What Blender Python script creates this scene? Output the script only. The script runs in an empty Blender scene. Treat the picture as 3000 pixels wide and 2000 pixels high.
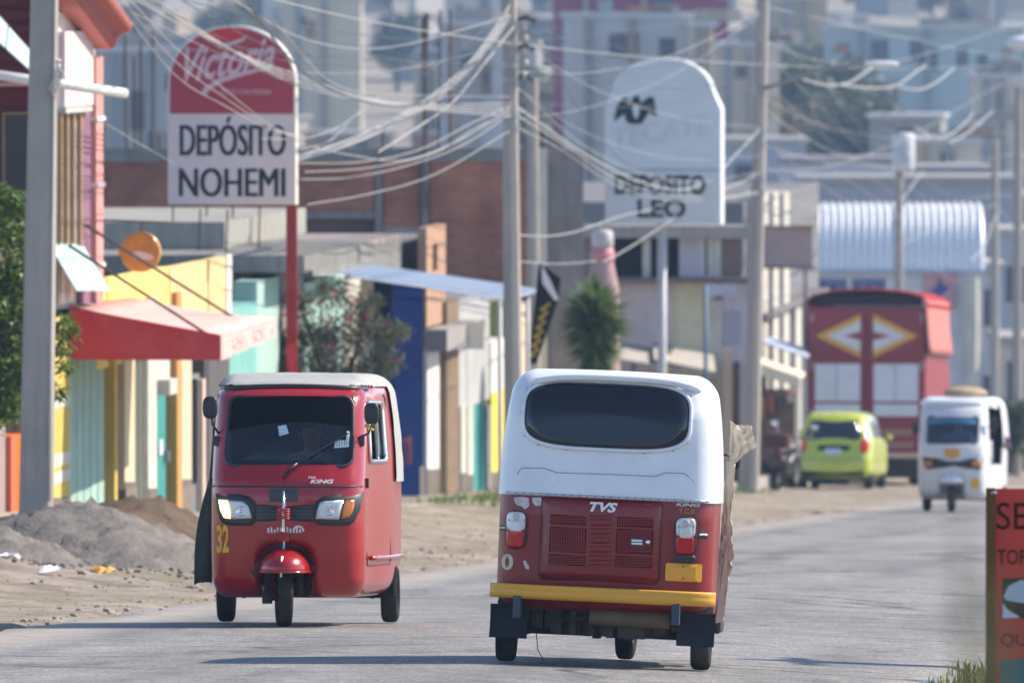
import bpy, bmesh, math, random
import numpy as np
from mathutils import Vector, Matrix, noise
from mathutils.bvhtree import BVHTree
random.seed(7)
R = math.radians
S = bpy.context.scene
COL = S.collection

# ------------------------------------------------------------------ camera
F, CX, EYE = 28224.0, 1176.0, 1.45            # focal length and centre in units of a 2352 px wide frame, eye height
cam = bpy.data.cameras.new('camera'); camo = bpy.data.objects.new('camera', cam); COL.objects.link(camo)
cam.sensor_width = 36.0; cam.lens = F / 2352 * 36.0
cam.clip_start = 1.0; cam.clip_end = 9000
camo.location = (0, 0, EYE)
camo.rotation_euler = (R(90) - math.atan(784 / F), 0, 0)
cam.dof.use_dof = True; cam.dof.focus_distance = 76.0; cam.dof.aperture_fstop = 7.8
S.camera = camo
# ------------------------------------------------------------------ sky and sun
SUN_EL, SUN_AZ = 40.0, 17.0                   # azimuth measured from +X towards +Y
w = bpy.data.worlds.new('World'); S.world = w; w.use_nodes = True
nt = w.node_tree; bg = nt.nodes['Background']
sky = nt.nodes.new('ShaderNodeTexSky'); sky.sky_type = 'NISHITA'; sky.sun_disc = False
sky.sun_elevation = R(SUN_EL); sky.sun_rotation = R(90 - SUN_AZ)
sky.altitude = 2200; sky.air_density = 1.0; sky.dust_density = 1.2; sky.ozone_density = 1.2
nt.links.new(sky.outputs[0], bg.inputs[0]); bg.inputs[1].default_value = 0.12
sl = bpy.data.lights.new('sun', 'SUN'); sl.energy = 3.7; sl.angle = R(0.53); sl.color = (1.0, 0.89, 0.74)
so = bpy.data.objects.new('sun', sl); COL.objects.link(so)
sd = Vector((math.cos(R(SUN_EL)) * math.cos(R(SUN_AZ)), math.cos(R(SUN_EL)) * math.sin(R(SUN_AZ)), math.sin(R(SUN_EL))))
so.rotation_euler = sd.to_track_quat('Z', 'Y').to_euler()
S.view_settings.view_transform = 'Standard'; S.view_settings.look = 'None'
S.view_settings.exposure = 1.08; S.view_settings.gamma = 1.0
S.cycles.use_denoising = True
S.cycles.max_bounces = 6; S.cycles.transparent_max_bounces = 12; S.cycles.adaptive_threshold = .02; S.cycles.volume_bounces = 0

# ------------------------------------------------------------------ lettering, made while the scene is empty
_T = {}
def text_raw(s, bold=0.0, shear=0.0):
    k = (s, bold, shear)
    if k in _T: return _T[k]
    c = bpy.data.curves.new('lettering', 'FONT'); c.body = s; c.offset = bold; c.shear = shear; c.resolution_u = 4
    c.fill_mode = 'FRONT'
    o = bpy.data.objects.new('lettering', c); COL.objects.link(o)
    dg = bpy.context.evaluated_depsgraph_get(); dg.update()
    me = bpy.data.meshes.new_from_object(o.evaluated_get(dg))
    vs = [(v.co.x, v.co.y) for v in me.vertices]; fs = [tuple(p.vertices) for p in me.polygons]
    bpy.data.objects.remove(o); bpy.data.curves.remove(c); bpy.data.meshes.remove(me)
    _T[k] = (vs, fs); return _T[k]
def text_fit(s, u0, u1, v0, v1, bold=0.0, shear=0.0):
    vs, fs = text_raw(s, bold, shear)
    a = np.array(vs); lo = a.min(0); hi = a.max(0); t = (a - lo) / (hi - lo)
    return [(u0 + p[0] * (u1 - u0), v0 + p[1] * (v1 - v0)) for p in t], fs
for a_ in [('DEPÓSITO', 0, 0), ('NOHEMI', 0, 0), ('Victoria', .02, .45), ('TODO CON MEDIDA', 0, 0), ('CERVEZA', 0, 0), ('DEPOSITO', .03, 0),
           ('LEO', .03, 0), ('TECATE', .02, 0), ('TVS', .04, .3), ('TVS', .02, .3), ('KING', .02, .25), ('T.C.II', .02, 0), ('32', .03, 0), ('0', .03, 0), ('0', -.015, 0),
           ('SE', .0, 0), ('TOR', 0, 0), ('QUE', 0, 0), ('DEPOSITO NOHEMI', .02, 0)]:
    text_raw(*a_)

# ------------------------------------------------------------------ materials
_M = {}
def M(name, rgb, rough=.75, metal=0., var=.12, scale=3., bump=0., bscale=20., streak=0., coat=0., dirt=None, dirtamt=0., emit=0., spec=None, dscale=2.0):
    if name in _M: return _M[name]
    m = bpy.data.materials.new(name); m.use_nodes = True; n = m.node_tree; L = n.links
    p = n.nodes['Principled BSDF']
    p.inputs['Roughness'].default_value = rough; p.inputs['Metallic'].default_value = metal
    p.inputs['Specular IOR Level'].default_value = spec if spec is not None else (0. if rough >= .55 else .5)
    if coat: p.inputs['Coat Weight'].default_value = coat; p.inputs['Coat Roughness'].default_value = .08
    tc = n.nodes.new('ShaderNodeTexCoord')
    def nz(sc, det=5, vec=None, ro=.6):
        t = n.nodes.new('ShaderNodeTexNoise'); t.inputs['Scale'].default_value = sc; t.inputs['Detail'].default_value = det; t.inputs['Roughness'].default_value = ro
        L.new(vec or tc.outputs['Object'], t.inputs['Vector']); return t.outputs['Fac']
    def mathn(op, a, b):
        q = n.nodes.new('ShaderNodeMath'); q.operation = op
        for i, x in enumerate((a, b)):
            if isinstance(x, (int, float)): q.inputs[i].default_value = x
            else: L.new(x, q.inputs[i])
        return q.outputs[0]
    def mixc(f, a, b, mode='MIX'):
        q = n.nodes.new('ShaderNodeMix'); q.data_type = 'RGBA'; q.blend_type = mode
        if isinstance(f, (int, float)): q.inputs[0].default_value = f
        else: L.new(f, q.inputs[0])
        for i, x in ((6, a), (7, b)):
            if isinstance(x, tuple): q.inputs[i].default_value = (*x, 1)
            else: L.new(x, q.inputs[i])
        return q.outputs[2]
    col = tuple(rgb)
    if var:
        f = mathn('MULTIPLY_ADD', nz(scale), 1.0)
        f.node.inputs[2].default_value = 0
        lo = tuple(c * (1 - 1.6 * var) for c in rgb); hi = tuple(min(1, c * (1 + 1.3 * var)) for c in rgb)
        col = mixc(nz(scale), lo, hi)
    if streak:
        mp = n.nodes.new('ShaderNodeMapping'); mp.inputs['Scale'].default_value = (6, 6, .5); L.new(tc.outputs['Object'], mp.inputs['Vector'])
        st = nz(1.2, 6, mp.outputs[0]); st = mathn('MULTIPLY', mathn('SUBTRACT', st, .48), 4.0); q = st.node; q.use_clamp = True
        col = mixc(mathn('MULTIPLY', st, streak), col, tuple(c * .35 for c in rgb))
    if dirt:
        g = mathn('MULTIPLY', mathn('SUBTRACT', nz(dscale, 8, ro=.7), .5 - dirtamt * .25), 3.5); g.node.use_clamp = True
        col = mixc(mathn('MULTIPLY', g, min(1, dirtamt * 1.5)), col, tuple(dirt))
    if isinstance(col, tuple): p.inputs['Base Color'].default_value = (*col, 1)
    else: L.new(col, p.inputs['Base Color'])
    if var and rough > .25:
        r_ = mathn('MULTIPLY_ADD', nz(scale * 3, 4), .25); r_.node.inputs[2].default_value = max(.02, rough - .125); L.new(r_, p.inputs['Roughness'])
    if bump:
        b = n.nodes.new('ShaderNodeBump'); b.inputs['Strength'].default_value = bump; b.inputs['Distance'].default_value = .03
        L.new(nz(bscale, 8, ro=.65), b.inputs['Height']); L.new(b.outputs[0], p.inputs['Normal'])
    if emit:
        p.inputs['Emission Color'].default_value = (*rgb, 1); p.inputs['Emission Strength'].default_value = emit
    _M[name] = m; return m

def leafmat(name, rgb, trans=.35, var=.5):
    if name in _M: return _M[name]
    m = bpy.data.materials.new(name); m.use_nodes = True; n = m.node_tree; L = n.links
    p = n.nodes['Principled BSDF']; p.inputs['Roughness'].default_value = .42; p.inputs['Specular IOR Level'].default_value = .45
    g = n.nodes.new('ShaderNodeNewGeometry'); cr = n.nodes.new('ShaderNodeValToRGB')
    cr.color_ramp.elements[0].color = (*[c * (1 - var) for c in rgb], 1); cr.color_ramp.elements[1].color = (*[min(1, c * (1 + var)) for c in rgb], 1)
    L.new(g.outputs['Random Per Island'], cr.inputs[0]); L.new(cr.outputs[0], p.inputs['Base Color'])
    t = n.nodes.new('ShaderNodeBsdfTranslucent'); L.new(cr.outputs[0], t.inputs[0])
    mx = n.nodes.new('ShaderNodeMixShader'); mx.inputs[0].default_value = trans
    L.new(p.outputs[0], mx.inputs[1]); L.new(t.outputs[0], mx.inputs[2]); L.new(mx.outputs[0], n.nodes['Material Output'].inputs[0])
    _M[name] = m; return m

def glassmat(name, tint, gloss=.12, rough=.02):
    if name in _M: return _M[name]
    m = bpy.data.materials.new(name); m.use_nodes = True; n = m.node_tree; L = n.links
    n.nodes.remove(n.nodes['Principled BSDF'])
    t = n.nodes.new('ShaderNodeBsdfTransparent'); t.inputs[0].default_value = (*tint, 1)
    g = n.nodes.new('ShaderNodeBsdfGlossy'); g.inputs['Roughness'].default_value = rough
    lw = n.nodes.new('ShaderNodeLayerWeight'); lw.inputs[0].default_value = .5
    pw = n.nodes.new('ShaderNodeMath'); pw.operation = 'POWER'; pw.inputs[1].default_value = 4.0; L.new(lw.outputs['Facing'], pw.inputs[0])
    a = n.nodes.new('ShaderNodeMath'); a.operation = 'MULTIPLY_ADD'; a.use_clamp = True; a.inputs[1].default_value = .7; a.inputs[2].default_value = gloss; L.new(pw.outputs[0], a.inputs[0])
    mx = n.nodes.new('ShaderNodeMixShader'); L.new(a.outputs[0], mx.inputs[0]); L.new(t.outputs[0], mx.inputs[1]); L.new(g.outputs[0], mx.inputs[2])
    L.new(mx.outputs[0], n.nodes['Material Output'].inputs[0]); _M[name] = m; return m

# ------------------------------------------------------------------ geometry helpers
WL = {}
def origin(o): return WL.get(o.name, Vector((0, 0, 0))) if o else Vector((0, 0, 0))
def setp(o, label=None, cat=None, group=None, kind=None):
    if label: o['label'] = label
    if cat: o['category'] = cat
    if group: o['group'] = group
    if kind: o['kind'] = kind
    return o
def thing(name, label, cat, loc=(0, 0, 0), rot=(0, 0, 0), group=None, local=False):
    o = bpy.data.objects.new(name, None); COL.objects.link(o); o.location = loc; o.rotation_euler = rot; o.empty_display_size = .2
    WL[o.name] = Vector((0, 0, 0)) if local else Vector(loc)
    return setp(o, label, cat, group)

class B:
    def __init__(s): s.v = []; s.f = []
    def add(s, vs, fs):
        k = len(s.v); s.v += [tuple(p) for p in vs]; s.f += [tuple(i + k for i in f) for f in fs]; return s
    def hexa(s, p):
        return s.add(p, [(0, 3, 2, 1), (4, 5, 6, 7), (0, 1, 5, 4), (1, 2, 6, 5), (2, 3, 7, 6), (3, 0, 4, 7)])
    def box(s, x0, x1, y0, y1, z0, z1):
        return s.hexa([(x0, y0, z0), (x1, y0, z0), (x1, y1, z0), (x0, y1, z0), (x0, y0, z1), (x1, y0, z1), (x1, y1, z1), (x0, y1, z1)])
    def prism(s, poly, ext):
        n = len(poly); e = Vector(ext); a = [Vector(p) for p in poly]
        return s.add(a + [p + e for p in a], [tuple(range(n))[::-1], tuple(range(n, 2 * n))] + [(i, (i + 1) % n, n + (i + 1) % n, n + i) for i in range(n)])
    def tube(s, pts, r, n=6, closed=False, caps=True):
        P = [Vector(p) for p in pts]; m = len(P); rr = r if isinstance(r, (list, tuple)) else [r] * m
        vs = []; up = None
        for i in range(m):
            t = (P[(i + 1) % m] - P[i - 1]) if closed else (P[min(i + 1, m - 1)] - P[max(i - 1, 0)])
            t = t.normalized() if t.length > 1e-9 else Vector((0, 0, 1))
            if up is None:
                up = Vector((0, 0, 1)) if abs(t.z) < .9 else Vector((1, 0, 0))
            a = t.cross(up)
            if a.length < 1e-6: a = t.cross(Vector((1, 0.3, 0)))
            a.normalize(); b = a.cross(t).normalized(); up = b
            for k in range(n):
                an = 2 * math.pi * k / n
                vs.append(P[i] + (a * math.cos(an) + b * math.sin(an)) * rr[i])
        fs = []
        for i in range(m if closed else m - 1):
            j = (i + 1) % m
            for k in range(n): fs.append((i * n + k, i * n + (k + 1) % n, j * n + (k + 1) % n, j * n + k))
        if caps and not closed: fs += [tuple(range(n))[::-1], tuple(range((m - 1) * n, m * n))]
        return s.add(vs, fs)
    def lathe(s, prof, c, axis='z', n=24, closed=False):
        vs = []; m = len(prof)
        for k in range(n):
            an = 2 * math.pi * k / n; ca, sa = math.cos(an), math.sin(an)
            for r, h in prof:
                vs.append({'z': (c[0] + r * ca, c[1] + r * sa, c[2] + h), 'x': (c[0] + h, c[1] + r * ca, c[2] + r * sa), 'y': (c[0] + r * ca, c[1] + h, c[2] + r * sa)}[axis])
        fs = []
        for k in range(n):
            k2 = (k + 1) % n
            for i in range(m if closed else m - 1):
                j = (i + 1) % m
                fs.append((k * m + i, k * m + j, k2 * m + j, k2 * m + i))
        return s.add(vs, fs)
    def mesh(s, name, mat, o=Vector((0, 0, 0)), smooth=False):
        me = bpy.data.meshes.new(name); me.from_pydata([(p[0] - o.x, p[1] - o.y, p[2] - o.z) for p in s.v], [], s.f)
        me.materials.append(mat)
        if smooth: me.polygons.foreach_set('use_smooth', [True] * len(me.polygons))
        me.update(); return me
    def part(s, name, mat, parent, smooth=False, bevel=0, auto=None, fixn=True):
        if fixn: s.normals()
        ob = bpy.data.objects.new(name, s.mesh(name, mat, origin(parent), smooth)); COL.objects.link(ob); ob.parent = parent
        WL[ob.name] = origin(parent)
        if bevel:
            md = ob.modifiers.new('bevel', 'BEVEL'); md.width = bevel; md.segments = 2; md.limit_method = 'ANGLE'
        return ob
    def top(s, name, mat, label=None, cat=None, group=None, kind=None, at=(0, 0, 0), smooth=False, bevel=0, fixn=True):
        if fixn: s.normals()
        at = Vector(at)
        ob = bpy.data.objects.new(name, s.mesh(name, mat, at, smooth)); COL.objects.link(ob); ob.location = at; WL[ob.name] = at
        if bevel:
            md = ob.modifiers.new('bevel', 'BEVEL'); md.width = bevel; md.segments = 2; md.limit_method = 'ANGLE'
        return setp(ob, label, cat, group, kind)
    def normals(s):
        if len(s.f) > 6000: return
        me = bpy.data.meshes.new('t'); me.from_pydata(s.v, [], s.f); bm = bmesh.new(); bm.from_mesh(me)
        bmesh.ops.recalc_face_normals(bm, faces=bm.faces); bm.faces.ensure_lookup_table()
        s.f = [tuple(v.index for v in f.verts) for f in bm.faces]; bm.free(); bpy.data.meshes.remove(me)

def sstep(a, b, x):
    t = min(1, max(0, (x - a) / (b - a))); return t * t * (3 - 2 * t)
def npstep(a, b, x):
    t = np.clip((x - a) / (b - a), 0, 1); return t * t * (3 - 2 * t)
def P(px, py, Y): return Vector(((px - CX) * Y / F, Y, EYE - py * Y / F))
def PX(px, Y): return (px - CX) * Y / F
def PZ(py, Y): return EYE - py * Y / F

# street frame: road edge, facade line and slope of the street
SL, GR = .08, -.034
def edge(Y): return -10.2 + SL * Y
FN = Vector((1, -SL, 0)).normalized(); FD = Vector((SL, 1, 0)).normalized()
def FP(Y, off=0., z=0.): return Vector((-15.7 + SL * Y, Y, z)) + FN * off
def FY(px, off=0.): return (15.7 - off) / (SL - (px - CX) / F)
def FZ(px, py, off=0.): return PZ(py, FY(px, off))
def SZ(Y): return GR * Y + .3
HY = [-300, 0, 430, 520, 600, 700, 800, 900, 1000, 1100, 1200, 1300, 1400, 1500, 2000, 3200]
HZ = [10.2, 0, -14.6, -15.5, -14, -10.5, -9.6, -8.4, -6.8, -4.9, -2.5, 0., 2.8, 6., 26., 90.]
def base(Y): return float(np.interp(Y, HY, HZ))
def road_z(u, Y): return base(Y) - .044 * max(0., u - 4.2) + .012 * noise.noise(Vector((u * .4, Y * .13, 3.)))
def gh(X, Y):
    u = X - edge(Y); z = base(Y)
    if u < 0: z += .3 * sstep(.5, 4.4, -u) * (1 - .85 * sstep(200, 235, Y)) + (.05 * noise.noise(Vector((X * .9, Y * .5, 0))) + .03 * noise.noise(Vector((X * 2.7, Y * 1.6, 5)))) * sstep(.1, 1.2, -u)
    elif u > 7: z += -.13 + .22 * sstep(7, 10, u) + .06 * noise.noise(Vector((X * 1.1, Y * .6, 0))) * sstep(7, 8, u)
    else: z = road_z(u, Y) - .06
    return z
def fbox(b, Y0, Y1, z0, z1, i, o):
    q = [FP(Y0, i), FP(Y0, o), FP(Y1, o), FP(Y1, i)]
    z0a, z0b = z0 if isinstance(z0, tuple) else (z0, z0); z1a, z1b = z1 if isinstance(z1, tuple) else (z1, z1)
    lo = [Vector((p.x, p.y, z)) for p, z in zip(q, (z0a, z0a, z0b, z0b))]; hi = [Vector((p.x, p.y, z)) for p, z in zip(q, (z1a, z1a, z1b, z1b))]
    return b.hexa(lo + hi)
# ------------------------------------------------------------------ ground, road, pavement
def ground_material():
    m = bpy.data.materials.new('dry_dirt'); m.use_nodes = True; n = m.node_tree; L = n.links; p = n.nodes['Principled BSDF']
    p.inputs['Roughness'].default_value = .95; p.inputs['Specular IOR Level'].default_value = .15
    tc = n.nodes.new('ShaderNodeTexCoord')
    def nz(sc, d=8, r=.65):
        t = n.nodes.new('ShaderNodeTexNoise'); t.inputs['Scale'].default_value = sc; t.inputs['Detail'].default_value = d; t.inputs['Roughness'].default_value = r
        L.new(tc.outputs['Object'], t.inputs[0]); return t.outputs['Fac']
    a = n.nodes.new('ShaderNodeValToRGB'); e = a.color_ramp.elements
    e[0].position = .32; e[0].color = (.17, .14, .11, 1); e[1].position = .68; e[1].color = (.45, .39, .325, 1)
    x = e.new(.5); x.color = (.32, .275, .225, 1); L.new(nz(1.1), a.inputs[0])
    b = n.nodes.new('ShaderNodeValToRGB'); e = b.color_ramp.elements
    e[0].position = .35; e[0].color = (.62, .6, .58, 1); e[1].position = .66; e[1].color = (1.15, 1.12, 1.1, 1); L.new(nz(9, 6), b.inputs[0])
    mx = n.nodes.new('ShaderNodeMix'); mx.data_type = 'RGBA'; mx.blend_type = 'MULTIPLY'; mx.inputs[0].default_value = 1
    L.new(a.outputs[0], mx.inputs[6]); L.new(b.outputs[0], mx.inputs[7])
    # dry grass / scrub tint in wide patches
    g = n.nodes.new('ShaderNodeValToRGB'); g.color_ramp.elements[0].position = .54; g.color_ramp.elements[1].position = .66; L.new(nz(.33, 6), g.inputs[0])
    m2 = n.nodes.new('ShaderNodeMix'); m2.data_type = 'RGBA'; L.new(g.outputs[0], m2.inputs[0]); L.new(mx.outputs[2], m2.inputs[6]); m2.inputs[7].default_value = (.20, .19, .10, 1)
    L.new(m2.outputs[2], p.inputs['Base Color'])
    bp = n.nodes.new('ShaderNodeBump'); bp.inputs['Strength'].default_value = .9; bp.inputs['Distance'].default_value = .06; L.new(nz(4, 9, .7), bp.inputs['Height']); L.new(bp.outputs[0], p.inputs['Normal'])
    return m
def road_material():
    m = bpy.data.materials.new('worn_asphalt'); m.use_nodes = True; n = m.node_tree; L = n.links; p = n.nodes['Principled BSDF']
    p.inputs['Specular IOR Level'].default_value = .25
    tc = n.nodes.new('ShaderNodeTexCoord')
    def nz(sc, d=6, r=.6, vs=None):
        t = n.nodes.new('ShaderNodeTexNoise'); t.inputs['Scale'].default_value = sc; t.inputs['Detail'].default_value = d; t.inputs['Roughness'].default_value = r
        v = tc.outputs['Object']
        if vs:
            mp = n.nodes.new('ShaderNodeMapping'); mp.inputs['Scale'].default_value = vs; L.new(v, mp.inputs[0]); v = mp.outputs[0]
        L.new(v, t.inputs[0]); return t.outputs['Fac']
    def ramp(src, stops):
        r = n.nodes.new('ShaderNodeValToRGB'); el = r.color_ramp.elements
        el[0].position, el[0].color = stops[0][0], (*stops[0][1], 1); el[1].position, el[1].color = stops[-1][0], (*stops[-1][1], 1)
        for q, c in stops[1:-1]: k = el.new(q); k.color = (*c, 1)
        L.new(src, r.inputs[0]); return r.outputs[0]
    def mix(a, b, f, mode='MULTIPLY'):
        q = n.nodes.new('ShaderNodeMix'); q.data_type = 'RGBA'; q.blend_type = mode
        if isinstance(f, (int, float)): q.inputs[0].default_value = f
        else: L.new(f, q.inputs[0])
        for i, x in ((6, a), (7, b)):
            if isinstance(x, tuple): q.inputs[i].default_value = (*x, 1)
            else: L.new(x, q.inputs[i])
        return q.outputs[2]
    c = ramp(nz(.5, 6, .6, (1, .16, 1)), [(.3, (.215, .207, .196)), (.55, (.28, .27, .256)), (.75, (.345, .332, .313))])
    c = mix(c, ramp(nz(70, 3, .7), [(.3, (.62, .62, .62)), (.7, (1.3, 1.3, 1.3))]), .8)
    c = mix(c, ramp(nz(11, 6, .75), [(.35, (.66, .66, .67)), (.65, (1.25, 1.24, 1.23))]), .85)
    c = mix(c, ramp(nz(2.2, 5, .7), [(.36, (.72, .72, .73)), (.62, (1.12, 1.11, 1.1))]), .8)
    c = mix(c, ramp(nz(38, 4, .8, (1, .16, 1)), [(.36, (.60, .60, .60)), (.64, (1.34, 1.34, 1.33))]), .9)
    # wandering cracks
    vo = n.nodes.new('ShaderNodeTexVoronoi'); vo.feature = 'DISTANCE_TO_EDGE'; vo.inputs['Scale'].default_value = .33
    add = n.nodes.new('ShaderNodeMixRGB'); add.blend_type = 'ADD'; add.inputs[0].default_value = .55
    tn = n.nodes.new('ShaderNodeTexNoise'); tn.inputs['Scale'].default_value = 1.7; tn.inputs['Detail'].default_value = 6; L.new(tc.outputs['Object'], tn.inputs[0])
    L.new(tc.outputs['Object'], add.inputs[1]); L.new(tn.outputs['Color'], add.inputs[2]); L.new(add.outputs[0], vo.inputs['Vector'])
    crack = ramp(vo.outputs['Distance'], [(.0, (1, 1, 1)), (.03, (0, 0, 0))])
    gate = ramp(nz(.35, 3), [(.47, (0, 0, 0)), (.56, (1, 1, 1))])
    c = mix(c, (.035, .034, .034), mix(crack, gate, 1.0), 'MIX')
    # u across the road, for tyre tracks and blown dirt
    sx = n.nodes.new('ShaderNodeSeparateXYZ'); L.new(tc.outputs['Object'], sx.inputs[0])
    def mth(op, a, b_=0., c_=0.):
        q = n.nodes.new('ShaderNodeMath'); q.operation = op
        for i, x in enumerate((a, b_, c_)):
            if isinstance(x, (int, float)): q.inputs[i].default_value = x
            else: L.new(x, q.inputs[i])
        return q.outputs[0]
    u = mth('ADD', mth('MULTIPLY_ADD', sx.outputs['Y'], -.08, 10.2), sx.outputs['X'])
    uw = mth('MULTIPLY_ADD', nz(.25, 3), .9, u)
    track = None
    for cu in (1.55, 3.1, 5.0, 6.5):
        g = mth('SUBTRACT', 1.0, mth('MINIMUM', mth('MULTIPLY', mth('ABSOLUTE', mth('SUBTRACT', uw, cu)), 2.6), 1.0))
        track = g if track is None else mth('MAXIMUM', track, g)
    c = mix(c, (.115, .113, .112), mth('MULTIPLY', mth('MULTIPLY', track, ramp(nz(.6, 6, .7, (1, .12, 1)), [(.38, (0, 0, 0)), (.6, (1, 1, 1))])), .75), 'MIX')
    c = mix(c, (.075, .074, .075), ramp(nz(.8, 7, .72, (1, .3, 1)), [(.56, (0, 0, 0)), (.66, (.7, .7, .7))]), 'MIX')
    ed = mth('SUBTRACT', 1.0, mth('MINIMUM', mth('MULTIPLY', u, .9), 1.0))
    c = mix(c, (.40, .345, .285), mth('MINIMUM', mth('MULTIPLY', mth('MAXIMUM', ed, 0.), mth('MULTIPLY', nz(2.5, 8, .7), 1.9)), .9), 'MIX')
    # worn aggregate patches, sand blown along the left edge
    c = mix(c, (.3, .275, .24), ramp(nz(1.3, 8, .7), [(.60, (0, 0, 0)), (.74, (.75, .75, .75))]), 'MIX')
    L.new(c, p.inputs['Base Color'])
    rr = ramp(nz(3, 4), [(.3, (.62, .62, .62)), (.7, (.85, .85, .85))]); L.new(rr, p.inputs['Roughness'])
    bp = n.nodes.new('ShaderNodeBump'); bp.inputs['Strength'].default_value = .5; bp.inputs['Distance'].default_value = .02; L.new(nz(30, 7, .75), bp.inputs['Height']); L.new(bp.outputs[0], p.inputs['Normal'])
    return m
us = [-900, -500, -250, -120, -60, -35, -22, -14] + [-10 + .5 * i for i in range(4)] + [-8 + .25 * i for i in range(33)] + [1, 2.5, 4.2, 5.5, 6.9] + [7 + .25 * i for i in range(17)] + [12, 14, 18, 25, 40, 70, 130, 260, 500, 900]
ys = [-300, -150, -60, -20, 10, 30, 45] + [55 + .6 * i for i in range(200)] + [176 + 1.5 * i for i in range(70)] + [285 + 6 * i for i in range(25)] + [440 + 20 * i for i in range(50)] + [1450 + 80 * i for i in range(22)]
vs = []; nu = len(us)
for Y in ys:
    for u in us:
        X = edge(min(Y, 600)) + u
        z = gh(X, Y) if abs(u) < 60 and Y < 430 else base(Y) + (0 if Y > 500 else .25)
        if abs(u) > 60 or Y > 430: z += 1.2 * noise.noise(Vector((X * .01, Y * .01, 7))) * sstep(430, 600, Y)
        vs.append((X, Y, z))
b = B(); b.add(vs, [(j * nu + i, j * nu + i + 1, (j + 1) * nu + i + 1, (j + 1) * nu + i) for j in range(len(ys) - 1) for i in range(nu - 1)])
b.top('ground', ground_material(), kind='structure', smooth=True, fixn=False)
ru = [0, .15, .4, .8, 1.4, 2, 2.7, 3.5, 4.2, 4.8, 5.4, 6, 6.5, 6.8, 7.0]
ry = [-40 + 5 * i for i in range(19)] + [55 + .5 * i for i in range(360)] + [236 + 4 * i for i in range(60)]
vs = []
for Y in ry:
    l = -.05 + .30 * noise.noise(Vector((.0, Y * .35, 1))) + .2 * noise.noise(Vector((.0, Y * 1.6, 9)))
    r = 7.0 + .3 * noise.noise(Vector((4., Y * .3, 1))) + .15 * noise.noise(Vector((4., Y * 1.7, 1)))
    for k, u in enumerate(ru):
        uu = l if k == 0 else (l + .02 + .1 if k == 1 else (r if k == len(ru) - 1 else u))
        X = edge(Y) + uu; z = road_z(uu, Y)
        if k == 0 or k == len(ru) - 1: z -= .075
        vs.append((X, Y, z))
nu = len(ru)
b = B(); b.add(vs, [(j * nu + i, j * nu + i + 1, (j + 1) * nu + i + 1, (j + 1) * nu + i) for j in range(len(ry) - 1) for i in range(nu - 1)])
b.top('road', road_material(), kind='structure', smooth=True, fixn=False)
# dark strips across the road: painted wire and pole shadows, with tarred joints
shadow_tar = M('shadow_tar_tone', (.03, .03, .032), .6, var=.2)
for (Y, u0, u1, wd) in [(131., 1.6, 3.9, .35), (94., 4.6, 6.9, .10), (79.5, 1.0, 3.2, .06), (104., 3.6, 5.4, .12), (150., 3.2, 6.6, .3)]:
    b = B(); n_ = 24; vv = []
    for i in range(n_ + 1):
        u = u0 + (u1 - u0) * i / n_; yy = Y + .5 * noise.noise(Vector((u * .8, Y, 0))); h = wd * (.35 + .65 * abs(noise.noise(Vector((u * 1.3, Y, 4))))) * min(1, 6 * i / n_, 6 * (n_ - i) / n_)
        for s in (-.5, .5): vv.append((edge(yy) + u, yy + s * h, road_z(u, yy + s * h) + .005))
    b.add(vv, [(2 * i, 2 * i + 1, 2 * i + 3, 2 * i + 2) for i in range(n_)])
    b.top('shadow_tar_strip', shadow_tar, kind='structure', fixn=False)
# pavement with kerb along the left shops
conc = M('pavement_concrete', (.40, .37, .33), .9, var=.2, scale=2, bump=.3, bscale=12, dirt=(.2, .17, .13), dirtamt=.4)
b = B(); Yl = [128 + 2 * i for i in range(106)]
for Y0, Y1 in zip(Yl[:-1], Yl[1:]):
    o = 1.5 + .05 * noise.noise(Vector((Y0, 0, 0)))
    if random.random() < .12: o -= .25
    fbox(b, Y0 + .012, Y1, (GR * Y0 - .2, GR * Y1 - .2), (SZ(Y0) + .015, SZ(Y1) + .015), -.3, o)
b.top('pavement', conc, kind='structure', fixn=False)

# ------------------------------------------------------------------ heaps, stones, litter, grass
def heap(name, mat, label, cx, cy, rx, ry_, h, seed, rough=.2):
    b = B(); n_, m_ = 56, 56; vv = []
    for j in range(m_ + 1):
        for i in range(n_ + 1):
            a = (i / n_ - .5) * 2.5; c = (j / m_ - .5) * 2.5; d = math.hypot(a, c)
            d += .28 * noise.noise(Vector((a * 1.4 + seed, c * 1.4, 1)))
            X = cx + a * rx; Y = cy + c * ry_
            hh = h * max(0, 1 - d) ** .85 if d < 1 else -.12 * (d - 1)
            q = Vector((X * 2.2, Y * 2.2, seed)); hh += rough * h * (noise.noise(q) + .7 * noise.noise(q * 3.7) + .6 * noise.noise(q * 11)) * sstep(1.15, .8, d)
            vv.append((X, Y, gh(X, Y) + hh - .03))
    b.add(vv, [(j * (n_ + 1) + i, j * (n_ + 1) + i + 1, (j + 1) * (n_ + 1) + i + 1, (j + 1) * (n_ + 1) + i) for j in range(m_) for i in range(n_)])
    return b.top(name, mat, label, 'heap', at=(cx, cy, gh(cx, cy)), smooth=True, fixn=False)
gravelm = M('grey_gravel', (.175, .163, .152), .95, var=.5, scale=9, bump=1.0, bscale=26, dirt=(.33, .28, .23), dirtamt=.35, spec=.1)
soilm = M('brown_soil', (.115, .08, .055), .95, var=.4, scale=5, bump=1.0, bscale=18, dirt=(.19, .145, .105), dirtamt=.45, spec=.1)
heap('gravel_heap', gravelm, 'heap of grey gravel on the dirt at the left roadside', PX(225, 112.5), 112.5, 1.45, 3.0, .50, 3.)
heap('gravel_heap', gravelm, 'low shoulder of grey gravel spilling left of the main heap', PX(30, 111), 111., 1.0, 2.2, .26, 5.)
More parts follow.
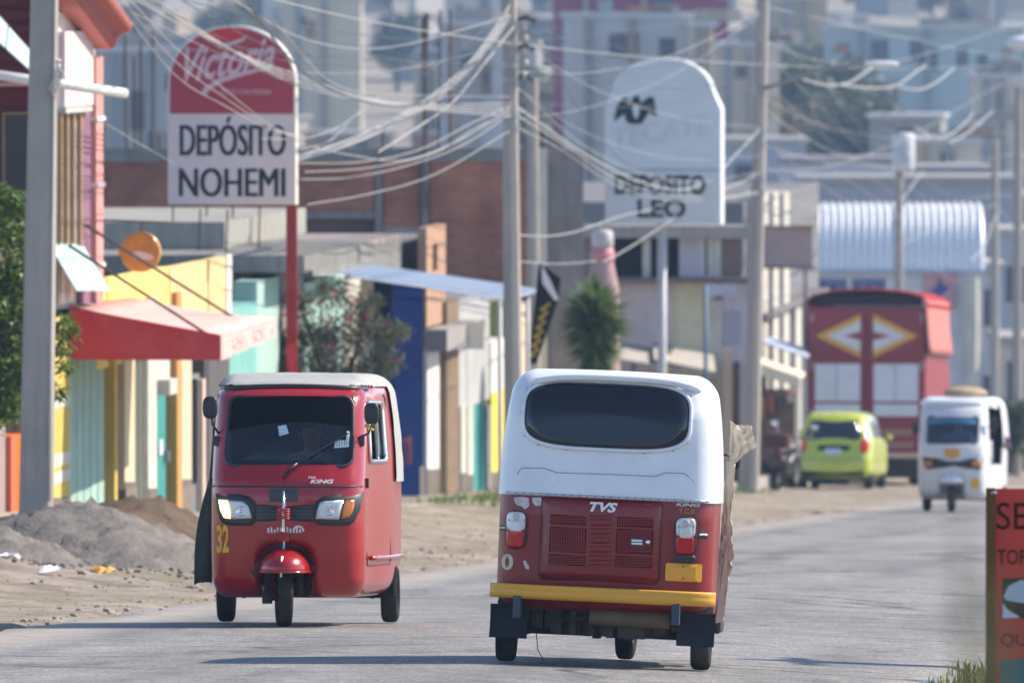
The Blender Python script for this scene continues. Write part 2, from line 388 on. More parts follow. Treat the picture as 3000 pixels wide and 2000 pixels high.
heap('soil_heap', soilm, 'heap of dry brown soil behind the grey gravel', PX(320, 121), 121., 1.5, 3.2, .46, 8.)
heap('soil_heap', soilm, 'brown soil banked against the foot of the concrete pole', PX(150, 121), 121., 1.1, 2.4, .34, 12.)
def rock(b, c, r, seed):
    vs, fs = ICO; b.add([(c[0] + r * x * (1 + .4 * noise.noise(Vector((x + seed, y, z)))), c[1] + r * y * (1 + .4 * noise.noise(Vector((x, y + seed, z)))), c[2] + .6 * r * z) for x, y, z in vs], fs)
bm_ = bmesh.new(); bmesh.ops.create_icosphere(bm_, subdivisions=1, radius=1); bm_.verts.ensure_lookup_table()
ICO = ([tuple(v.co) for v in bm_.verts], [tuple(v.index for v in f.verts) for f in bm_.faces]); bm_.free()
b = B()
for k in range(1300):
    Y = random.uniform(84, 175); u = -abs(random.gauss(0, 1.7)) + random.uniform(-.1, .25); X = edge(Y) + u
    r = random.choice((.006, .008, .010, .012, .012, .016, .02, .03, .05 if (u < -.4 and k % 4 == 0) else .01))
    rock(b, (X, Y, (gh(X, Y) if u < 0 else road_z(u, Y)) + r * .2), r, k * .37)
b.top('loose_stones', M('stone', (.34, .30, .255), .9, var=.4, scale=3), 'loose stones and clods on the dirt along the left road edge', 'stones', kind='stuff', fixn=False)
b = B()
for k in range(420):
    px, Y = random.uniform(-10, 470), random.uniform(107, 121)
    X = PX(px, Y); r = random.choice((.008, .012, .016, .02, .03)); z = gh(X, Y) + .02 + .3 * max(0, 1 - math.hypot((X - PX(225, 112.5)) / 1.5, (Y - 112.5) / 3.))
    rock(b, (X, Y, z + .0), r, k)
b.top('gravel_stones', gravelm, 'scattered gravel stones round the roadside heaps', 'stones', kind='stuff', fixn=False)
lit = [((.8, .8, .78), 'white paper scrap lying on the dirt left of the gravel heap', 20, 1337), ((.82, .82, .8), 'crumpled white bag on the dirt below the gravel heap', 115, 1345), ((.1, .12, .35), 'small blue wrapper on the dirt near the red rickshaw', 505, 1352), ((.75, .4, .12), 'orange wrapper lying on the dirt below the gravel heap', 240, 1338)]
for k, (c, lb, px, py) in enumerate(lit):
    Y = 1.43 * F / (py - 960); X = PX(px, Y); z = gh(X, Y); b = B(); vv = []
    for j in range(5):
        for i in range(5): vv.append((X + (i - 2) * .045 + random.uniform(-.015, .015), Y + (j - 2) * .05, z + .02 + random.uniform(0, .07)))
    b.add(vv, [(j * 5 + i, j * 5 + i + 1, (j + 1) * 5 + i + 1, (j + 1) * 5 + i) for j in range(4) for i in range(4)])
    b.top('litter', M('litter%d' % k, c, .6, var=.05), lb, 'litter', 'litter on the roadside dirt', at=(X, Y, z), fixn=False)
def tuft(b, X, Y, z, h, n_, spread):
    for k in range(n_):
        a = random.uniform(0, 6.28); d = random.uniform(0, spread); q = random.uniform(.5, 1) * h; l = random.uniform(.1, .6) * q
        x0, y0 = X + d * math.cos(a), Y + d * math.sin(a); wv = .006 + .006 * random.random(); a2 = random.uniform(0, 6.28); ca, sa = math.cos(a2), math.sin(a2)
        b.add([(x0 - wv * sa, y0 + wv * ca, z - .02), (x0 + wv * sa, y0 - wv * ca, z - .02), (x0 + .5 * l * ca + wv * sa, y0 + .5 * l * sa - wv * ca, z + q * .65), (x0 + l * ca, y0 + l * sa, z + q)], [(0, 1, 2, 3)])
b = B()
for k in range(260):
    Y = random.choice((random.uniform(165, 200), random.uniform(122, 132), random.uniform(200, 225))); u = random.uniform(-4.2, -3.6) if random.random() < .75 else random.uniform(-3.6, -2.6)
    X = edge(Y) + u; tuft(b, X, Y, gh(X, Y), random.uniform(.06, .2), 14, .25)
b.top('grass', leafmat('verge_grass', (.13, .20, .04)), 'green grass tufts growing along the broken kerb', 'grass', kind='stuff', fixn=False)
b = B()
for k in range(420):
    Y = random.uniform(55, 76); u = 7.05 + abs(random.gauss(0, .9)); X = edge(Y) + u
    tuft(b, X, Y, gh(X, Y), random.uniform(.05, .16) * (1 + .6 * (u > 8)), 16, .22)
b.top('grass', leafmat('dry_grass', (.15, .15, .05)), 'patchy dry grass on the right verge by the orange sign', 'grass', kind='stuff', fixn=False)
b = B()
for k in range(300):
    Y = random.uniform(225, 340); u = random.uniform(7.3, 16); X = edge(Y) + u; tuft(b, X, Y, gh(X, Y), random.uniform(.2, .6), 14, .5)
b.top('grass', leafmat('far_grass', (.14, .18, .05)), 'taller green weeds beyond the far white rickshaw', 'grass', kind='stuff', fixn=False)
# plastic cup by the verge
X, Y = PX(2140, 71.3), 71.3; z = gh(X, Y) + .07
b = B(); b.lathe([(.0, -.07), (.03, -.07), (.045, .06), (.048, .065), (.043, .06), (.029, -.06), (0, -.06)], (X, Y, z), 'x', 14)
b.top('plastic_cup', M('cup_white', (.8, .8, .78), .4), 'white plastic cup lying in the grass at the right road edge', 'cup', at=(X, Y, z), smooth=True)
# ------------------------------------------------------------------ vehicles: smooth shells from a warped rounded box
def lattice(nx, ny, nz):
    idx = {}; pts = []; fs = []
    def vid(i, j, k):
        q = (i, j, k)
        if q not in idx: idx[q] = len(pts); pts.append((2 * i / nx - 1, 2 * j / ny - 1, 2 * k / nz - 1))
        return idx[q]
    for i in range(nx):
        for j in range(ny):
            fs.append((vid(i, j, 0), vid(i, j + 1, 0), vid(i + 1, j + 1, 0), vid(i + 1, j, 0))); fs.append((vid(i, j, nz), vid(i + 1, j, nz), vid(i + 1, j + 1, nz), vid(i, j + 1, nz)))
    for i in range(nx):
        for k in range(nz):
            fs.append((vid(i, 0, k), vid(i + 1, 0, k), vid(i + 1, 0, k + 1), vid(i, 0, k + 1))); fs.append((vid(i, ny, k), vid(i, ny, k + 1), vid(i + 1, ny, k + 1), vid(i + 1, ny, k)))
    for j in range(ny):
        for k in range(nz):
            fs.append((vid(0, j, k), vid(0, j, k + 1), vid(0, j + 1, k + 1), vid(0, j + 1, k))); fs.append((vid(nx, j, k), vid(nx, j + 1, k), vid(nx, j + 1, k + 1), vid(nx, j, k + 1)))
    return np.array(pts), np.array(fs)
def rounded(pts, half, r):
    p = pts * half; inner = np.clip(p, -(half - r), half - r); d = p - inner; l = np.linalg.norm(d, axis=1, keepdims=True); l[l < 1e-9] = 1
    n_ = (np.abs(d) > 1e-9).sum(1, keepdims=True)
    return inner + np.where(n_ > 1, d / l * r, d)
def vnormals(v, f):
    n = np.zeros_like(v); a = np.cross(v[f[:, 2]] - v[f[:, 0]], v[f[:, 3]] - v[f[:, 1]])
    for k in range(4): np.add.at(n, f[:, k], a)
    l = np.linalg.norm(n, axis=1, keepdims=True); l[l < 1e-12] = 1; return n / l
def sub(v, f, mask):
    f = f[mask]; u, inv = np.unique(f, return_inverse=True); return v[u], inv.reshape(f.shape)
def inpoly(x, y, poly):
    r = np.zeros(len(x), bool); n = len(poly); j = n - 1
    for i in range(n):
        xi, yi = poly[i]; xj, yj = poly[j]
        c = ((yi > y) != (yj > y)) & (x < (xj - xi) * (y - yi) / ((yj - yi) if yj != yi else 1e-9) + xi); r ^= c; j = i
    return r
def rrect(u0, u1, v0, v1, r, n=6, tl=0., tr=0.):
    out = []
    for cx, cy, a0 in ((u1 - r, v0 + r, -90), (u1 - r - tr, v1 - r, 0), (u0 + r + tl, v1 - r, 90), (u0 + r, v0 + r, 180)):
        for k in range(n + 1):
            a = R(a0 + 90 * k / n); out.append((cx + r * math.cos(a), cy + r * math.sin(a)))
    return out
def selip(cu, cv, hu, hv, p=2.8, n=48):
    return [(cu + hu * math.copysign(abs(math.cos(t)) ** (2 / p), math.cos(t)), cv + hv * math.copysign(abs(math.sin(t)) ** (2 / p), math.sin(t))) for t in [2 * math.pi * k / n for k in range(n)]]
AX = {'+y': (Vector((0, 1, 0)), lambda u, v: Vector((u, 6, v))), '-y': (Vector((0, -1, 0)), lambda u, v: Vector((u, -6, v))),
      '+x': (Vector((1, 0, 0)), lambda u, v: Vector((6, u, v))), '-x': (Vector((-1, 0, 0)), lambda u, v: Vector((-6, u, v)))}
class Shell:
    def __init__(s, v, f): s.v, s.f = v, f; s.n = vnormals(v, f); s.bvh = BVHTree.FromPolygons(v.tolist(), f.tolist()); s.c = v[f].mean(1)
    def pt(s, ax, u, v, off=0.):
        d, o = AX[ax]; h = s.bvh.ray_cast(o(u, v), -d)
        if h[0] is None:
            h = s.bvh.find_nearest(o(u, v) - d * 4.5)
        return h[0] + d * off
    def patch(s, b, out, ax, off, rings=4, back=.012):
        n = len(out); cu = sum(p[0] for p in out) / n; cv = sum(p[1] for p in out) / n; vs = []; d = AX[ax][0]
        for k in range(rings):
            q = 1 - k / rings
            vs += [s.pt(ax, cu + (p[0] - cu) * q, cv + (p[1] - cv) * q, off) for p in out]
        vs.append(s.pt(ax, cu, cv, off)); fs = []
        for k in range(rings - 1):
            for i in range(n): j = (i + 1) % n; fs.append((k * n + i, k * n + j, (k + 1) * n + j, (k + 1) * n + i))
        c = rings * n
        for i in range(n): fs.append(((rings - 1) * n + i, (rings - 1) * n + (i + 1) % n, c))
        k0 = len(vs); vs += [vs[i] - d * (off + back) for i in range(n)]
        for i in range(n): j = (i + 1) % n; fs.append((i, k0 + i, k0 + j, j))
        return b.add(vs, fs)
    def ring(s, b, out, ax, off, r, n=6, closed=True): return b.tube([s.pt(ax, u, v, off) for u, v in out], r, n, closed)
    def text(s, b, txt, ax, u0, u1, v0, v1, off=.004, bold=0., shear=0.):
        vs, fs = text_fit(txt, u0, u1, v0, v1, bold, shear)
        if ax == '+y': vs = [(u0 + u1 - u, v) for u, v in vs]
        return b.add([s.pt(ax, u, v, off) for u, v in vs], fs)
    def piece(s, mask, off=0., ruffle=0.):
        v = s.v + s.n * off
        if ruffle:
            v = v + s.n * np.array([[ruffle * (noise.noise(Vector(p) * 4.) + .5 * noise.noise(Vector(p) * 11.))] for p in s.v])
        a, f = sub(v, s.f, mask); b = B(); b.add(a.tolist(), f.tolist()); return b

_lat = lattice(56, 104, 64)
def rick_shell():
    half = np.array([.64, 1.27, .77]); p = rounded(_lat[0], half, .13) + np.array([0, .85, .97])
    x, y, z = p[:, 0].copy(), p[:, 1].copy(), p[:, 2].copy()
    t = (y + .42) / 2.54
    hw = 1 - .17 * npstep(.3, 1., t)
    up = np.clip((z - .95) / .79, 0, 1)
    hw = hw * (1 - (.11 - .07 * npstep(.5, 1., t)) * up ** 2.0) * (1 - .02 * np.clip((.5 - z) / .3, 0, 1) ** 2)
    ax = np.abs(x) / .64; x2 = x * hw
    fy = np.interp(z, [.2, .32, .5, .7, .9, 1.0, 1.1, 1.6, 1.68, 1.74], [2.02, 2.08, 2.12, 2.13, 2.13, 2.11, 2.06, 1.84, 1.79, 1.74]) - 2.12
    wf = npstep(.9, 2.05, y)
    y2 = y + wf * (fy - .15 * ax ** 2.2)
    y2 -= wf * .42 * np.exp(-(x2 / .15) ** 4) * npstep(.60, .44, z)
    ry_ = np.interp(z, [.2, .4, .9, 1.0, 1.5, 1.7, 1.74], [.06, .02, 0, .01, .06, .14, .16]); wr = npstep(.5, -.35, y)
    y2 += wr * (ry_ + .05 * ax ** 2.5)
    z2 = z + (.012 * (1 - ax ** 2) - .012) * npstep(1.45, 1.74, z) - .055 * npstep(1.1, 2.0, y) * npstep(1.5, 1.74, z)
    z2 = z2 + .12 * npstep(.55, .25, y) * npstep(.6, .22, z)
    return Shell(np.stack([x2, y2, z2], 1), _lat[1])
RICK = rick_shell()
rubber = M('tyre_rubber', (.022, .022, .024), .85, var=.3, scale=12, dirt=(.12, .105, .09), dirtamt=.35)
black = M('black_plastic', (.02, .02, .022), .45, var=.2)
chrome = M('chrome', (.75, .75, .76), .18, 1.0, var=.05)
steel = M('dull_steel', (.30, .30, .31), .45, .8, var=.2)
underm = M('underbody_grime', (.045, .040, .036), .9, var=.4, scale=9, dirt=(.12, .10, .08), dirtamt=.4)
redp = M('red_paint', (.33, .003, .006), .24, var=.06, scale=2.5, coat=.5, dirt=(.22, .03, .028), dirtamt=.12, dscale=5)
redp2 = M('worn_red_paint', (.215, .004, .008), .36, var=.10, scale=3, coat=.2, dirt=(.16, .035, .03), dirtamt=.3, dscale=4)
whitep = M('white_hood', (.74, .76, .79), .3, var=.05, scale=2, coat=.3, bump=.06, bscale=5, dirt=(.48, .46, .43), dirtamt=.22, dscale=3.5)
creamc = M('cream_canvas', (.36, .37, .36), .75, var=.08, scale=5, bump=.25, bscale=9, dirt=(.42, .40, .36), dirtamt=.3)
amber = M('amber_lens', (.55, .17, .03), .2, var=.1)
clear = M('clear_lens', (.62, .63, .64), .12, .35, var=.15, scale=30, bump=.2, bscale=60)
redlens = M('red_lens', (.50, .008, .012), .15, var=.1)
yellowp = M('yellow_paint', (.72, .36, .03), .4, var=.08, scale=4, dirt=(.4, .2, .05), dirtamt=.2)
yellowt = M('yellow_print', (.75, .45, .05), .6, var=.1, scale=12)
whitet = M('white_print', (.78, .77, .75), .6, var=.06, scale=20)
goldt = M('gold_print', (.52, .28, .05), .6)
darkglass = M('dark_film_glass', (.006, .007, .012), .06, var=.0, spec=.6)
tint = glassmat('tinted_windscreen', (.42, .48, .55), .07)
sunband = glassmat('windscreen_band', (.06, .07, .10), .02)
lampm = M('lit_indicator', (1.0, .72, .22), .3, var=0, emit=2.4)

def wheel(par, c, r, wd, spokes=0, flat=.0, steer=0.):
    pr = [(r * .56, -wd * .42), (r * .72, -wd * .5), (r * .88, -wd * .5), (r * .97, -wd * .40), (r, -wd * .22), (r * .992, -wd * .12), (r, -wd * .06), (r, wd * .06), (r * .992, wd * .12), (r, wd * .22), (r * .97, wd * .40), (r * .88, wd * .5), (r * .72, wd * .5), (r * .56, wd * .42)]
    b = B(); b.lathe(pr, (0, 0, 0), 'x', 36, True)
    hole = B(); hole.lathe([(0, -wd * .3), (r * .2, -wd * .32), (r * .3, -wd * .2), (r * .5, -wd * .24), (r * .6, -wd * .44), (r * .6, wd * .44), (r * .5, wd * .24), (r * .3, wd * .2), (r * .2, wd * .32), (0, wd * .3)], (0, 0, 0), 'x', 24)
    mt = Matrix.Rotation(steer, 3, 'Z')
    for q in (b, hole): q.v = [tuple(mt @ Vector(p) + Vector(c)) for p in q.v]
    o = b.part('wheel', rubber, par, smooth=True); hole.part('rim', steel, o, smooth=True); return o
def skin_body(name, joints, bones, mat, parent=None, sub=2):
    me = bpy.data.meshes.new(name); ks = list(joints); me.from_pydata([joints[k][0] for k in ks], [(ks.index(a), ks.index(b_)) for a, b_ in bones], [])
    o = bpy.data.objects.new(name, me); COL.objects.link(o)
    o.modifiers.new('skin', 'SKIN'); sm = o.modifiers.new('s', 'SUBSURF'); sm.levels = sub; sm.render_levels = sub
    if not me.skin_vertices: 
        bm = bmesh.new(); bm.from_mesh(me); bm.verts.layers.skin.verify(); bm.to_mesh(me); bm.free()
    for i, k in enumerate(ks):
        sv = me.skin_vertices[0].data[i]; r = joints[k][1]; sv.radius = r if isinstance(r, tuple) else (r, r); sv.use_root = (i == 0)
    dg = bpy.context.evaluated_depsgraph_get(); dg.update(); m2 = bpy.data.meshes.new_from_object(o.evaluated_get(dg)); bpy.data.objects.remove(o)
    m2.materials.clear(); m2.materials.append(mat); m2.polygons.foreach_set('use_smooth', [True] * len(m2.polygons)); return m2
skinm = M('skin', (.30, .16, .10), .55, var=.08)
hairm = M('black_hair', (.012, .010, .010), .6, var=.2)
def driver(label, mat4, shirt, hair=True, group=None):
    """a person sitting at the handlebar; local frame: y forward, seat top at z = .62"""
    J = {'pelvis': ((0, .62, .70), (.15, .12)), 'waist': ((0, .63, .86), (.135, .10)), 'chest': ((0, .66, 1.06), (.16, .11)), 'collar': ((0, .68, 1.17), (.10, .08)), 'neck': ((0, .70, 1.235), .052), 'jaw': ((0, .725, 1.30), (.062, .07)), 'brow': ((0, .73, 1.375), (.074, .088)), 'crown': ((0, .715, 1.445), (.05, .06))}
    Bn = [('pelvis', 'waist'), ('waist', 'chest'), ('chest', 'collar'), ('collar', 'neck'), ('neck', 'jaw'), ('jaw', 'brow'), ('brow', 'crown')]
    for s, n_ in ((1, 'l'), (-1, 'r')):
        J['sh' + n_] = ((s * .19, .67, 1.15), .062); J['el' + n_] = ((s * .30, .90, .98), .045); J['wr' + n_] = ((s * .285, 1.16, 1.06), .032); J['ha' + n_] = ((s * .28, 1.24, 1.07), (.045, .03))
        J['hip' + n_] = ((s * .09, .66, .68), .085); J['kn' + n_] = ((s * .15, 1.08, .66), .06); J['an' + n_] = ((s * .14, 1.12, .33), .04); J['ft' + n_] = ((s * .14, 1.27, .295), (.04, .028))
        Bn += [('collar', 'sh' + n_), ('sh' + n_, 'el' + n_), ('el' + n_, 'wr' + n_), ('wr' + n_, 'ha' + n_), ('pelvis', 'hip' + n_), ('hip' + n_, 'kn' + n_), ('kn' + n_, 'an' + n_), ('an' + n_, 'ft' + n_)]
    me = skin_body('person', J, Bn, skinm)
    me.materials.append(shirt); me.materials.append(M('dark_trousers', (.03, .035, .05), .85))
    for p in me.polygons:
        c = p.center
        if c.z < .80 and not (c.y > 1.15 and c.z > .5): p.material_index = 2 
        elif c.z < 1.20 and not (c.y > 1.10): p.material_index = 1
    o = bpy.data.objects.new('person', me); COL.objects.link(o); o.matrix_world = mat4; WL[o.name] = Vector((0, 0, 0)); setp(o, label, 'person', group)
    b = B(); b.lathe([(0, .0), (.02, .01), (.017, .035), (.006, .05), (0, .052)], (0, .80, 1.325), 'z', 8); b.part('nose', skinm, o, True)
    for s in (-1, 1):
        b = B(); rock(b, (s * .032, .808, 1.375), .012, 1); b.part('eye', M('eye_dark', (.03, .025, .02), .3), o, True)
        b = B(); rock(b, (s * .078, .715, 1.36), .022, 2); b.part('ear', skinm, o, True)
    b = B(); b.box(-.025, .025, .796, .804, 1.300, 1.308); b.part('mouth', M('lips', (.25, .09, .07), .5), o)
    if hair:
        b = B(); vs, fs = ICO2
        b.add([(x * .083, .705 + y * .092, 1.412 + z * .062) for x, y, z in vs], fs); b.part('hair', hairm, o, True)
    for s in (-1, 1):
        for k in range(4):
            b = B(); y0 = 1.262; x0 = s * (.245 + .022 * k); L_ = (.05, .055, .05, .04)[k]
            b.tube([(x0, y0 - .02, 1.085), (x0, y0 + .015, 1.085), (x0, y0 + .03, 1.065), (x0, y0 + .02, 1.05)], .009, 6); b.part('finger', skinm, o, True)
        b = B(); b.tube([(s * .235, 1.22, 1.06), (s * .228, 1.25, 1.05), (s * .235, 1.275, 1.045)], .010, 6); b.part('thumb', skinm, o, True)
    return o
bm_ = bmesh.new(); bmesh.ops.create_icosphere(bm_, subdivisions=3, radius=1); bm_.verts.ensure_lookup_table()
ICO2 = ([tuple(v.co) for v in bm_.verts], [tuple(v.index for v in f.verts) for f in bm_.faces]); bm_.free()

def rick_common(root, paint, roof, roofmask_extra=None, holes=(), doorside=None, ruffle=0., roofoff=.012, RB=.64):
    s = RICK; c = s.c; x, y, z = c[:, 0], c[:, 1], c[:, 2]
    keep = np.ones(len(c), bool)
    for poly in holes: keep &= ~((y > 1.45) & inpoly(x, z, poly))
    side_open = (np.abs(x) > .40) & (y > RB - .02) & (y < 1.62) & (z > .74) & (z < 1.60)
    if doorside == '-x': side_open &= (x > 0)
    keep &= ~side_open
    if doorside == '-x': keep &= ~((x < -.35) & inpoly(y, z, DOORWIN))
    rf = (z > 1.655) | ((y < RB) & (z > 1.0)); rf &= keep
    body = keep & ~((z > 1.665) | ((y < RB - .02) & (z > 1.02)))
    s.piece(body).part('body', paint, root, smooth=True, fixn=False)
    ro = s.piece(rf, roofoff, ruffle).part('roof', roof, root, smooth=True, fixn=False)
    li = (z > 1.62) | ((y < .64) & (z > .9)); s.piece(li & keep, -.03).part('lining', M('dark_lining', (.018, .018, .02), .9), root, True, fixn=False)
    # floor, cabin bulkhead, seat, dark lining
    b = B(); b.box(-.5, .5, -.2, 1.75, .30, .33); b.box(-.54, .54, .05, .08, .33, 1.62); b.part('floor', M('cabin_black', (.012, .012, .014), .9), root)
    b = B(); b.box(-.3, .3, .42, .80, .40, .60); b.part('seat', M('seat_vinyl', (.03, .03, .034), .5), root, bevel=.04)
    b = B(); b.box(-.48, .48, .12, .45, .34, .62); b.box(-.48, .48, .08, .2, .62, 1.1); b.part('bench', M('bench_vinyl', (.035, .03, .03), .5), root, bevel=.04)
    b = B(); b.box(-.42, .42, 1.62, 1.80, .92, 1.05); b.part('dashboard', black, root, bevel=.03)
    b = B(); b.tube([(-.33, 1.27, 1.08), (-.2, 1.29, 1.08), (0, 1.42, 1.05), (.2, 1.29, 1.08), (.33, 1.27, 1.08)], .016, 8); b.tube([(0, 1.42, 1.05), (0, 1.62, .6)], .02, 8); b.part('handlebar', black, root, True)
    # running gear
    b = B(); b.box(-.12, .12, -.2, 1.5, .20, .30); b.tube([(-.55, 0, .2), (.55, 0, .2)], .028, 8)
    for sx in (-1, 1): b.tube([(sx * .28, .45, .26), (sx * .46, .0, .2)], .035, 8); b.tube([(sx * .45, .0, .2), (sx * .42, -.05, .45)], .03, 8)
    rr = random.Random(5)
    for k in range(22):
        xx = rr.uniform(-.42, .42); yy = rr.uniform(-.22, .25); h = rr.uniform(.03, .08); b.box(xx - h, xx + h, yy - h, yy + h, rr.uniform(.17, .26), .36)
    b.part('chassis', underm, root)
    for sx in (-1, 1): wheel(root, (sx * .58, 0, .2), .2, .115)
    return ro
DOORWIN = rrect(.98, 1.60, 1.14, 1.545, .05)
def mirror(root, pts, c, sz, mat=black):
    b = B(); b.tube(pts, .008, 6); o = b.part('mirror', mat, root, True)
    b = B(); b.add([(c[0] + sz[0] * x, c[1] + sz[1] * y, c[2] + sz[2] * z) for x, y, z in ((math.copysign(abs(px) ** .6, px), py, math.copysign(abs(pz) ** .75, pz)) for px, py, pz in ICO2[0])], ICO2[1]); b.part('mirror_head', mat, o, True)

# ---------------- red rickshaw coming towards the camera
def zu(X): return -(X - 580) / 801.
def zv(Y): return (1487 - Y) / 801.
def zp(pts): return [(zu(a), zv(b_)) for a, b_ in pts]
Yr = 84.6
ROT_RED = (.034, 0, math.pi - .058)
# place so that the front wheel's contact patch falls where the photo has it
mr = Matrix.Rotation(ROT_RED[2], 3, 'Z'); fw = Vector((PX(657, Yr), Yr, 0)); rl = fw - mr @ Vector((0, 2.03, 0))
red = thing('auto_rickshaw', 'red three-wheeled rickshaw with cream canvas roof coming head-on in the left lane', 'rickshaw', (rl.x, rl.y, road_z(rl.x - edge(rl.y), rl.y) + .005), ROT_RED, 'three-wheeled rickshaws', local=True)
WIN = rrect(zu(940), zu(236), zv(600), zv(216), .07, 8, .012, .012)
rick_common(red, redp, creamc, holes=(WIN,), doorside='-x', ruffle=.006, roofoff=.014, RB=.45)
s = RICK
b = B(); s.patch(b, rrect(zu(934), zu(242), zv(595), zv(221), .065, 8, .012, .012), '+y', -.006, 6, .004); b.part('windscreen', tint, red, True)
b = B(); s.ring(b, WIN, '+y', .002, .012, 8); b.part('windscreen_seal', black, red, True)
# darker sun band along the top of the glass
b = B(); vv = [s.pt('+y', zu(250 + 68 * i), zv(228 + (405 - 2 * i - 40 * math.sin(math.pi * i / 10) - 228) * j / 5), -.003) for i in range(11) for j in range(6)]
b.add(vv, [(i * 6 + j, i * 6 + j + 1, (i + 1) * 6 + j + 1, (i + 1) * 6 + j) for i in range(10) for j in range(5)]); b.part('sun_band', sunband, red, True, fixn=False)
b = B(); s.patch(b, zp([(525, 380), (570, 372), (588, 420), (535, 435)]), '+y', -.001, 2, .001); b.part('permit_sticker', M('sticker_blue', (.42, .55, .62), .7, var=.2, scale=60), red)
b = B()
for k in range(6): s.patch(b, zp([(842 + 13 * k, 458), (852 + 13 * k, 455), (851 + 13 * k, 492), (841 + 13 * k, 494)]), '+y', .000, 2, .001)
s.patch(b, zp([(905, 405), (918, 410), (918, 460), (900, 460)]), '+y', .000, 2, .001); s.patch(b, zp([(838, 492), (918, 485), (918, 494), (840, 500)]), '+y', .000, 2, .001)
b.part('glass_lettering', M('glass_letters', (.62, .75, .72), .6), red)
b = B(); b.tube([s.pt('+y', zu(565), zv(660), .03), s.pt('+y', zu(605), zv(612), .035), s.pt('+y', zu(640), zv(585), .03)], .011, 6); b.tube([s.pt('+y', zu(625 + (915 - 625) * k / 6), zv(598 - (598 - 418) * k / 6), .022) for k in range(7)], .0065, 5); b.part('wiper', black, red, True)
# header gasket under the canvas
b = B(); b.tube([s.pt('+y', -.50 + k * .05, 1.640 + .018 * (1 - ((k - 10) / 10) ** 2), .014) for k in range(21)], .019, 6); b.part('roof_gasket', black, red, True)
# belt line
b = B(); b.tube([s.pt('+y', -.515 + k * .0515, zv(712), .001) for k in range(21)], .007, 6); b.part('belt_trim', black, red, True)
# headlamp masks, lamps, grille
mL = [(182, 752), (320, 754), (375, 768), (408, 800), (414, 850), (410, 905), (390, 928), (300, 930), (240, 922), (212, 900), (192, 842)]
mR = [(1003, 738), (860, 752), (795, 764), (752, 795), (738, 850), (742, 900), (760, 922), (850, 928), (925, 926), (955, 905), (984, 840)]
for q in (mL, mR):
    b = B(); s.patch(b, zp(q), '+y', .022, 4); m_ = b.part('headlamp_surround', black, red, True)
    lens = [(262, 790), (345, 795), (374, 820), (395, 888), (285, 893), (270, 850)] if q is mL else [(745, 890), (770, 800), (800, 792), (898, 788), (885, 840), (875, 892)]
    b = B(); s.patch(b, zp(lens), '+y', .029, 3); o = b.part('headlamp', clear, red, True)
    lc = (332, 848) if q is mL else (822, 846)
    b = B(); cpt = s.pt('+y', zu(lc[0]), zv(lc[1]), .026); b.lathe([(.035, .012), (.028, .006), (.012, .004), (.010, .012), (0, .014)], cpt, 'y', 20); b.part('reflector', chrome, o, True)
    ind = [(203, 787), (255, 789), (264, 820), (273, 890), (235, 884), (215, 845)] if q is mL else [(905, 788), (958, 784), (950, 840), (932, 880), (886, 891), (893, 840)]
    b = B(); s.patch(b, zp(ind), '+y', .030, 3); b.part('indicator', lampm if q is mL else amber, red, True)
b = B(); s.patch(b, zp([(405, 812), (745, 812), (740, 905), (410, 905)]), '+y', .014, 4); b.part('grille', black, red)
b = B()
for k in range(4): s.patch(b, zp([(420, 822 + 20 * k), (735, 822 + 20 * k), (735, 830 + 20 * k), (420, 830 + 20 * k)]), '+y', .019, 2)
b.part('grille_bar', M('grille_bar', (.05, .05, .055), .4), red)
b = B(); s.patch(b, zp([(490, 725), (646, 725), (646, 796), (490, 796)]), '+y', .014, 3); b.part('badge_plate', M('badge_plate', (.03, .045, .05), .5), red)
b = B(); s.text(b, 'TVS', '+y', zu(745), zu(703), zv(668), zv(657), bold=.02, shear=.3); b.part('badge_lettering', whitet, red)
b = B(); s.text(b, 'KING', '+y', zu(842), zu(715), zv(695), zv(673), bold=.02, shear=.25); b.part('badge_lettering', whitet, red)
b = B(); s.text(b, '32', '+y', zu(262), zu(190), zv(1080), zv(925), bold=.03); b.part('fleet_number', yellowt, red)
b = B()
for k in range(11):
    x0 = 480 + 17.5 * k; h = 10 + 7 * math.sin(k * 2.3); s.patch(b, zp([(x0, 952 - h), (x0 + 9, 950 - h), (x0 + 11, 966), (x0 + 2, 968)]), '+y', .002, 2, .001)
for k in range(8):
    a = math.pi * k / 7; cx_, cy_ = 652 + 26 * math.cos(a), 955 - 24 * math.sin(a); s.patch(b, zp([(cx_ - 5, cy_ - 5), (cx_ + 5, cy_ - 5), (cx_ + 5, cy_ + 5), (cx_ - 5, cy_ + 5)]), '+y', .002, 2, .001)
b.part('workshop_sticker', whitet, red)
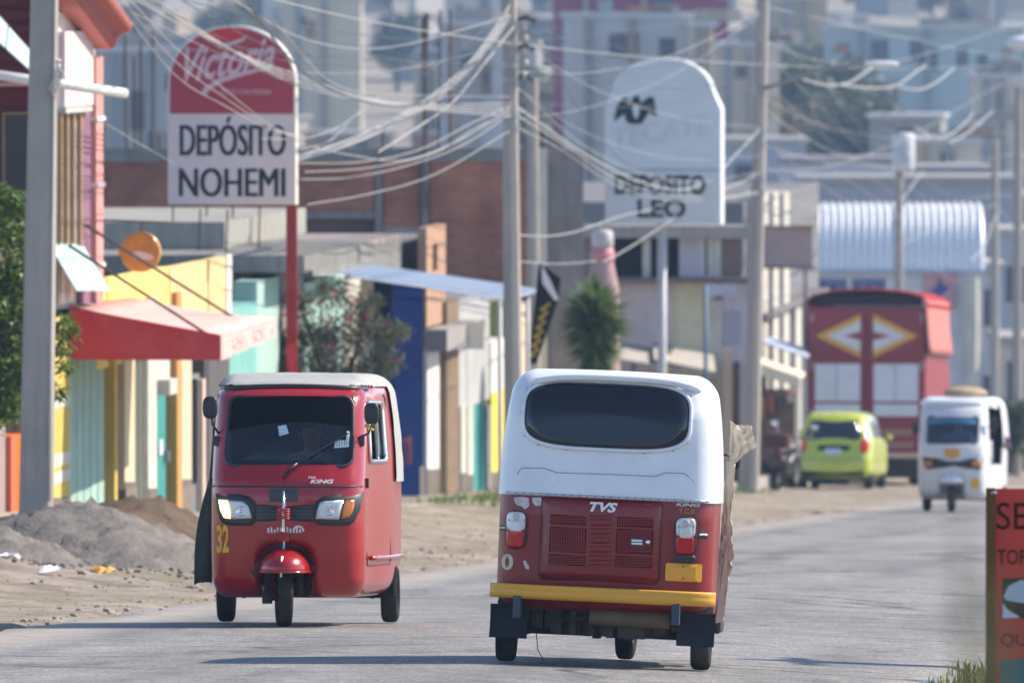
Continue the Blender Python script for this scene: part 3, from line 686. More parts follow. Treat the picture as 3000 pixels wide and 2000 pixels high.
# fender, wheel, fork, spring ornament
fx = zu(574)
b = B(); b.add([(fx + .180 * x_, 2.10 + .27 * y_, zv(1180) + .165 * max(z_, -.06)) for x_, y_, z_ in ICO2[0]], ICO2[1]); fn_ = b.part('fender', redp, red, True)
b = B(); b.tube([(fx + .180 * math.cos(math.pi * k / 16), 2.10 + .27 * math.sin(math.pi * k / 16), zv(1182)) for k in range(17)], .008, 6); b.part('fender_lip', redp, fn_, True)
b = B(); s.ring(b, [(fx + .195 * math.cos(math.pi * i / 20), zv(1185) + .185 * math.sin(math.pi * i / 20)) for i in range(21)], '+y', .004, .02, 6, False); b.part('arch_rubber', black, red, True)
b = B(); b.box(fx - .19, fx + .19, 1.62, 1.66, .2, .62); b.part('wheel_well', underm, red)
wheel(red, (zu(567), 2.03, .2), .2, .10, steer=.16)
b = B(); b.tube([(zu(480), 2.03, .2), (zu(478), 2.0, .40), (zu(500), 1.95, .46)], .03, 8); b.tube([(zu(480), 2.03, .2), (zu(567), 2.03, .2)], .02, 8); b.box(zu(500), zu(450), 1.98, 2.1, .16, .25); b.tube([(zu(655), 2.0, .22), (zu(650), 1.95, .4)], .022, 8); b.part('fork', underm, red, True)
b = B(); b.tube([(zu(366), 2.06, zv(1140)), (zu(400), 2.07, zv(1195)), (zu(445), 2.05, zv(1250))], .008, 6); b.part('crash_bar', black, red, True)
b = B(); b.tube([s.pt('+y', zu(572), zv(735), .05), s.pt('+y', zu(572), zv(900), .06), s.pt('+y', zu(571), zv(1040), .06), Vector((zu(570), 2.33, zv(1110))), Vector((zu(570), 2.37, zv(1210)))], [.008, .012, .01, .008, .008], 8); oo = b.part('bonnet_ornament', chrome, red, True)
for (a0, a1, rr_) in ((832, 895, .042), (962, 1012, .036)):
    b = B(); pts = []
    for k in range(60):
        a = 2 * math.pi * k / 12; q = s.pt('+y', zu(572), zv(a0 + (a1 - a0) * k / 59), .06); pts.append(q + Vector((rr_ * math.cos(a), rr_ * .6 * math.sin(a), 0)))
    b.tube(pts, .006, 5); b.part('coil_spring', M('red_spring', (.45, .03, .03), .35), oo, True)
# door on the sunny side
b = B(); s.ring(b, DOORWIN, '-x', .008, .016, 6); b.part('door_window_frame', chrome, red, True)
b = B(); b.tube([s.pt('-x', 1.30, 1.15, .0), s.pt('-x', 1.30, 1.54, .0)], .009, 6); b.part('window_divider', black, red)
b = B(); s.patch(b, rrect(.98, 1.28, 1.15, 1.54, .02), '-x', -.01, 3, .002); b.part('door_window', glassmat('side_pane', (.5, .53, .55), .15), red)
b = B(); b.tube([s.pt('-x', u, v, .001) for u, v in rrect(.70, 1.74, .42, 1.60, .05, 4)], .006, 5, True); b.part('door_seam', black, red, True)
b = B(); b.tube([s.pt('-x', -.2 + .2 * k, .47, .012) for k in range(10)], .016, 6); b.part('side_rail', redp, red, True)
for v in (1.28, .99):
    for sx in ('-x', '+x'):
        b = B(); q = s.pt(sx, 1.80, v, .0); b.box(q.x - .02, q.x + .02, q.y - .02, q.y + .03, v - .035, v + .035); b.part('hinge', black, red, bevel=.006)
q = s.pt('-x', 1.8, 1.33); mirror(red, [(q.x, q.y, 1.31), (q.x - .06, q.y + .02, 1.33), (q.x - .09, q.y + .03, 1.40)], (q.x - .085, q.y + .05, 1.47), (.052, .02, .075))
b = B(); rock(b, (q.x - .055, q.y + .06, 1.385), .025, 3); rock(b, (q.x - .085, q.y + .06, 1.36), .02, 4); b.part('ribbon', M('yellow_ribbon', (.6, .4, .08), .6), red, True)
q = s.pt('+x', 1.8, 1.33); mirror(red, [(q.x, q.y, 1.33), (q.x + .04, q.y + .02, 1.39), (q.x + .05, q.y + .03, 1.46)], (q.x + .055, q.y + .05, 1.51), (.052, .02, .078))
# loose side curtain hanging on the shaded side
b = B(); vv = []; nr, nc = 26, 8
for i in range(nr + 1):
    t = i / nr; z = 1.36 - 1.05 * t
    x0 = .535 + .02 * t; wd = .01 + .34 * max(0, t - .12) ** 1.1
    for j in range(nc + 1):
        qx = x0 + wd * j / nc * (.75 + .25 * math.sin(4 * t)); yy = 1.62 - .55 * j / nc + .05 * math.sin(9 * j / nc + 5 * t)
        vv.append((qx + .012 * math.sin(14 * j / nc + 3 * t), yy, z - .03 * (j / nc) * t + .015 * noise.noise(Vector((j * .5, i * .3, 0)))))
b.add(vv, [(i * (nc + 1) + j, i * (nc + 1) + j + 1, (i + 1) * (nc + 1) + j + 1, (i + 1) * (nc + 1) + j) for i in range(nr) for j in range(nc)])
co = b.part('side_curtain', M('grey_curtain', (.05, .052, .05), .7, var=.2, bump=.2), red, True, fixn=False); sm_ = co.modifiers.new('t', 'SOLIDIFY'); sm_.thickness = .006
b = B(); b.tube([(.54, 1.55, 1.30), (.56, 1.55, .9), (.585, 1.55, .55), (.60, 1.55, .30)], [.012, .025, .04, .045], 8); b.part('curtain_roll', M('grey_curtain_roll', (.06, .062, .06), .75, var=.3, scale=8), red, True)
bpy.context.view_layer.update()
drv = driver('person in dark shirt driving the red rickshaw behind its windscreen', red.matrix_world @ Matrix.Translation((-.08, .06, -.03)), M('dark_shirt', (.045, .05, .07), .9))

# ---------------- white-hooded rickshaw driving away
def wu(X, Y): return (X - 626 + (Y - 1000) * .04) / 813.5
def wv(X, Y): return (1495 + (X - 626) * .042 - Y) / 813.5
def wp(pts): return [(wu(a, c), wv(a, c)) for a, c in pts]
def wr(X0, X1, Y0, Y1, r=.012, n=4):
    u0, v1 = wu(X0, Y0), wv((X0 + X1) / 2, Y0); u1, v0 = wu(X1, Y1), wv((X0 + X1) / 2, Y1)
    return rrect(u0, u1, v0, v1, min(r, (u1 - u0) / 2.01, (v1 - v0) / 2.01), n)
Yw = 73.0; ROT_W = (-.034, .043, -.062)
mw = Matrix.Rotation(ROT_W[2], 3, 'Z'); rr0 = Vector((PX(1385, Yw), Yw, 0)); ul = rr0.x - edge(Yw)
wht = thing('auto_rickshaw', 'red three-wheeled rickshaw with white moulded hood and yellow bumper seen from behind', 'rickshaw', (rr0.x, rr0.y, road_z(ul, Yw) + .006), ROT_W, 'three-wheeled rickshaws', local=True)
rick_common(wht, redp2, whitep, roofoff=.014)
OV = selip(wu(636, 288), wv(636, 288), .486, .190, 3.8)
b = B(); s.patch(b, OV, '-y', .032, 8, .01); b.part('rear_window', darkglass, wht, True)
b = B(); s.ring(b, selip(wu(636, 288), wv(636, 288), .497, .201, 3.8), '-y', .026, .012, 6); b.part('window_rim', whitep, wht, True)
b = B()
for k in range(14):
    a = 2 * math.pi * (k + .5) / 14; q = selip(wu(636, 288), wv(636, 288), .512, .216, 3.8, 14)[k]; rock(b, s.pt('-y', q[0], q[1], .017), .006, k)
b.part('rivets', steel, wht)['kind'] = 'stuff'
b = B(); b.tube([(lambda t_: Vector((.02 + .51 * t_, s.pt('-y', .02 + .51 * t_, 1.645).y - .022, 1.708 - .05 * abs(t_) ** 3.5)))(-1 + k / 15) for k in range(31)], [.006] + [.022] * 29 + [.006], 8); b.part('hood_brow', whitep, wht, True)
b = B(); b.tube([s.pt('-y', *p, .0165) for p in wp([(205, 570), (225, 540), (335, 540), (400, 562), (640, 568), (870, 578), (920, 560), (1010, 563), (1060, 600)])], .003, 5); b.part('hood_seam', M('seam_grey', (.35, .36, .38), .6), wht)
b = B(); b.tube([s.pt('-y', -.60 + .04 * k, 1.005, .014) for k in range(31)], .009, 6); b.part('hood_trim', M('trim_alloy', (.55, .56, .58), .35, .7), wht, True)
b = B()
for k in range(26): rock(b, s.pt('-y', -.585 + .047 * k, 1.005, .022), .0055, k)
b.part('trim_rivets', black, wht)['kind'] = 'stuff'
# engine cover
b = B(); s.patch(b, wr(328, 890, 686, 1082, .035, 5), '-y', .012, 5); cov = b.part('engine_cover', redp2, wht, True)
b = B(); s.ring(b, wr(328, 890, 686, 1082, .035, 5), '-y', .004, .006, 5); b.part('cover_gap', black, cov, True)
meshm = M('grille_mesh_red', (.09, .012, .014), .7, var=.4, scale=90)
for (X0, X1, Y0, Y1) in ((368, 540, 765, 812), (366, 538, 824, 945), (362, 534, 955, 1006), (690, 862, 775, 822), (687, 860, 832, 950), (682, 856, 963, 1016)):
    b = B(); s.patch(b, wr(X0, X1, Y0, Y1, .008, 3), '-y', .0135, 3); g_ = b.part('vent_grille', meshm, cov)
    b = B()
    for k in range(int((X1 - X0) / 12)):
        X = X0 + 6 + 12 * k; s.patch(b, wp([(X, Y0 + 3), (X + 4, Y0 + 3), (X + 4, Y1 - 3), (X, Y1 - 3)]), '-y', .0155, 2, .002)
    for k in range(int((Y1 - Y0) / 12)):
        Y_ = Y0 + 6 + 12 * k; s.patch(b, wp([(X0 + 3, Y_), (X1 - 3, Y_), (X1 - 3, Y_ + 4), (X0 + 3, Y_ + 4)]), '-y', .0157, 2, .002)
    b.part('grille_wires', redp2, cov)['kind'] = 'stuff'
for k in range(6):
    Y0 = 765 + 43 * k; b = B(); vv = []
    for X in (558, 580, 612, 644, 664):
        e = 0 if X in (558, 664) else 1
        for (dy, of) in ((0, .012), (8, .012 + .016 * e), (20, .012 + .020 * e), (24, .012)): vv.append(s.pt('-y', wu(X, Y0 + dy), wv(X, Y0 + dy), of))
    b.add(vv, [(i * 4 + j, i * 4 + j + 1, (i + 1) * 4 + j + 1, (i + 1) * 4 + j) for i in range(4) for j in range(3)]); b.part('louvre', redp2, cov, True)
for (X0, X1, Y0) in ((360, 410, 700), (815, 865, 712), (352, 402, 1020), (800, 850, 1040)):
    b = B(); s.patch(b, wr(X0, X1, Y0, Y0 + 9, .004, 2), '-y', .016, 2); b.part('cover_latch', redp2, cov)
b = B(); s.text(b, 'TVS', '-y', wu(556, 725), wu(692, 725), wv(624, 750), wv(624, 703), .016, .04, .3); b.part('maker_lettering', whitet, wht)
b = B(); s.text(b, 'KING', '-y', wu(972, 713), wu(1088, 713), wv(1030, 722), wv(1030, 706), .005, .02, .25); b.part('maker_lettering', whitet, wht)
b = B(); s.text(b, 'T.C.II', '-y', wu(985, 743), wu(1058, 743), wv(1022, 757), wv(1022, 731), .005, .02); b.part('fleet_lettering', goldt, wht)
for bo, mt_, of in ((.03, M('cream_sticker', (.62, .54, .42), .7, var=.1, scale=30), .004),):
    b = B(); s.text(b, '0', '-y', wu(128, 990), wu(188, 990), wv(158, 1030), wv(158, 953), of, bo); b.part('number_sticker', mt_, wht)
tornm = M('torn_sticker', (.60, .55, .52), .8, var=.3, scale=30)
for pts in ([(190, 682), (232, 678), (262, 684), (265, 722), (244, 738), (228, 724), (204, 718), (192, 700)], [(278, 682), (318, 680), (330, 700), (318, 722), (294, 720), (280, 704)], [(235, 985), (248, 984), (256, 1002), (266, 1010), (264, 1028), (250, 1024), (240, 1004)]):
    b = B(); s.patch(b, wp(pts), '-y', .004, 2, .001); b.part('torn_sticker', tornm, wht)
for X0, Y0 in ((152, 748), (972, 776)):
    b = B(); s.patch(b, rrect(wu(X0 - 4, Y0), wu(X0 + 104, Y0), wv(X0 + 50, Y0 + 182), wv(X0 + 50, Y0 - 5), .055, 6), '-y', .018, 4); lt = b.part('tail_lamp', black, wht, True)
    b = B(); s.patch(b, rrect(wu(X0 + 4, Y0), wu(X0 + 96, Y0), wv(X0 + 50, Y0 + 96), wv(X0 + 50, Y0 + 2), .032, 6), '-y', .026, 4); b.part('lamp_casing', M('lamp_silver', (.62, .63, .66), .3, .3, var=.05), lt, True)
    b = B(); s.patch(b, rrect(wu(X0 + 6, Y0), wu(X0 + 92, Y0), wv(X0 + 50, Y0 + 174), wv(X0 + 50, Y0 + 84), .026, 6), '-y', .028, 4); b.part('stop_lens', redlens, lt, True)
    b = B(); s.patch(b, rrect(wu(X0 + 22, Y0), wu(X0 + 80, Y0), wv(X0 + 50, Y0 + 98), wv(X0 + 50, Y0 + 46), .012, 4), '-y', .034, 3); b.part('reversing_lens', clear, lt, True)
    b = B(); q = s.pt('-y', wu(X0 + 52, Y0 + 26), wv(X0 + 52, Y0 + 26), .026); b.lathe([(.022, 0), (.020, -.008), (.008, -.01), (0, -.012)], q, 'y', 16); b.part('indicator_lens', M('pale_lens', (.55, .50, .50), .2), lt, True)
    for dx, dy in ((14, 42), (88, 42), (14, 130), (88, 130)):
        b = B(); rock(b, s.pt('-y', wu(X0 + dx, Y0 + dy), wv(X0 + dx, Y0 + dy), .03), .006, 1); b.part('screw', black, lt)
b = B(); s.patch(b, wr(924, 1094, 996, 1082, .012), '-y', .022, 3); pl = b.part('number_plate', yellowp, wht)
for Y_ in (1010, 1068):
    b = B(); rock(b, s.pt('-y', wu(1008, Y_), wv(1008, Y_), .024), .007, 1); b.part('bolt', black, pl)
b = B(); s.patch(b, wr(968, 1066, 955, 990, .018), '-y', .035, 3); b.part('plate_lamp', black, wht, True)
b = B(); s.patch(b, wr(754, 818, 874, 912, .006), '-y', .017, 2); k_ = b.part('cover_label', M('label_dark', (.05, .06, .08), .5), wht)
b = B()
for Y_ in (882, 896): s.patch(b, wr(760, 812, Y_, Y_ + 9, .003), '-y', .019, 2)
b.part('label_print', whitet, k_)
b = B(); b.lathe([(.014, 0), (.014, -.012), (.006, -.014), (0, -.014)], s.pt('-y', wu(838, 893), wv(838, 893), .012), 'y', 14); b.part('lock', chrome, wht, True)
for X0, X1, Y0 in ((112, 146, 808), (1084, 1122, 838)):
    b = B(); s.patch(b, wp([(X0, Y0), (X1, Y0), (X1, Y0 + 38), (X0, Y0 + 38)]), '-y', .005, 3); o = b.part('side_stripe', black, wht)
    b = B(); s.patch(b, wp([(X0, Y0 + 14), (X1, Y0 + 14), (X1, Y0 + 24), (X0, Y0 + 24)]), '-y', .008, 3, .002); b.part('stripe_line', whitet, o)
# bumper
b = B(); vv = []; nb = 28
for i in range(nb + 1):
    t = 2 * i / nb - 1; X = .668 * t; yb = -.505 + .13 * abs(t) ** 5
    for (dy, dz) in ((0, .385), (-.012, .395), (-.022, .405), (-.018, .425), (-.018, .445), (-.024, .462), (-.012, .47), (.02, .47), (.02, .385)): vv.append((X, yb + dy, dz))
b.add(vv, [(i * 9 + j, i * 9 + (j + 1) % 9, (i + 1) * 9 + (j + 1) % 9, (i + 1) * 9 + j) for i in range(nb) for j in range(9)] + [tuple(range(9)), tuple(range(nb * 9, nb * 9 + 9))[::-1]])
bu = b.part('bumper', yellowp, wht, True)
for X in (-.50, .44):
    b = B(); b.box(X - .022, X + .022, -.50, -.30, .27, .40); b.part('bumper_bracket', M('bracket_blue', (.07, .085, .11), .6), bu)
for sx in (-1, 1):
    b = B(); n_ = 6; vv = []
    for i in range(n_ + 1):
        for j in range(2): vv.append((sx * .555 + (-.112 + .224 * j), -.285 + .02 * math.sin(i * .7), .345 - .20 * i / n_))
    b.add(vv, [(2 * i, 2 * i + 1, 2 * i + 3, 2 * i + 2) for i in range(n_)]); o = b.part('mud_flap', M('flap_rubber', (.03, .033, .042), .8, var=.2), wht, fixn=False); md = o.modifiers.new('t', 'SOLIDIFY'); md.thickness = .008
b = B(); b.lathe([(0, -.24), (.045, -.24), (.05, -.23), (.05, .23), (.045, .24), (0, .24)], (.16, -.28, .29), 'x', 20); b.part('silencer', M('rusty_silencer', (.17, .125, .085), .7, .4, var=.3, scale=10), wht, True)
b = B(); b.tube([(-.08, -.26, .29), (-.2, -.2, .26), (-.3, -.1, .3), (-.36, .1, .32)], .018, 8); b.part('exhaust_pipe', underm, wht, True)
b = B(); b.tube([(-.44, -.1, .3), (-.40, -.18, .22), (-.38, -.2, .08), (-.345, -.2, .02)], .003, 4); b.part('loose_wire', underm, wht)
b = B()
for k in range(34):
    X = -.46 + .92 * k / 33; h = .175 + .04 * noise.noise(Vector((k * .7, 0, 0))) + .06 * abs(X / .46) ** 3; b.box(X - .02, X + .02, -.2 + .05 * math.sin(k * 1.7), .1, h, .34)
b.part('engine', underm, wht)
wheel(wht, (.03, 1.985, .2), .2, .105, steer=-.05)
# cream side curtain flapping on the right
crm = M('cream_tarpaulin', (.60, .52, .40), .8, var=.15, scale=6, bump=.3, bscale=10)
def sheet(name, mat, par, out, yf, n=7, seed=0., amp=.02):
    """crumpled cloth: outline in local x,z, filled by rings and pushed about along y"""
    m_ = len(out); cx_ = sum(p[0] for p in out) / m_; cz_ = sum(p[1] for p in out) / m_; vs = []
    def q(x_, z_): k_ = noise.noise(Vector((x_ * 14, z_ * 14, seed))); return (x_ + .25 * amp * k_, yf + amp * 2 * abs(k_) + amp * noise.noise(Vector((x_ * 31, z_ * 31, seed))), z_)
    for r_ in range(n): vs += [q(cx_ + (p[0] - cx_) * (1 - r_ / n), cz_ + (p[1] - cz_) * (1 - r_ / n)) for p in out]
    vs.append(q(cx_, cz_)); fs = [(r_ * m_ + i, r_ * m_ + (i + 1) % m_, (r_ + 1) * m_ + (i + 1) % m_, (r_ + 1) * m_ + i) for r_ in range(n - 1) for i in range(m_)] + [((n - 1) * m_ + i, (n - 1) * m_ + (i + 1) % m_, n * m_) for i in range(m_)]
    b = B(); b.add(vs, fs); o = b.part(name, mat, par, False, fixn=False); md = o.modifiers.new('t', 'SOLIDIFY'); md.thickness = .005; return o
def densify(pts, n): return [(a[0] + (c_[0] - a[0]) * k / n, a[1] + (c_[1] - a[1]) * k / n) for a, c_ in zip(pts, pts[1:] + pts[:1]) for k in range(n)]
def wq(X, Y): return ((X - 626) / 813.5, (1510 - Y) / 813.5)
flap = [wq(*p) for p in ((1168, 300), (1195, 322), (1270, 318), (1278, 345), (1300, 425), (1270, 442), (1235, 470), (1205, 505), (1172, 500))]
sheet('side_curtain', crm, wht, densify(flap, 4), .62, 7, 2., .02)
rg = random.Random(4); right = [wq(1205 - 30 * (k / 40) ** .7 + 26 * math.exp(-((k - 24) / 7) ** 2) + 9 * rg.uniform(-1, 1), 500 + 19.5 * k) for k in range(41)]
left = [wq(1140, 1290), wq(1138, 1000), wq(1150, 780), wq(1160, 500)]
sheet('curtain_fringe', crm, wht, right + densify(left, 6)[:19], .60, 5, 7., .012)
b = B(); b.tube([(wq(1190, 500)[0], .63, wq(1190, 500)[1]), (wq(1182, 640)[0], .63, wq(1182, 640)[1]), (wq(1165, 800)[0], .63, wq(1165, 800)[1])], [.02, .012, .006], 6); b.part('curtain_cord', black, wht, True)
mirror(wht, [(.56, 1.75, 1.28), (.64, 1.77, 1.27)], (.655, 1.75, 1.25), (.035, .02, .06))
b = B(); b.box(.60, .655, .9, 1.3, .2, .36); b.part('side_step', black, wht, bevel=.03)

# ---------------- far white rickshaw
Yf = 188.; ROT_F = (.034, 0, math.pi - .135)
mf = Matrix.Rotation(ROT_F[2], 3, 'Z'); ff = Vector((PX(2186, Yf), Yf, 0)); fl = ff - mf @ Vector((0, 2.03, 0))
far = thing('auto_rickshaw', 'small white three-wheeled rickshaw coming head-on in the distance beside the red truck', 'rickshaw', (fl.x, fl.y, road_z(fl.x - edge(fl.y), fl.y) + .005), ROT_F, 'three-wheeled rickshaws', local=True)
whb = M('white_body_paint', (.66, .66, .68), .35, var=.05, coat=.3, dirt=(.5, .46, .42), dirtamt=.2)
fw_ = 28224 / Yf
def qu(X): return -((2200 + X / 2.614) * .784 - 2186) / fw_
def qv(Y): return (1161 - (1050 + Y / 2.614) * .784) / fw_
FW = rrect(qu(1735), qu(1345), qv(600), qv(395), .05, 6)
rick_common(far, whb, whitep, holes=(FW,), roofoff=.03)
b = B(); s.patch(b, FW, '+y', -.006, 4, .004); b.part('windscreen', glassmat('blue_windscreen', (.25, .34, .42), .12), far, True)
b = B(); s.ring(b, FW, '+y', .002, .014, 6); b.part('windscreen_seal', black, far, True)
b = B(); s.patch(b, rrect(qu(1735), qu(1345), qv(455), qv(405), .01), '+y', .003, 3, .002); b.part('sun_strip', M('blue_strip', (.06, .22, .36), .4), far)
b = B(); b.tube([s.pt('+y', -.52 + k * .052, 1.66, .04) for k in range(21)], .055, 8); b.part('roof_visor', whitep, far, True)
mk = [(1310, 705), (1430, 715), (1500, 740), (1600, 738), (1690, 712), (1785, 712), (1760, 800), (1650, 790), (1560, 770), (1480, 785), (1350, 800)]
b = B(); s.patch(b, [(qu(x_), qv(y_)) for x_, y_ in mk], '+y', .02, 3); b.part('headlamp_mask', black, far, True)
for X in (1355, 1735):
    b = B(); s.patch(b, rrect(qu(X + 35), qu(X - 35), qv(780), qv(735), .02), '+y', .028, 3); b.part('headlamp', amber, far, True)
b = B(); s.patch(b, [(qu(x_), qv(y_)) for x_, y_ in [(1490, 640), (1600, 640), (1610, 690), (1550, 722), (1490, 690)]], '+y', .022, 2); b.part('yellow_badge', yellowp, far)
b = B(); s.patch(b, rrect(qu(1750), qu(1690), qv(945), qv(865), .02), '+y', .004, 2); b.part('yellow_sticker', yellowt, far)
b = B(); b.add([(.0 + .20 * x_, 2.02 + .22 * y_, .47 + .14 * max(z_, -.2)) for x_, y_, z_ in ICO2[0]], ICO2[1]); b.part('fender', whitep, far, True)
wheel(far, (0, 2.03, .2), .2, .10)
q = s.pt('+x', 1.8, 1.33); mirror(far, [(q.x, q.y, 1.25), (q.x + .07, q.y, 1.27)], (q.x + .1, q.y, 1.28), (.05, .02, .08))
q = s.pt('-x', 1.8, 1.33); mirror(far, [(q.x, q.y, 1.3), (q.x - .09, q.y, 1.32)], (q.x - .12, q.y, 1.36), (.06, .02, .1))
b = B(); b.add([(-.08 + .34 * x_ + .03 * noise.noise(Vector((x_ * 3, y_, z_))), .75 + .45 * y_, 1.82 + .11 * max(-.3, z_)) for x_, y_, z_ in ICO2[0]], ICO2[1]); b.part('roof_bundle', M('bundle_tan', (.42, .33, .22), .9, var=.3, scale=6), far, True)
b = B(); b.box(-.50, -.40, .62, 1.6, .33, 1.10); b.part('side_door', whb, far, bevel=.02)
bpy.context.view_layer.update()
driver('person driving the small white rickshaw in the distance', far.matrix_world @ Matrix.Translation((.02, .1, 0)), M('blue_shirt', (.05, .16, .34), .9), group='people in the far white rickshaw')
driver('passenger leaning out of the sunny side of the far white rickshaw', far.matrix_world @ Matrix.Translation((-.36, -.32, .0)) @ Matrix.Rotation(-.10, 4, 'Y'), M('navy_shirt', (.03, .05, .12), .9), group='people in the far white rickshaw')
# ------------------------------------------------------------------ parked truck
Yt = 256.; tk = F / Yt; ROT_T = (-.034, 0, -.10)
tr = thing('cargo_truck', 'tall red cargo truck with yellow chevrons on its rear doors parked beyond the green car', 'truck', (PX(1990, Yt), Yt, gh(PX(1990, Yt), Yt)), ROT_T, local=True)
TB = 960 + F * 1.405 / Yt
def tu(px): return (px - 1990) / tk
def tv(py): return (TB - py) / tk
tred = M('truck_red', (.25, .010, .018), .5, var=.12, scale=1.2, dirt=(.17, .04, .04), dirtamt=.35, dscale=1.5)
twh = M('truck_white', (.66, .67, .70), .55, var=.06, dirt=(.45, .4, .38), dirtamt=.2)
b = B(); b.box(tu(1853), tu(2126), .0, 7.6, .62, tv(704)); b.part('cargo_box', tred, tr, bevel=.03)
for (a0, a1) in ((1858, 1988), (1993, 2122)):
    b = B(); b.box(tu(a0), tu(a1), -.05, 0, tv(1050), tv(708)); d_ = b.part('rear_door', tred, tr, bevel=.012)
    b = B(); b.box(tu(a0 + 14), tu(a1 - 12), -.066, -.05, tv(922), tv(836)); b.part('white_panel', twh, d_)
    b = B(); b.box(tu(a0 + 14), tu(a1 - 12), -.066, -.05, tv(956), tv(928)); b.part('white_panel', twh, d_)
    b = B(); b.box(tu((a0 + a1) / 2 - 3), tu((a0 + a1) / 2 + 1), -.072, -.06, tv(922), tv(836)); b.part('panel_rib', M('rib_grey', (.45, .45, .48), .6), d_)
    sgn = 1 if a0 > 1900 else -1; c0 = 2006 if sgn > 0 else 1976
    def ch(out, inn, zt, name, mat, off):
        b = B(); y = -.05 - off
        pts = [(c0 + sgn * 0, 772 - zt), (c0 + sgn * out, 772), (c0, 772 + zt), (c0, 772 + zt - inn), (c0 + sgn * (out - inn * 1.55), 772), (c0, 772 - zt + inn)]
        b.prism([(tu(x_), y, tv(y_)) for x_, y_ in pts], (0, -.004, 0)); b.part(name, mat, d_)
    ch(103, 15, 50, 'yellow_chevron', M('chevron_yellow', (.66, .33, .03), .5), .002); ch(78, 26, 36, 'white_chevron', M('chevron_white', (.62, .60, .58), .5), .003)
    for k in range(3):
        b = B(); b.box(tu(a0 + (4 if sgn < 0 else 122)), tu(a0 + (9 if sgn < 0 else 127)), -.075, -.05, tv(730 + 110 * k) - .1, tv(730 + 110 * k) + .1); b.part('hinge', steel, d_)
tarpm = M('red_tarpaulin', (.40, .06, .06), .75, var=.15, scale=2, bump=.3, bscale=3)
b = B(); vv = []; nx_, ny_ = 16, 10
for j in range(ny_ + 1):
    for i in range(nx_ + 1):
        a = math.pi * i / nx_; vv.append((tu(1990) - 1.27 * math.cos(a) * 1.0, -.15 + 7.7 * j / ny_, tv(704) + .36 * math.sin(a) ** .6 + .03 * math.sin(j * 2.3)))
b.add(vv, [(j * (nx_ + 1) + i, j * (nx_ + 1) + i + 1, (j + 1) * (nx_ + 1) + i + 1, (j + 1) * (nx_ + 1) + i) for j in range(ny_) for i in range(nx_)])
o = b.part('tarpaulin', tarpm, tr, True, fixn=False); md = o.modifiers.new('t', 'SOLIDIFY'); md.thickness = .02
b = B(); vv = []
for j in range(13):
    for i in range(8):
        t = i / 7; vv.append((tu(2126) + .02 + .08 * t ** 1.5 + .05 * math.sin(j * 1.9) * t, -.1 + .62 * j, tv(702) + .12 - 1.12 * t))
b.add(vv, [(j * 8 + i, j * 8 + i + 1, (j + 1) * 8 + i + 1, (j + 1) * 8 + i) for j in range(12) for i in range(7)])
o = b.part('tarpaulin_side', M('pale_tarpaulin', (.50, .21, .19), .8, var=.12, scale=2), tr, True, fixn=False); md = o.modifiers.new('t', 'SOLIDIFY'); md.thickness = .02  # hanging side is a paler pink than the tarpaulin top
b = B(); b.box(tu(1866), tu(2118), .02, .1, tv(703), tv(676)); b.part('load_shadow_board', M('opening_shade', (.03, .02, .025), .9), tr)  # dark board paints the shade in the opening under the tarpaulin
b = B(); b.box(tu(1853), tu(2126), -.09, .05, .60, .78); b.part('bumper', tred, tr)
b = B()
for (x0, x1, y0) in ((2032, 2098, 985), (2030, 2100, 1015)):
    for k in range(7): b.box(tu(x0 + (x1 - x0) * k / 7), tu(x0 + (x1 - x0) * (k + .65) / 7), -.058, -.052, tv(y0 + 16), tv(y0))
b.part('painted_lettering', M('faded_gold', (.42, .26, .18), .7), tr)
b = B(); b.box(tu(1990), tu(2120), -.10, -.09, tv(1052), tv(1040)); b.part('bumper_stripe', M('stripe_tan', (.55, .42, .3), .6), tr)
b = B(); b.box(tu(1870), tu(2110), .3, 7.2, .42, .62); b.box(tu(1862), tu(2118), .5, .56, .16, .62); b.part('chassis', underm, tr)  # rear plate is added to darken the gap beneath the body
for sx in (-1, 1):
    for y_ in (1.3, 6.6): wheel(tr, (sx * .98, y_, .5), .5, .34)
b = B(); b.box(-1.15, 1.15, 7.7, 9.3, .6, 2.6); b.part('cab', tred, tr, bevel=.12)
# ------------------------------------------------------------------ green hatchback
lat2 = lattice(40, 60, 40)
def car_shell():
    half = np.array([.77, 1.75, .66]); p = rounded(lat2[0], half, .17) + np.array([0, 1.75, .85]); x, y, z = p.T.copy()
    up = np.clip((z - .92) / .6, 0, 1); x2 = x * (1 - .25 * up ** 1.15) * (1 - .06 * np.clip((.5 - z) / .3, 0, 1) ** 2)
    wr = npstep(1.2, 0, y); ax = np.abs(x) / .77
    y2 = y + wr * (np.interp(z, [.19, .35, .62, .9, 1.1, 1.45, 1.51], [.08, .0, .0, .09, .20, .46, .55]) + .14 * ax ** 2.5)
    wf = npstep(2.2, 3.5, y); y2 = y2 - wf * (np.interp(z, [.19, .9, 1.0, 1.51], [0, .1, .9, 1.5]) + .2 * ax ** 2.5)
    z2 = z + .03 * (1 - ax ** 2) * npstep(1.2, 1.5, z); return Shell(np.stack([x2, y2, z2], 1), lat2[1])
CS = car_shell(); Yc = 244.; ck = F / Yc
car = thing('hatchback_car', 'lime green hatchback car parked on the dirt shoulder in front of the red truck', 'car', (PX(1912, Yc), Yc, gh(PX(1912, Yc), Yc)), (-.034, 0, -.135), local=True)
lime = M('lime_paint', (.46, .52, .05), .28, var=.03, coat=.6, dirt=(.35, .36, .12), dirtamt=.15)
CB = 960 + F * 1.25 / Yc
def cu_(px): return (px - 1912) / ck
def cv_(py): return (CB - py) / ck
GW = rrect(-.58, .58, .98, 1.36, .09, 6, .10, .10)
c = CS.c
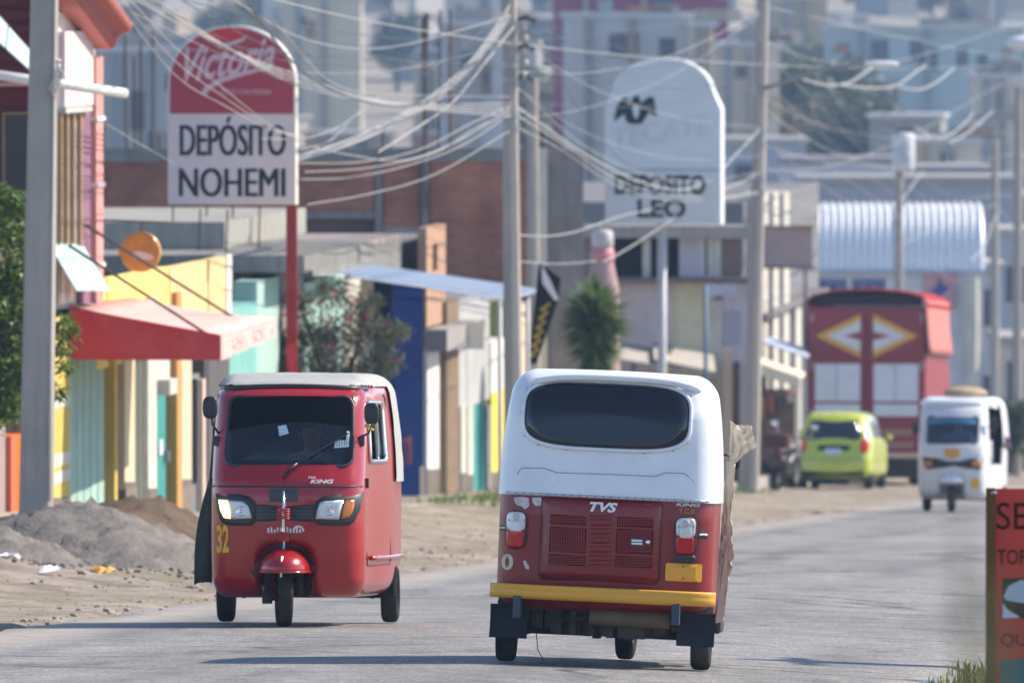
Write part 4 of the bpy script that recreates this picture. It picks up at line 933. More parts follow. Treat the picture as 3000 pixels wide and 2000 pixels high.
gl = (np.abs(c[:, 0]) > .45) & (c[:, 2] > 1.0) & (c[:, 2] < 1.38) & (c[:, 1] > .75) & (c[:, 1] < 2.6)
CS.piece(~gl).part('body', lime, car, True, fixn=False)
CS.piece(gl, -.004).part('side_windows', darkglass, car, True, fixn=False)
b = B(); CS.patch(b, GW, '-y', .03, 5); b.part('rear_window', M('car_glass', (.015, .016, .03), .08, var=0), car, True)
for sx in (-1, 1):
    b = B(); CS.patch(b, selip(sx * .63, .86, .085, .14, 2.6, 20), '-y', .035, 3); b.part('tail_lamp', redlens, car, True)
b = B(); CS.patch(b, rrect(-.30, .34, .76, .87, .02), '-y', .02, 3); b.part('plate_recess', M('recess_dark', (.05, .06, .02), .6), car)
b = B(); CS.patch(b, rrect(-.15, .17, .69, .80, .01), '-y', .03, 2); b.part('number_plate', M('plate_pale', (.55, .60, .72), .5), car)
b = B(); b.tube([CS.pt('-y', -.66 + .066 * k, .60 - .03 * (1 - ((k - 10) / 10) ** 2), .004) for k in range(21)], .016, 6); b.part('bumper_groove', M('groove_grey', (.22, .26, .16), .5), car, True)
b = B(); b.box(-.66, .66, .22, 3.3, .14, .36); b.part('underside', underm, car)
b = B(); CS.patch(b, rrect(-.62, .62, .23, .36, .03), '-y', .012, 3); b.part('lower_valance', black, car)
for sx in (-1, 1):
    for y_ in (.62, 2.9): wheel(car, (sx * .66, y_, .28), .28, .17)
q = CS.pt('+x', 2.35, .98); mirror(car, [(q.x, q.y, .98), (q.x + .08, q.y, 1.0)], (q.x + .12, q.y, 1.02), (.07, .05, .06), lime)
# ------------------------------------------------------------------ dark motorcycle by the far pole
Ym = 236.; mb = thing('motorcycle', 'dark parked motorcycle between the leaning pole and the green car', 'motorcycle', (PX(1782, Ym), Ym, gh(PX(1782, Ym), Ym)), (0, .10, -.30), local=True)
dk = M('dark_maroon_paint', (.06, .02, .022), .4, var=.2)
for y_ in (0, 1.25): wheel(mb, (0, y_, .3), .3, .12)
b = B(); b.tube([(0, 0, .3), (0, .35, .45), (0, .6, .42), (0, .95, .62), (0, 1.05, .85)], .03, 8); b.tube([(0, .1, .75), (0, .4, .62), (0, .95, .75)], .028, 8); b.tube([(.1, 1.25, .3), (.1, 1.05, .95)], .022, 8); b.tube([(-.1, 1.25, .3), (-.1, 1.05, .95)], .022, 8); b.part('frame', steel, mb, True)
b = B(); b.add([(.15 * x_, .72 + .26 * y_, .80 + .13 * z_) for x_, y_, z_ in ICO2[0]], ICO2[1]); b.part('fuel_tank', dk, mb, True)
b = B(); b.add([(.14 * x_, .20 + .38 * y_, .79 + .06 * z_) for x_, y_, z_ in ICO2[0]], ICO2[1]); b.part('seat', black, mb, True)
b = B(); b.box(-.15, .15, .35, .75, .25, .55); b.part('engine', underm, mb, bevel=.05)
b = B(); b.tube([(-.38, .92, 1.05), (-.12, 1.02, 1.0), (.12, 1.02, 1.0), (.38, .92, 1.05)], .016, 8); b.part('handlebar', steel, mb, True)
b = B(); rock(b, (0, -.20, .74), .08, 1); b.part('tail_lamp', redlens, mb, True)
b = B(); b.box(-.25, .25, -.42, -.10, .84, 1.12); b.part('top_box', M('top_box_brown', (.09, .05, .045), .6), mb, bevel=.05)
for sx in (-1, 1): mirror(mb, [(sx * .3, .95, 1.05), (sx * .38, .9, 1.2)], (sx * .4, .9, 1.24), (.07, .02, .05), chrome)
b = B(); b.box(-.16, .16, -.34, .1, .45, .70); b.part('tail_fairing', dk, mb, bevel=.05)
b = B(); b.box(-.26, -.16, -.3, .5, .3, .6); b.box(.16, .26, -.3, .5, .3, .6); b.part('panniers', M('pannier', (.05, .045, .04), .8), mb, bevel=.05)

# ------------------------------------------------------------------ utility poles
polem = M('pole_concrete', (.38, .345, .315), .9, var=.2, scale=1.5, bump=.25, bscale=14, streak=.35)
def pole(px0, px1, Y, zt, r0, r1, label, steps=True, group='concrete utility poles'):
    X0 = PX(px0, Y); z0 = gh(X0, Y); ztop = z0 + zt; ybase = (EYE - z0) * F / Y
    X1 = X0 + (PX(px1, Y) - X0) * zt / (EYE - z0)          # px1 is where the pole crosses the frame's top line
    o = thing('utility_pole', label, 'pole', (X0, Y, z0), group=group)
    b = B(); n_ = 10; b.tube([(X0 + (X1 - X0) * k / n_, Y, z0 - .3 + (zt + .3) * k / n_) for k in range(n_ + 1)], [r0 + (r1 - r0) * k / n_ for k in range(n_ + 1)], 8)
    b.part('shaft', polem, o)
    return o, (lambda z: Vector((X0 + (X1 - X0) * (z - z0) / zt, Y, z)), lambda z: r0 + (r1 - r0) * (z - z0) / zt)
def band(o, ax, z, mat=steel, h=.05):
    c_, r_ = ax[0](z), ax[1](z) + .012
    b = B(); b.lathe([(r_ - .02, -h), (r_, -h), (r_, h), (r_ - .02, h)], c_, 'z', 12); b.part('band', mat, o)
p1, a1 = pole(80, 102, 120., 10.5, .175, .10, 'thick concrete pole at the left edge in front of the pink house')
b = B(); c_ = a1[0](PZ(150, 120)); 
for k in range(2): b.tube([c_ + Vector((.128 * math.cos(t * .6), .128 * math.sin(t * .6), .03 * k - .02 + .01 * math.sin(t))) for t in range(11)], .006, 5, True)
for k in range(7): rock(b, c_ + Vector((.13 + .02 * math.sin(k * 2.1), -.06, .05 * math.cos(k * 1.7))), .035, k)
for k in range(4): b.tube([c_ + Vector((.12, -.08, .02)), c_ + Vector((.14 + .02 * k, -.12, .02 - .1)), c_ + Vector((.06 + .02 * k, -.14, -.24 - .03 * k))], .010, 5)
b.part('knotted_rope', M('rope', (.6, .57, .48), .9), p1)
b = B(); c0 = a1[0](PZ(0, 120)); b.tube([a1[0](z) + Vector((a1[1](z) * .8, -a1[1](z) * .75, 0)) for z in (PZ(1150, 120), PZ(800, 120), PZ(400, 120), PZ(0, 120), PZ(-200, 120))], .012, 6); b.part('sunlit_edge', M('sunlit_edge_tone', (.62, .58, .52), .6), p1, True)  # pale line painted as the sunlit edge of the pole
p2, a2 = pole(1182, 1170, 165., 7.4, .135, .095, 'grey concrete pole behind the white-hooded rickshaw with bundled cables tied on')
for y_ in (150, 185, 262, 290, 60): band(p2, a2, PZ(y_, 165))
for z_, L_ in ((PZ(45, 165), .22), (PZ(110, 165), .2), (PZ(180, 165), .18)):
    c_ = a2[0](z_); b = B()
    for k in range(3): b.tube([c_ + Vector((.1, 0, .0)), c_ + Vector((.1 + L_ * .6, -.02 * k, .03 * k)), c_ + Vector((.12 + L_, -.04, -.03 * k))], .012, 5)
    b.part('insulator_rack', M('rack_dark', (.06, .06, .065), .6), p2)
for k in range(5):
    z_ = PZ(62 + 28 * k, 165); c_ = a2[0](z_) + Vector((.19 + .02 * (k % 2), -.03, 0)); b = B(); b.lathe([(0, -.05), (.035, -.04), (.025, -.01), (.04, .02), (.02, .05), (0, .055)], c_, 'z', 10); b.part('insulator', M('ceramic', (.5, .45, .4), .3), p2, True)
p3, a3 = pole(1722, 1752, 214., 9.6, .155, .10, 'tall concrete pole left of the green car carrying a street lamp arm')
for y_ in (210, 300, 330, 410, 440): band(p3, a3, PZ(y_, 214))
c_ = a3[0](PZ(205, 214)); b = B(); b.tube([c_, P(1800, 190, 213.5), P(1880, 160, 213), P(1990, 146, 212)], .035, 8); b.part('lamp_arm', steel, p3, True)
b = B(); q = P(2025, 148, 212); b.add([q + Vector((.30 * x_, .1 * y_, .06 * z_)) for x_, y_, z_ in ICO2[0]], ICO2[1]); b.part('lamp_head', M('lamp_pale', (.7, .7, .7), .4), p3, True)
p4, a4 = pole(1228, 1222, 198., 6.6, .12, .09, 'thin grey pole standing just behind the bundled-cable pole')
p5, a5 = pole(2064, 2066, 305., 8.3, .13, .10, 'distant pole above the red truck with a boxy transformer on top')
c_ = a5[0](PZ(350, 305)); b = B(); b.lathe([(0, -.45), (.27, -.45), (.28, -.4), (.28, .4), (.25, .47), (0, .5)], c_ + Vector((.1, -.2, 0)), 'z', 18); tf = b.part('transformer', M('transformer_grey', (.55, .56, .58), .5), p5, True)
b = B(); b.box(c_.x - .5, c_.x + .6, c_.y - .1, c_.y + .05, c_.z + .62, c_.z + .72); b.part('crossarm', steel, p5)
p6, a6 = pole(2286, 2284, 335., 9.0, .14, .10, 'distant pole near the right frame edge beyond the far rickshaw')
c_ = a6[0](PZ(268, 335)); b = B(); b.box(c_.x - .9, c_.x + .9, c_.y - .05, c_.y + .05, c_.z - .05, c_.z + .05); b.part('crossarm', steel, p6)
p7, a7 = pole(2336, 2340, 300., 9.5, .13, .1, 'far pole with pale lamp cut by the right frame edge')
c_ = a7[0](PZ(100, 300)); b = B(); b.add([c_ + Vector((.1 + .4 * x_, .2 * y_, .18 * z_)) for x_, y_, z_ in ICO2[0]], ICO2[1]); b.part('lamp_head', M('lamp_pale', (.7, .7, .7), .4), p7, True)
# pole on the right verge: only its shadow enters the picture
X_ = 11.4; Y_ = 79.6; z_ = gh(X_, Y_); o = thing('utility_pole', 'concrete pole on the right verge throwing its shadow over the road', 'pole', (X_, Y_, z_), group='concrete utility poles')
b = B(); b.tube([(X_, Y_, z_ - .3), (X_, Y_, z_ + 8.7)], [.15, .09], 8); b.part('shaft', polem, o)
b = B(); b.lathe([(0, -.5), (.25, -.5), (.27, .45), (0, .5)], (X_ - .3, Y_, z_ + 7.6), 'z', 16); b.part('transformer', M('transformer_grey', (.55, .56, .58), .5), o, True)
b = B(); b.box(X_ - .05, X_ + .05, Y_ - .9, Y_ + .9, z_ + 8.3, z_ + 8.4); b.part('crossarm', steel, o)

# ------------------------------------------------------------------ beer depot sign on its red post
Yn = 150.; kn = Yn / F; yawn = -.09
def flat_part(o, name, mat, out, Yp, th, yaw=0., cx=0.):
    """outline given in picture units on the plane at depth Yp, extruded th metres along the view"""
    b = B(); pts = []
    for x_, y_ in out:
        q = P(x_, y_, Yp); q.y += (q.x - cx) * yaw; pts.append(q)
    b.prism(pts, (-yaw * th, th, 0)); return b.part(name, mat, o)
def txt(o, name, mat, s_, x0, x1, y0, y1, Yp, bold=0., shear=0., yaw=0., cx=0., slope=0.):
    vs, fs = text_fit(s_, x0, x1, -y1, -y0, bold, shear); b = B(); pts = []
    for x_, y_ in vs:
        q = P(x_, -y_ + slope * (x_ - x0), Yp); q.y += (q.x - cx) * yaw; pts.append(q)
    b.add(pts, fs); return b.part(name, mat, o, fixn=False)
cxn = PX(532, Yn); gx = PX(668, Yn)
sg = thing('shop_sign', 'red and white round-topped sign reading DEPÓSITO NOHEMI on a red post', 'sign', (gx, Yn, gh(gx, Yn)))
frame_m = M('sign_frame', (.70, .66, .58), .45, var=.08)
arc = [(532 + 147 * math.cos(t), 190 - 132 * math.sin(t)) for t in [math.pi * k / 28 for k in range(29)]]
out = [(679, 470)] + arc + [(385, 470)]
flat_part(sg, 'sign_case', frame_m, out, Yn, .3, yawn, cxn)
arc2 = [(532 + 142 * math.cos(t), 190 - 126 * math.sin(t)) for t in [math.pi * k / 28 for k in range(29)]]
flat_part(sg, 'upper_panel', M('sign_red', (.40, .035, .06), .45, var=.06), [(674, 261)] + arc2 + [(390, 261)], Yn - .012, .01, yawn, cxn)
flat_part(sg, 'lower_panel', M('sign_pale', (.70, .60, .60), .45, var=.06, dirt=(.5, .42, .4), dirtamt=.2), [(674, 467), (674, 263), (390, 263), (390, 467)], Yn - .012, .01, yawn, cxn)
flat_part(sg, 'panel_flash', M('sign_bright_red', (.62, .02, .04), .4), [(470, 78), (500, 67), (532, 64), (565, 68), (572, 74), (545, 92), (515, 96), (490, 90)], Yn - .018, .005, yawn, cxn)
ink = M('sign_ink', (.035, .05, .06), .6); pk = M('sign_pink_print', (.68, .48, .52), .6)
for dx, dd in ((-2, .014), (0, .016), (2, .018)): txt(sg, 'lettering', ink, 'DEPÓSITO', 414 + dx, 655 + dx, 268, 358, Yn - dd, 0, 0, yawn, cxn)
for dx, dd in ((-2, .014), (0, .016), (2, .018)): txt(sg, 'lettering', ink, 'NOHEMI', 412 + dx, 654 + dx, 386, 452, Yn - dd, 0, 0, yawn, cxn)
txt(sg, 'lettering', pk, 'Victoria', 424, 632, 110, 190, Yn - .016, .02, .45, yawn, cxn, -.14)
txt(sg, 'lettering', pk, 'TODO CON MEDIDA', 506, 624, 205, 217, Yn - .016, 0, 0, yawn, cxn)
txt(sg, 'lettering', pk, 'CERVEZA', 424, 468, 112, 119, Yn - .016, 0, 0, yawn, cxn)
flat_part(sg, 'swash', pk, [(462, 214), (470, 200), (500, 182), (545, 168), (600, 156), (618, 148), (612, 160), (560, 174), (515, 188), (482, 206), (474, 218)], Yn - .017, .003, yawn, cxn)
flat_part(sg, 'swash', pk, [(497, 105), (530, 97), (556, 88), (570, 80), (560, 94), (535, 104), (505, 112)], Yn - .017, .003, yawn, cxn)
postm = M('post_red', (.30, .05, .045), .55, var=.15, streak=.3)
b = B(); b.box(PX(657, Yn), PX(682, Yn), Yn + .05, Yn + .19, gh(gx, Yn) - .2, PZ(469, Yn)); b.part('post', postm, sg, bevel=.01)
b = B()
for k in range(5):
    q = P(668 + random.uniform(-6, 8), 790 + 8 * k, Yn); b.prism([q + Vector((-.03, -.02, 0)), q + Vector((.04, -.03, .02)), q + Vector((.05, -.04, -.25)), q + Vector((.0, -.05, -.32))], (.0, -.012, 0))
b.part('ribbon', M('red_ribbon', (.55, .02, .04), .5), sg)

# ------------------------------------------------------------------ white depot sign with eagle
Yl_ = 206.; gx2 = PX(1521, Yl_); s2 = thing('shop_sign', 'pale sign with black eagle emblem reading DEPOSITO LEO further down the street', 'sign', (gx2, Yl_, gh(gx2, Yl_)))
paleb = M('sign_pale_blue', (.62, .66, .70), .5, var=.05)
cap = [(1652, 250), (1640, 225)] + [(1520 + 112 * math.cos(t), 215 - 82 * math.sin(t)) for t in [math.pi * (k + 1) / 22 for k in range(20)]] + [(1404, 225), (1393, 250)]
out = [(1652, 515)] + cap + [(1393, 515)]
flat_part(s2, 'sign_case', M('sign_rim_white', (.78, .78, .76), .45), [(x_ + (4 if x_ > 1520 else -3), y_) for x_, y_ in out], Yl_ + .02, .55, -.11, PX(1520, Yl_))
flat_part(s2, 'sign_face', paleb, out, Yl_, .03, -.11, PX(1520, Yl_))
wing = [(1410, 280), (1416, 245), (1430, 225), (1440, 225), (1447, 240), (1450, 232), (1456, 222), (1464, 219), (1470, 226), (1470, 238), (1478, 232), (1492, 222), (1502, 224), (1508, 268), (1490, 258), (1482, 272), (1475, 284), (1450, 286), (1438, 280), (1434, 262)]
flat_part(s2, 'eagle_emblem', ink, wing, Yl_ - .012, .01, -.11, PX(1520, Yl_))
flat_part(s2, 'emblem_breast', paleb, [(1452, 250), (1460, 238), (1470, 250), (1464, 272), (1458, 272)], Yl_ - .017, .004, -.11, PX(1520, Yl_))
txt(s2, 'faded_lettering', M('faded_blue', (.565, .605, .645), .6), 'TECATE', 1405, 1628, 296, 345, Yl_ - .013, .02, 0, -.11, PX(1520, Yl_), -.16)
flat_part(s2, 'divider', M('divider_teal', (.36, .44, .48), .6), [(1393, 388), (1652, 388), (1652, 393), (1393, 393)], Yl_ - .012, .01, -.11, PX(1520, Yl_))
txt(s2, 'lettering', ink, 'DEPOSITO', 1412, 1620, 402, 447, Yl_ - .013, .03, 0, -.11, PX(1520, Yl_))
txt(s2, 'lettering', ink, 'LEO', 1464, 1575, 458, 500, Yl_ - .013, .03, 0, -.11, PX(1520, Yl_))
b = B(); b.tube([(gx2, Yl_ + .25, gh(gx2, Yl_) - .2), (gx2, Yl_ + .25, PZ(512, Yl_))], .075, 12); b.part('post', M('post_grey', (.5, .5, .53), .5), s2, True)

# ------------------------------------------------------------------ orange painted sign board at the right edge, near the camera
Ys = 56.; ks = F / Ys; xs0 = PX(2272, Ys); zs = gh(xs0, Ys)
s3 = thing('painted_board', 'orange-red painted sign board standing on the right verge, cut by the frame', 'sign', (xs0, Ys, zs))
orm = M('board_orange_red', (.52, .028, .018), .5, var=.2, scale=3, dirt=(.24, .07, .02), dirtamt=.3, dscale=1.2)
b = B(); b.box(xs0, xs0 + .62, Ys, Ys + .03, zs + .06, PZ(1122, Ys)); b.part('board', orm, s3)
b = B(); b.box(xs0 - .012, xs0 + .028, Ys - .02, Ys + .05, zs - .1, PZ(1121, Ys)); b.part('frame_post', M('board_frame', (.13, .075, .03), .6), s3)
b = B(); b.box(xs0 + .60, xs0 + .64, Ys - .02, Ys + .05, zs - .1, PZ(1121, Ys)); b.part('frame_post', M('board_frame', (.13, .075, .03), .6), s3)
bi = M('board_ink', (.05, .016, .01), .7)
txt(s3, 'lettering', bi, 'SE', 2290, 2362, 1154, 1216, Ys - .006); txt(s3, 'lettering', bi, 'TOR', 2292, 2362, 1262, 1296, Ys - .006); txt(s3, 'lettering', bi, 'QUE', 2300, 2382, 1455, 1488, Ys - .006)
flat_part(s3, 'picture', M('picture_dark', (.045, .05, .03), .6, var=.5, scale=12), [(2304, 1420), (2304, 1328), (2440, 1328), (2440, 1420)], Ys - .008, .006)
flat_part(s3, 'picture_food', M('picture_pale', (.40, .50, .62), .5, var=.25, scale=10), [(2306, 1370), (2318, 1345), (2345, 1332), (2438, 1332), (2438, 1385), (2360, 1385), (2330, 1382), (2312, 1378)], Ys - .011, .002)
flat_part(s3, 'picture_margin', M('picture_margin', (.55, .58, .72), .5), [(2304, 1385), (2316, 1400), (2345, 1418), (2304, 1420)], Ys - .011, .002)
flat_part(s3, 'picture', M('picture_teal', (.06, .16, .20), .6, var=.5, scale=9), [(2298, 1600), (2298, 1516), (2440, 1508), (2440, 1600)], Ys - .008, .006)
b = B(); rock(b, P(2282, 1131, Ys) + Vector((.0, -.03, 0)), .016, 2); b.part('bolt', steel, s3)
# tall weed close to the lens, thrown far out of focus
Yg = 14.; xg = PX(2296, Yg); zg = gh(xg, Yg); b = B(); tuft_rng = random.Random(3); st_ = B()
wd_ = thing('weed', 'blurred tall roadside weed close to the camera over the orange board', 'plant', (xg, Yg, zg))
for k in range(14):
    a = tuft_rng.uniform(0, 6.28); tp = Vector((xg + tuft_rng.uniform(-.05, .03), Yg + .2 * math.sin(a), EYE - tuft_rng.uniform(1180, 1560) * Yg / F)); bs = Vector((xg + .02 * math.cos(a), Yg + .03 * math.sin(a), zg))
    st_.tube([bs, (bs + tp) / 2 + Vector((.01 * math.cos(a), 0, .02)), tp], [.002, .0014, .0008], 5)
    for j in range(26):
        t = .72 + .28 * j / 25; c_ = bs.lerp(tp, t); a2_ = tuft_rng.uniform(0, 6.28); d_ = Vector((math.cos(a2_), math.sin(a2_), .4)) * tuft_rng.uniform(.012, .03); w_ = Vector((-math.sin(a2_), math.cos(a2_), 0)) * .0045
        b.add([c_, c_ + d_ * .5 + w_, c_ + d_, c_ + d_ * .5 - w_], [(0, 1, 2, 3)])
b.part('leaves', leafmat('weed_leaf', (.09, .10, .035)), wd_, fixn=False); st_.part('stem', M('weed_stem', (.12, .12, .06), .8), wd_, True)
# ------------------------------------------------------------------ buildings down the left side of the street
def plast(n_, c, **k): return M(n_, c, .85, var=.10, scale=1.2, bump=.12, bscale=10, streak=k.pop('streak', .25), dirt=tuple(x * .55 for x in c), dirtamt=k.pop('dirt', .25), spec=0.)
def building(name, label, px, off=0., Y=None):
    Y = Y or FY(px, off); q = FP(Y, off); return thing(name, label, 'building', (q.x, q.y, SZ(Y)))
def strip(o, name, mat, x0, x1, ytop, ybot=None, o0=-.3, o1=0., zt=None, zb=None):
    Y0, Y1 = FY(x0), FY(x1); z1 = PZ(ytop, (Y0 + Y1) / 2) if zt is None else zt
    if zb is None: zb = (SZ(Y0), SZ(Y1)) if ybot is None else PZ(ybot, (Y0 + Y1) / 2)
    b = B(); fbox(b, Y0, Y1, zb, z1, o0, o1); r_ = b.part(name, mat, o)
    if name in ('wall', 'pilaster', 'panel') and ybot is None and x0 > 100 and o.parent is None:
        h_ = .22 + .25 * random.random(); b = B(); fbox(b, Y0 + .01, Y1 - .01, (SZ(Y0), SZ(Y1)), (SZ(Y0) + h_, SZ(Y1) + h_), o1 - .05, o1 + .008); b.part('grimy_base', plast('grime_band', (.20, .17, .145), streak=.5, dirt=.5), r_)
    return r_
def slats(o, name, mat, x0, x1, ytop, n_, o1, horizontal=False, zt=None):
    Y0, Y1 = FY(x0), FY(x1); z1 = PZ(ytop, (Y0 + Y1) / 2) if zt is None else zt
    for k in range(n_):
        b = B(); a = Y0 + (Y1 - Y0) * k / n_; c_ = Y0 + (Y1 - Y0) * (k + .9) / n_; fbox(b, a, c_, (SZ(a) + .02, SZ(c_) + .02), z1, -.05, o1); b.part(name, mat, o)
# orange house at the very left
o = building('house', 'low orange house mostly hidden behind the left pole and tree', 0)
strip(o, 'wall', plast('pink_plaster', (.34, .26, .24)), -90, 12, 560)
strip(o, 'pilaster', plast('coral_plaster', (.62, .16, .09)), 12, 24, 1000, o1=.06)
strip(o, 'door', M('orange_door', (.60, .14, .02), .6, var=.08), 24, 60, 1000, o0=-.2, o1=-.04)
strip(o, 'wall', plast('dull_plaster', (.30, .24, .21)), 60, 114, 600)
b = B(); fbox(b, FY(-90), FY(60), (SZ(FY(-90)), SZ(FY(60))), (SZ(FY(-90)) + .16, SZ(FY(60)) + .16), 0, .35); b.part('step', conc, o)
b = B(); fbox(b, FY(-90), FY(114), (SZ(FY(-90)), SZ(FY(60))), PZ(560, 130), -6, -.35); b.part('house_body', plast('dull_plaster', (.30, .24, .21)), o)
# pink two-storey house
o = building('house', 'pink two-storey house with raked brown cornice behind the left pole', 150)
pinkw = plast('pale_pink_plaster', (.74, .62, .58), dirt=.1, streak=.1); mar = M('maroon_board', (.13, .03, .035), .7, var=.25, scale=2)
Y0, Y1 = FY(138), FY(222)
b = B(); fbox(b, Y0, Y1, PZ(700, Y0), PZ(30, Y1), -5, -.02); b.part('house_body', pinkw, o)
b = B(); q0 = FP(Y0 - .02, -5); q1 = FP(Y0 - .02, -.05); b.hexa([(q0.x, Y0 - .06, PZ(700, Y0)), (q1.x, Y0 - .06, PZ(700, Y0)), (q1.x, Y0 - .01, PZ(700, Y0)), (q0.x, Y0 - .01, PZ(700, Y0)), (q0.x, Y0 - .06, PZ(-200, Y0)), (q1.x, Y0 - .06, PZ(-200, Y0)), (q1.x, Y0 - .01, PZ(-200, Y0)), (q0.x, Y0 - .01, PZ(-200, Y0))]); b.part('end_wall', mar, o)
for k in range(12):
    b = B(); zz = PZ(-180 + 32 * k, Y0); b.box(q0.x, q1.x - .02, Y0 - .10, Y0 - .06, zz, zz + .09); b.part('siding_board', mar, o)
def endbox(name, mat, x0, x1, y0, y1, dy, th=.03, par=None):
    b = B(); b.box(PX(x0, Y0), PX(x1, Y0), Y0 - dy - th, Y0 - dy, PZ(y1, Y0), PZ(y0, Y0)); return b.part(name, mat, par or o)
wd_ = endbox('window', M('dark_pane', (.02, .022, .03), .15, var=.1), -80, 68, 262, 480, .10)
endbox('window_frame', M('gold_frame', (.35, .2, .07), .5), 8, 12, 262, 480, .125, .03, wd_); endbox('window_frame', M('gold_frame', (.35, .2, .07), .5), 8, 70, 258, 262, .125, .03, wd_)
endbox('ledge', plast('ledge_pink', (.6, .3, .27)), -80, 72, 190, 198, .10, .35)
strip(o, 'panel', plast('lit_pink', (.66, .57, .54), dirt=.05, streak=.05), 139, 206, 72, 243, -.02, .05)
strip(o, 'ledge', plast('ledge_grey', (.5, .5, .48)), 131, 192, 246, 258, -.02, .10)
wn = strip(o, 'window', M('curtain_blue', (.30, .34, .42), .5, var=.25, scale=3), 131, 178, 258, 560, -.02, .0)
for x_ in (131, 145, 160, 176): strip(wn, 'window_bar', M('gold_frame', (.35, .2, .07), .5), x_, x_ + 3, 258, 560, 0, .05)
strip(o, 'wall', plast('mauve_plaster', (.26, .15, .20)), 179, 204, 246, 700, -.02, .02)
cl = strip(o, 'column', plast('pink_column', (.60, .30, .27)), 205, 221, 130, 700, -.05, .08)
for y_ in (268, 420, 604): strip(cl, 'column_band', M('band_white', (.75, .70, .68), .6), 204, 222, y_, y_ + 9, -.06, .10)
# raked cornice: flat soffit and moulded outer edge
prof = [(-.05, .0), (.22, .0), (.24, .02), (.27, .05), (.28, .12), (.34, .17), (.42, .19), (.44, .22), (.44, .30), (-.05, .34)]
b = B(); vv = []
for Yk in (129.5, 131.5, 133.5, 135.5, 137.6):
    zb = PZ(112, 137.6) + (137.6 - Yk) * .155
    for of_, dz in prof: q = FP(Yk, of_); vv.append((q.x, q.y, zb + dz))
m_ = len(prof)
b.add(vv, [(i * m_ + j, i * m_ + (j + 1) % m_, (i + 1) * m_ + (j + 1) % m_, (i + 1) * m_ + j) for i in range(4) for j in range(m_)] + [tuple(range(m_)), tuple(range(4 * m_, 5 * m_))])
b.part('cornice', M('cornice_brown', (.36, .13, .11), .7, var=.12, scale=2), o)
b = B(); vv = []
for Yk in (129.5, 137.55):
    zb = PZ(112, 137.6) + (137.6 - Yk) * .155 - .012
    for of_ in (-.05, .21): q = FP(Yk, of_); vv.append((q.x, q.y, zb))
b.prism([vv[0], vv[1], vv[3], vv[2]], (0, 0, .012)); b.part('soffit', M('soffit_pink', (.60, .24, .21), .8, var=.08), o)
# translucent sheet canopies and drain pipe on the house
shm = M('pale_sheet', (.42, .54, .50), .4, var=.08, bump=.15, bscale=3)
sc = thing('sheet_canopy', 'slanting pale green plastic sheet canopy at the top left beside the pole', 'canopy', tuple(P(30, 90, 131.)))
for k in range(3):
    t0, t1 = k / 3, (k + .96) / 3
    A = [P(-90 + 165 * t, -60 + 185 * t, 129.5) for t in (t0, t1)]; C_ = [P(-95 + 165 * t, 15 + 150 * t, 127.8) for t in (t0, t1)]
    b = B(); b.prism([A[0], A[1], C_[1], C_[0]], (0, .0, .015)); b.part('sheet', shm, sc)
sc = thing('sheet_canopy', 'small pale glass canopy under the pink house window', 'canopy', tuple(P(155, 610, 133.)))
for k in range(4):
    t0, t1 = k / 4, (k + .97) / 4; Ya, Yb = FY(112) + 3.2 * t0, FY(112) + 3.2 * t1
    b = B(); A = [FP(Ya, 0, PZ(562, Ya)), FP(Yb, 0, PZ(562, Yb)), FP(Yb, .30, PZ(668, Yb)), FP(Ya, .30, PZ(668, Ya))]; b.prism(A, (0, 0, .015)); b.part('sheet', shm, sc)
b = B(); b.tube([P(-60, 165, 130.5), P(290, 215, 131.5)], .052, 14); b.top('drain_pipe', M('pvc_white', (.74, .74, .72), .35, var=.04), 'long white plastic drain pipe sticking out behind the left pole', 'pipe', at=P(120, 190, 131), smooth=True)

# depot shop under the red awning
o = building('shop', 'yellow and green shop front under the red awning', 200)
yel = plast('yellow_plaster', (.60, .45, .13), streak=.3, dirt=.35); whp = plast('white_plaster', (.58, .56, .49), streak=.35, dirt=.4); teal = M('pale_teal_door', (.32, .46, .41), .7, var=.15, scale=2, streak=.35)
ZT = PZ(705, FY(240))
wl = strip(o, 'wall', yel, 114, 160, 0, zt=ZT)
for y0, y1 in ((908, 936), (1040, 1070), (1082, 1108)): strip(wl, 'white_band', whp, 114, 160, y0, y1, -.02, .008)
strip(o, 'door_frame', M('door_dark', (.03, .03, .03), .8), 160, 246, 0, o0=-.3, o1=-.08, zt=ZT)
slats(o, 'door_board', teal, 160, 240, 0, 5, .0, zt=ZT)
strip(o, 'post', yel, 247, 253, 0, o1=.08, zt=ZT)
strip(o, 'doorway', M('doorway_brown', (.06, .045, .04), .8, var=.2), 253, 276, 0, o1=-.12, zt=ZT)
strip(o, 'pilaster', plast('cream_plaster', (.58, .49, .35), streak=.1), 276, 300, 0, o1=.05, zt=ZT)
strip(o, 'shutter', M('grey_green_shutter', (.34, .36, .30), .7, var=.1), 300, 330, 0, o1=-.05, zt=ZT)
strip(o, 'pilaster', whp, 330, 350, 0, o1=.05, zt=ZT)
dr = strip(o, 'door', M('teal_door', (.07, .26, .24), .6, var=.12), 350, 390, 880, o1=-.05)
strip(dr, 'notice', M('notice_pale', (.5, .55, .6), .6), 372, 380, 1010, 1045, -.05, -.03)
strip(o, 'lintel', whp, 350, 390, 0, 880, zt=ZT)
mt = strip(o, 'meter_box', M('meter_grey', (.48, .46, .42), .6), 355, 372, 870, 905, 0, .18)
strip(o, 'post', M('ochre_post', (.48, .26, .10), .7), 391, 402, 0, o1=.08, zt=ZT)
strip(o, 'wall', plast('cream_plaster', (.58, .49, .35), streak=.1), 402, 440, 0, zt=ZT)
gw = strip(o, 'window', M('grey_window', (.16, .17, .17), .5, var=.2), 440, 470, 860, o1=-.06)
strip(o, 'post', plast('peach_post', (.62, .48, .40)), 462, 468, 870, o1=.02)
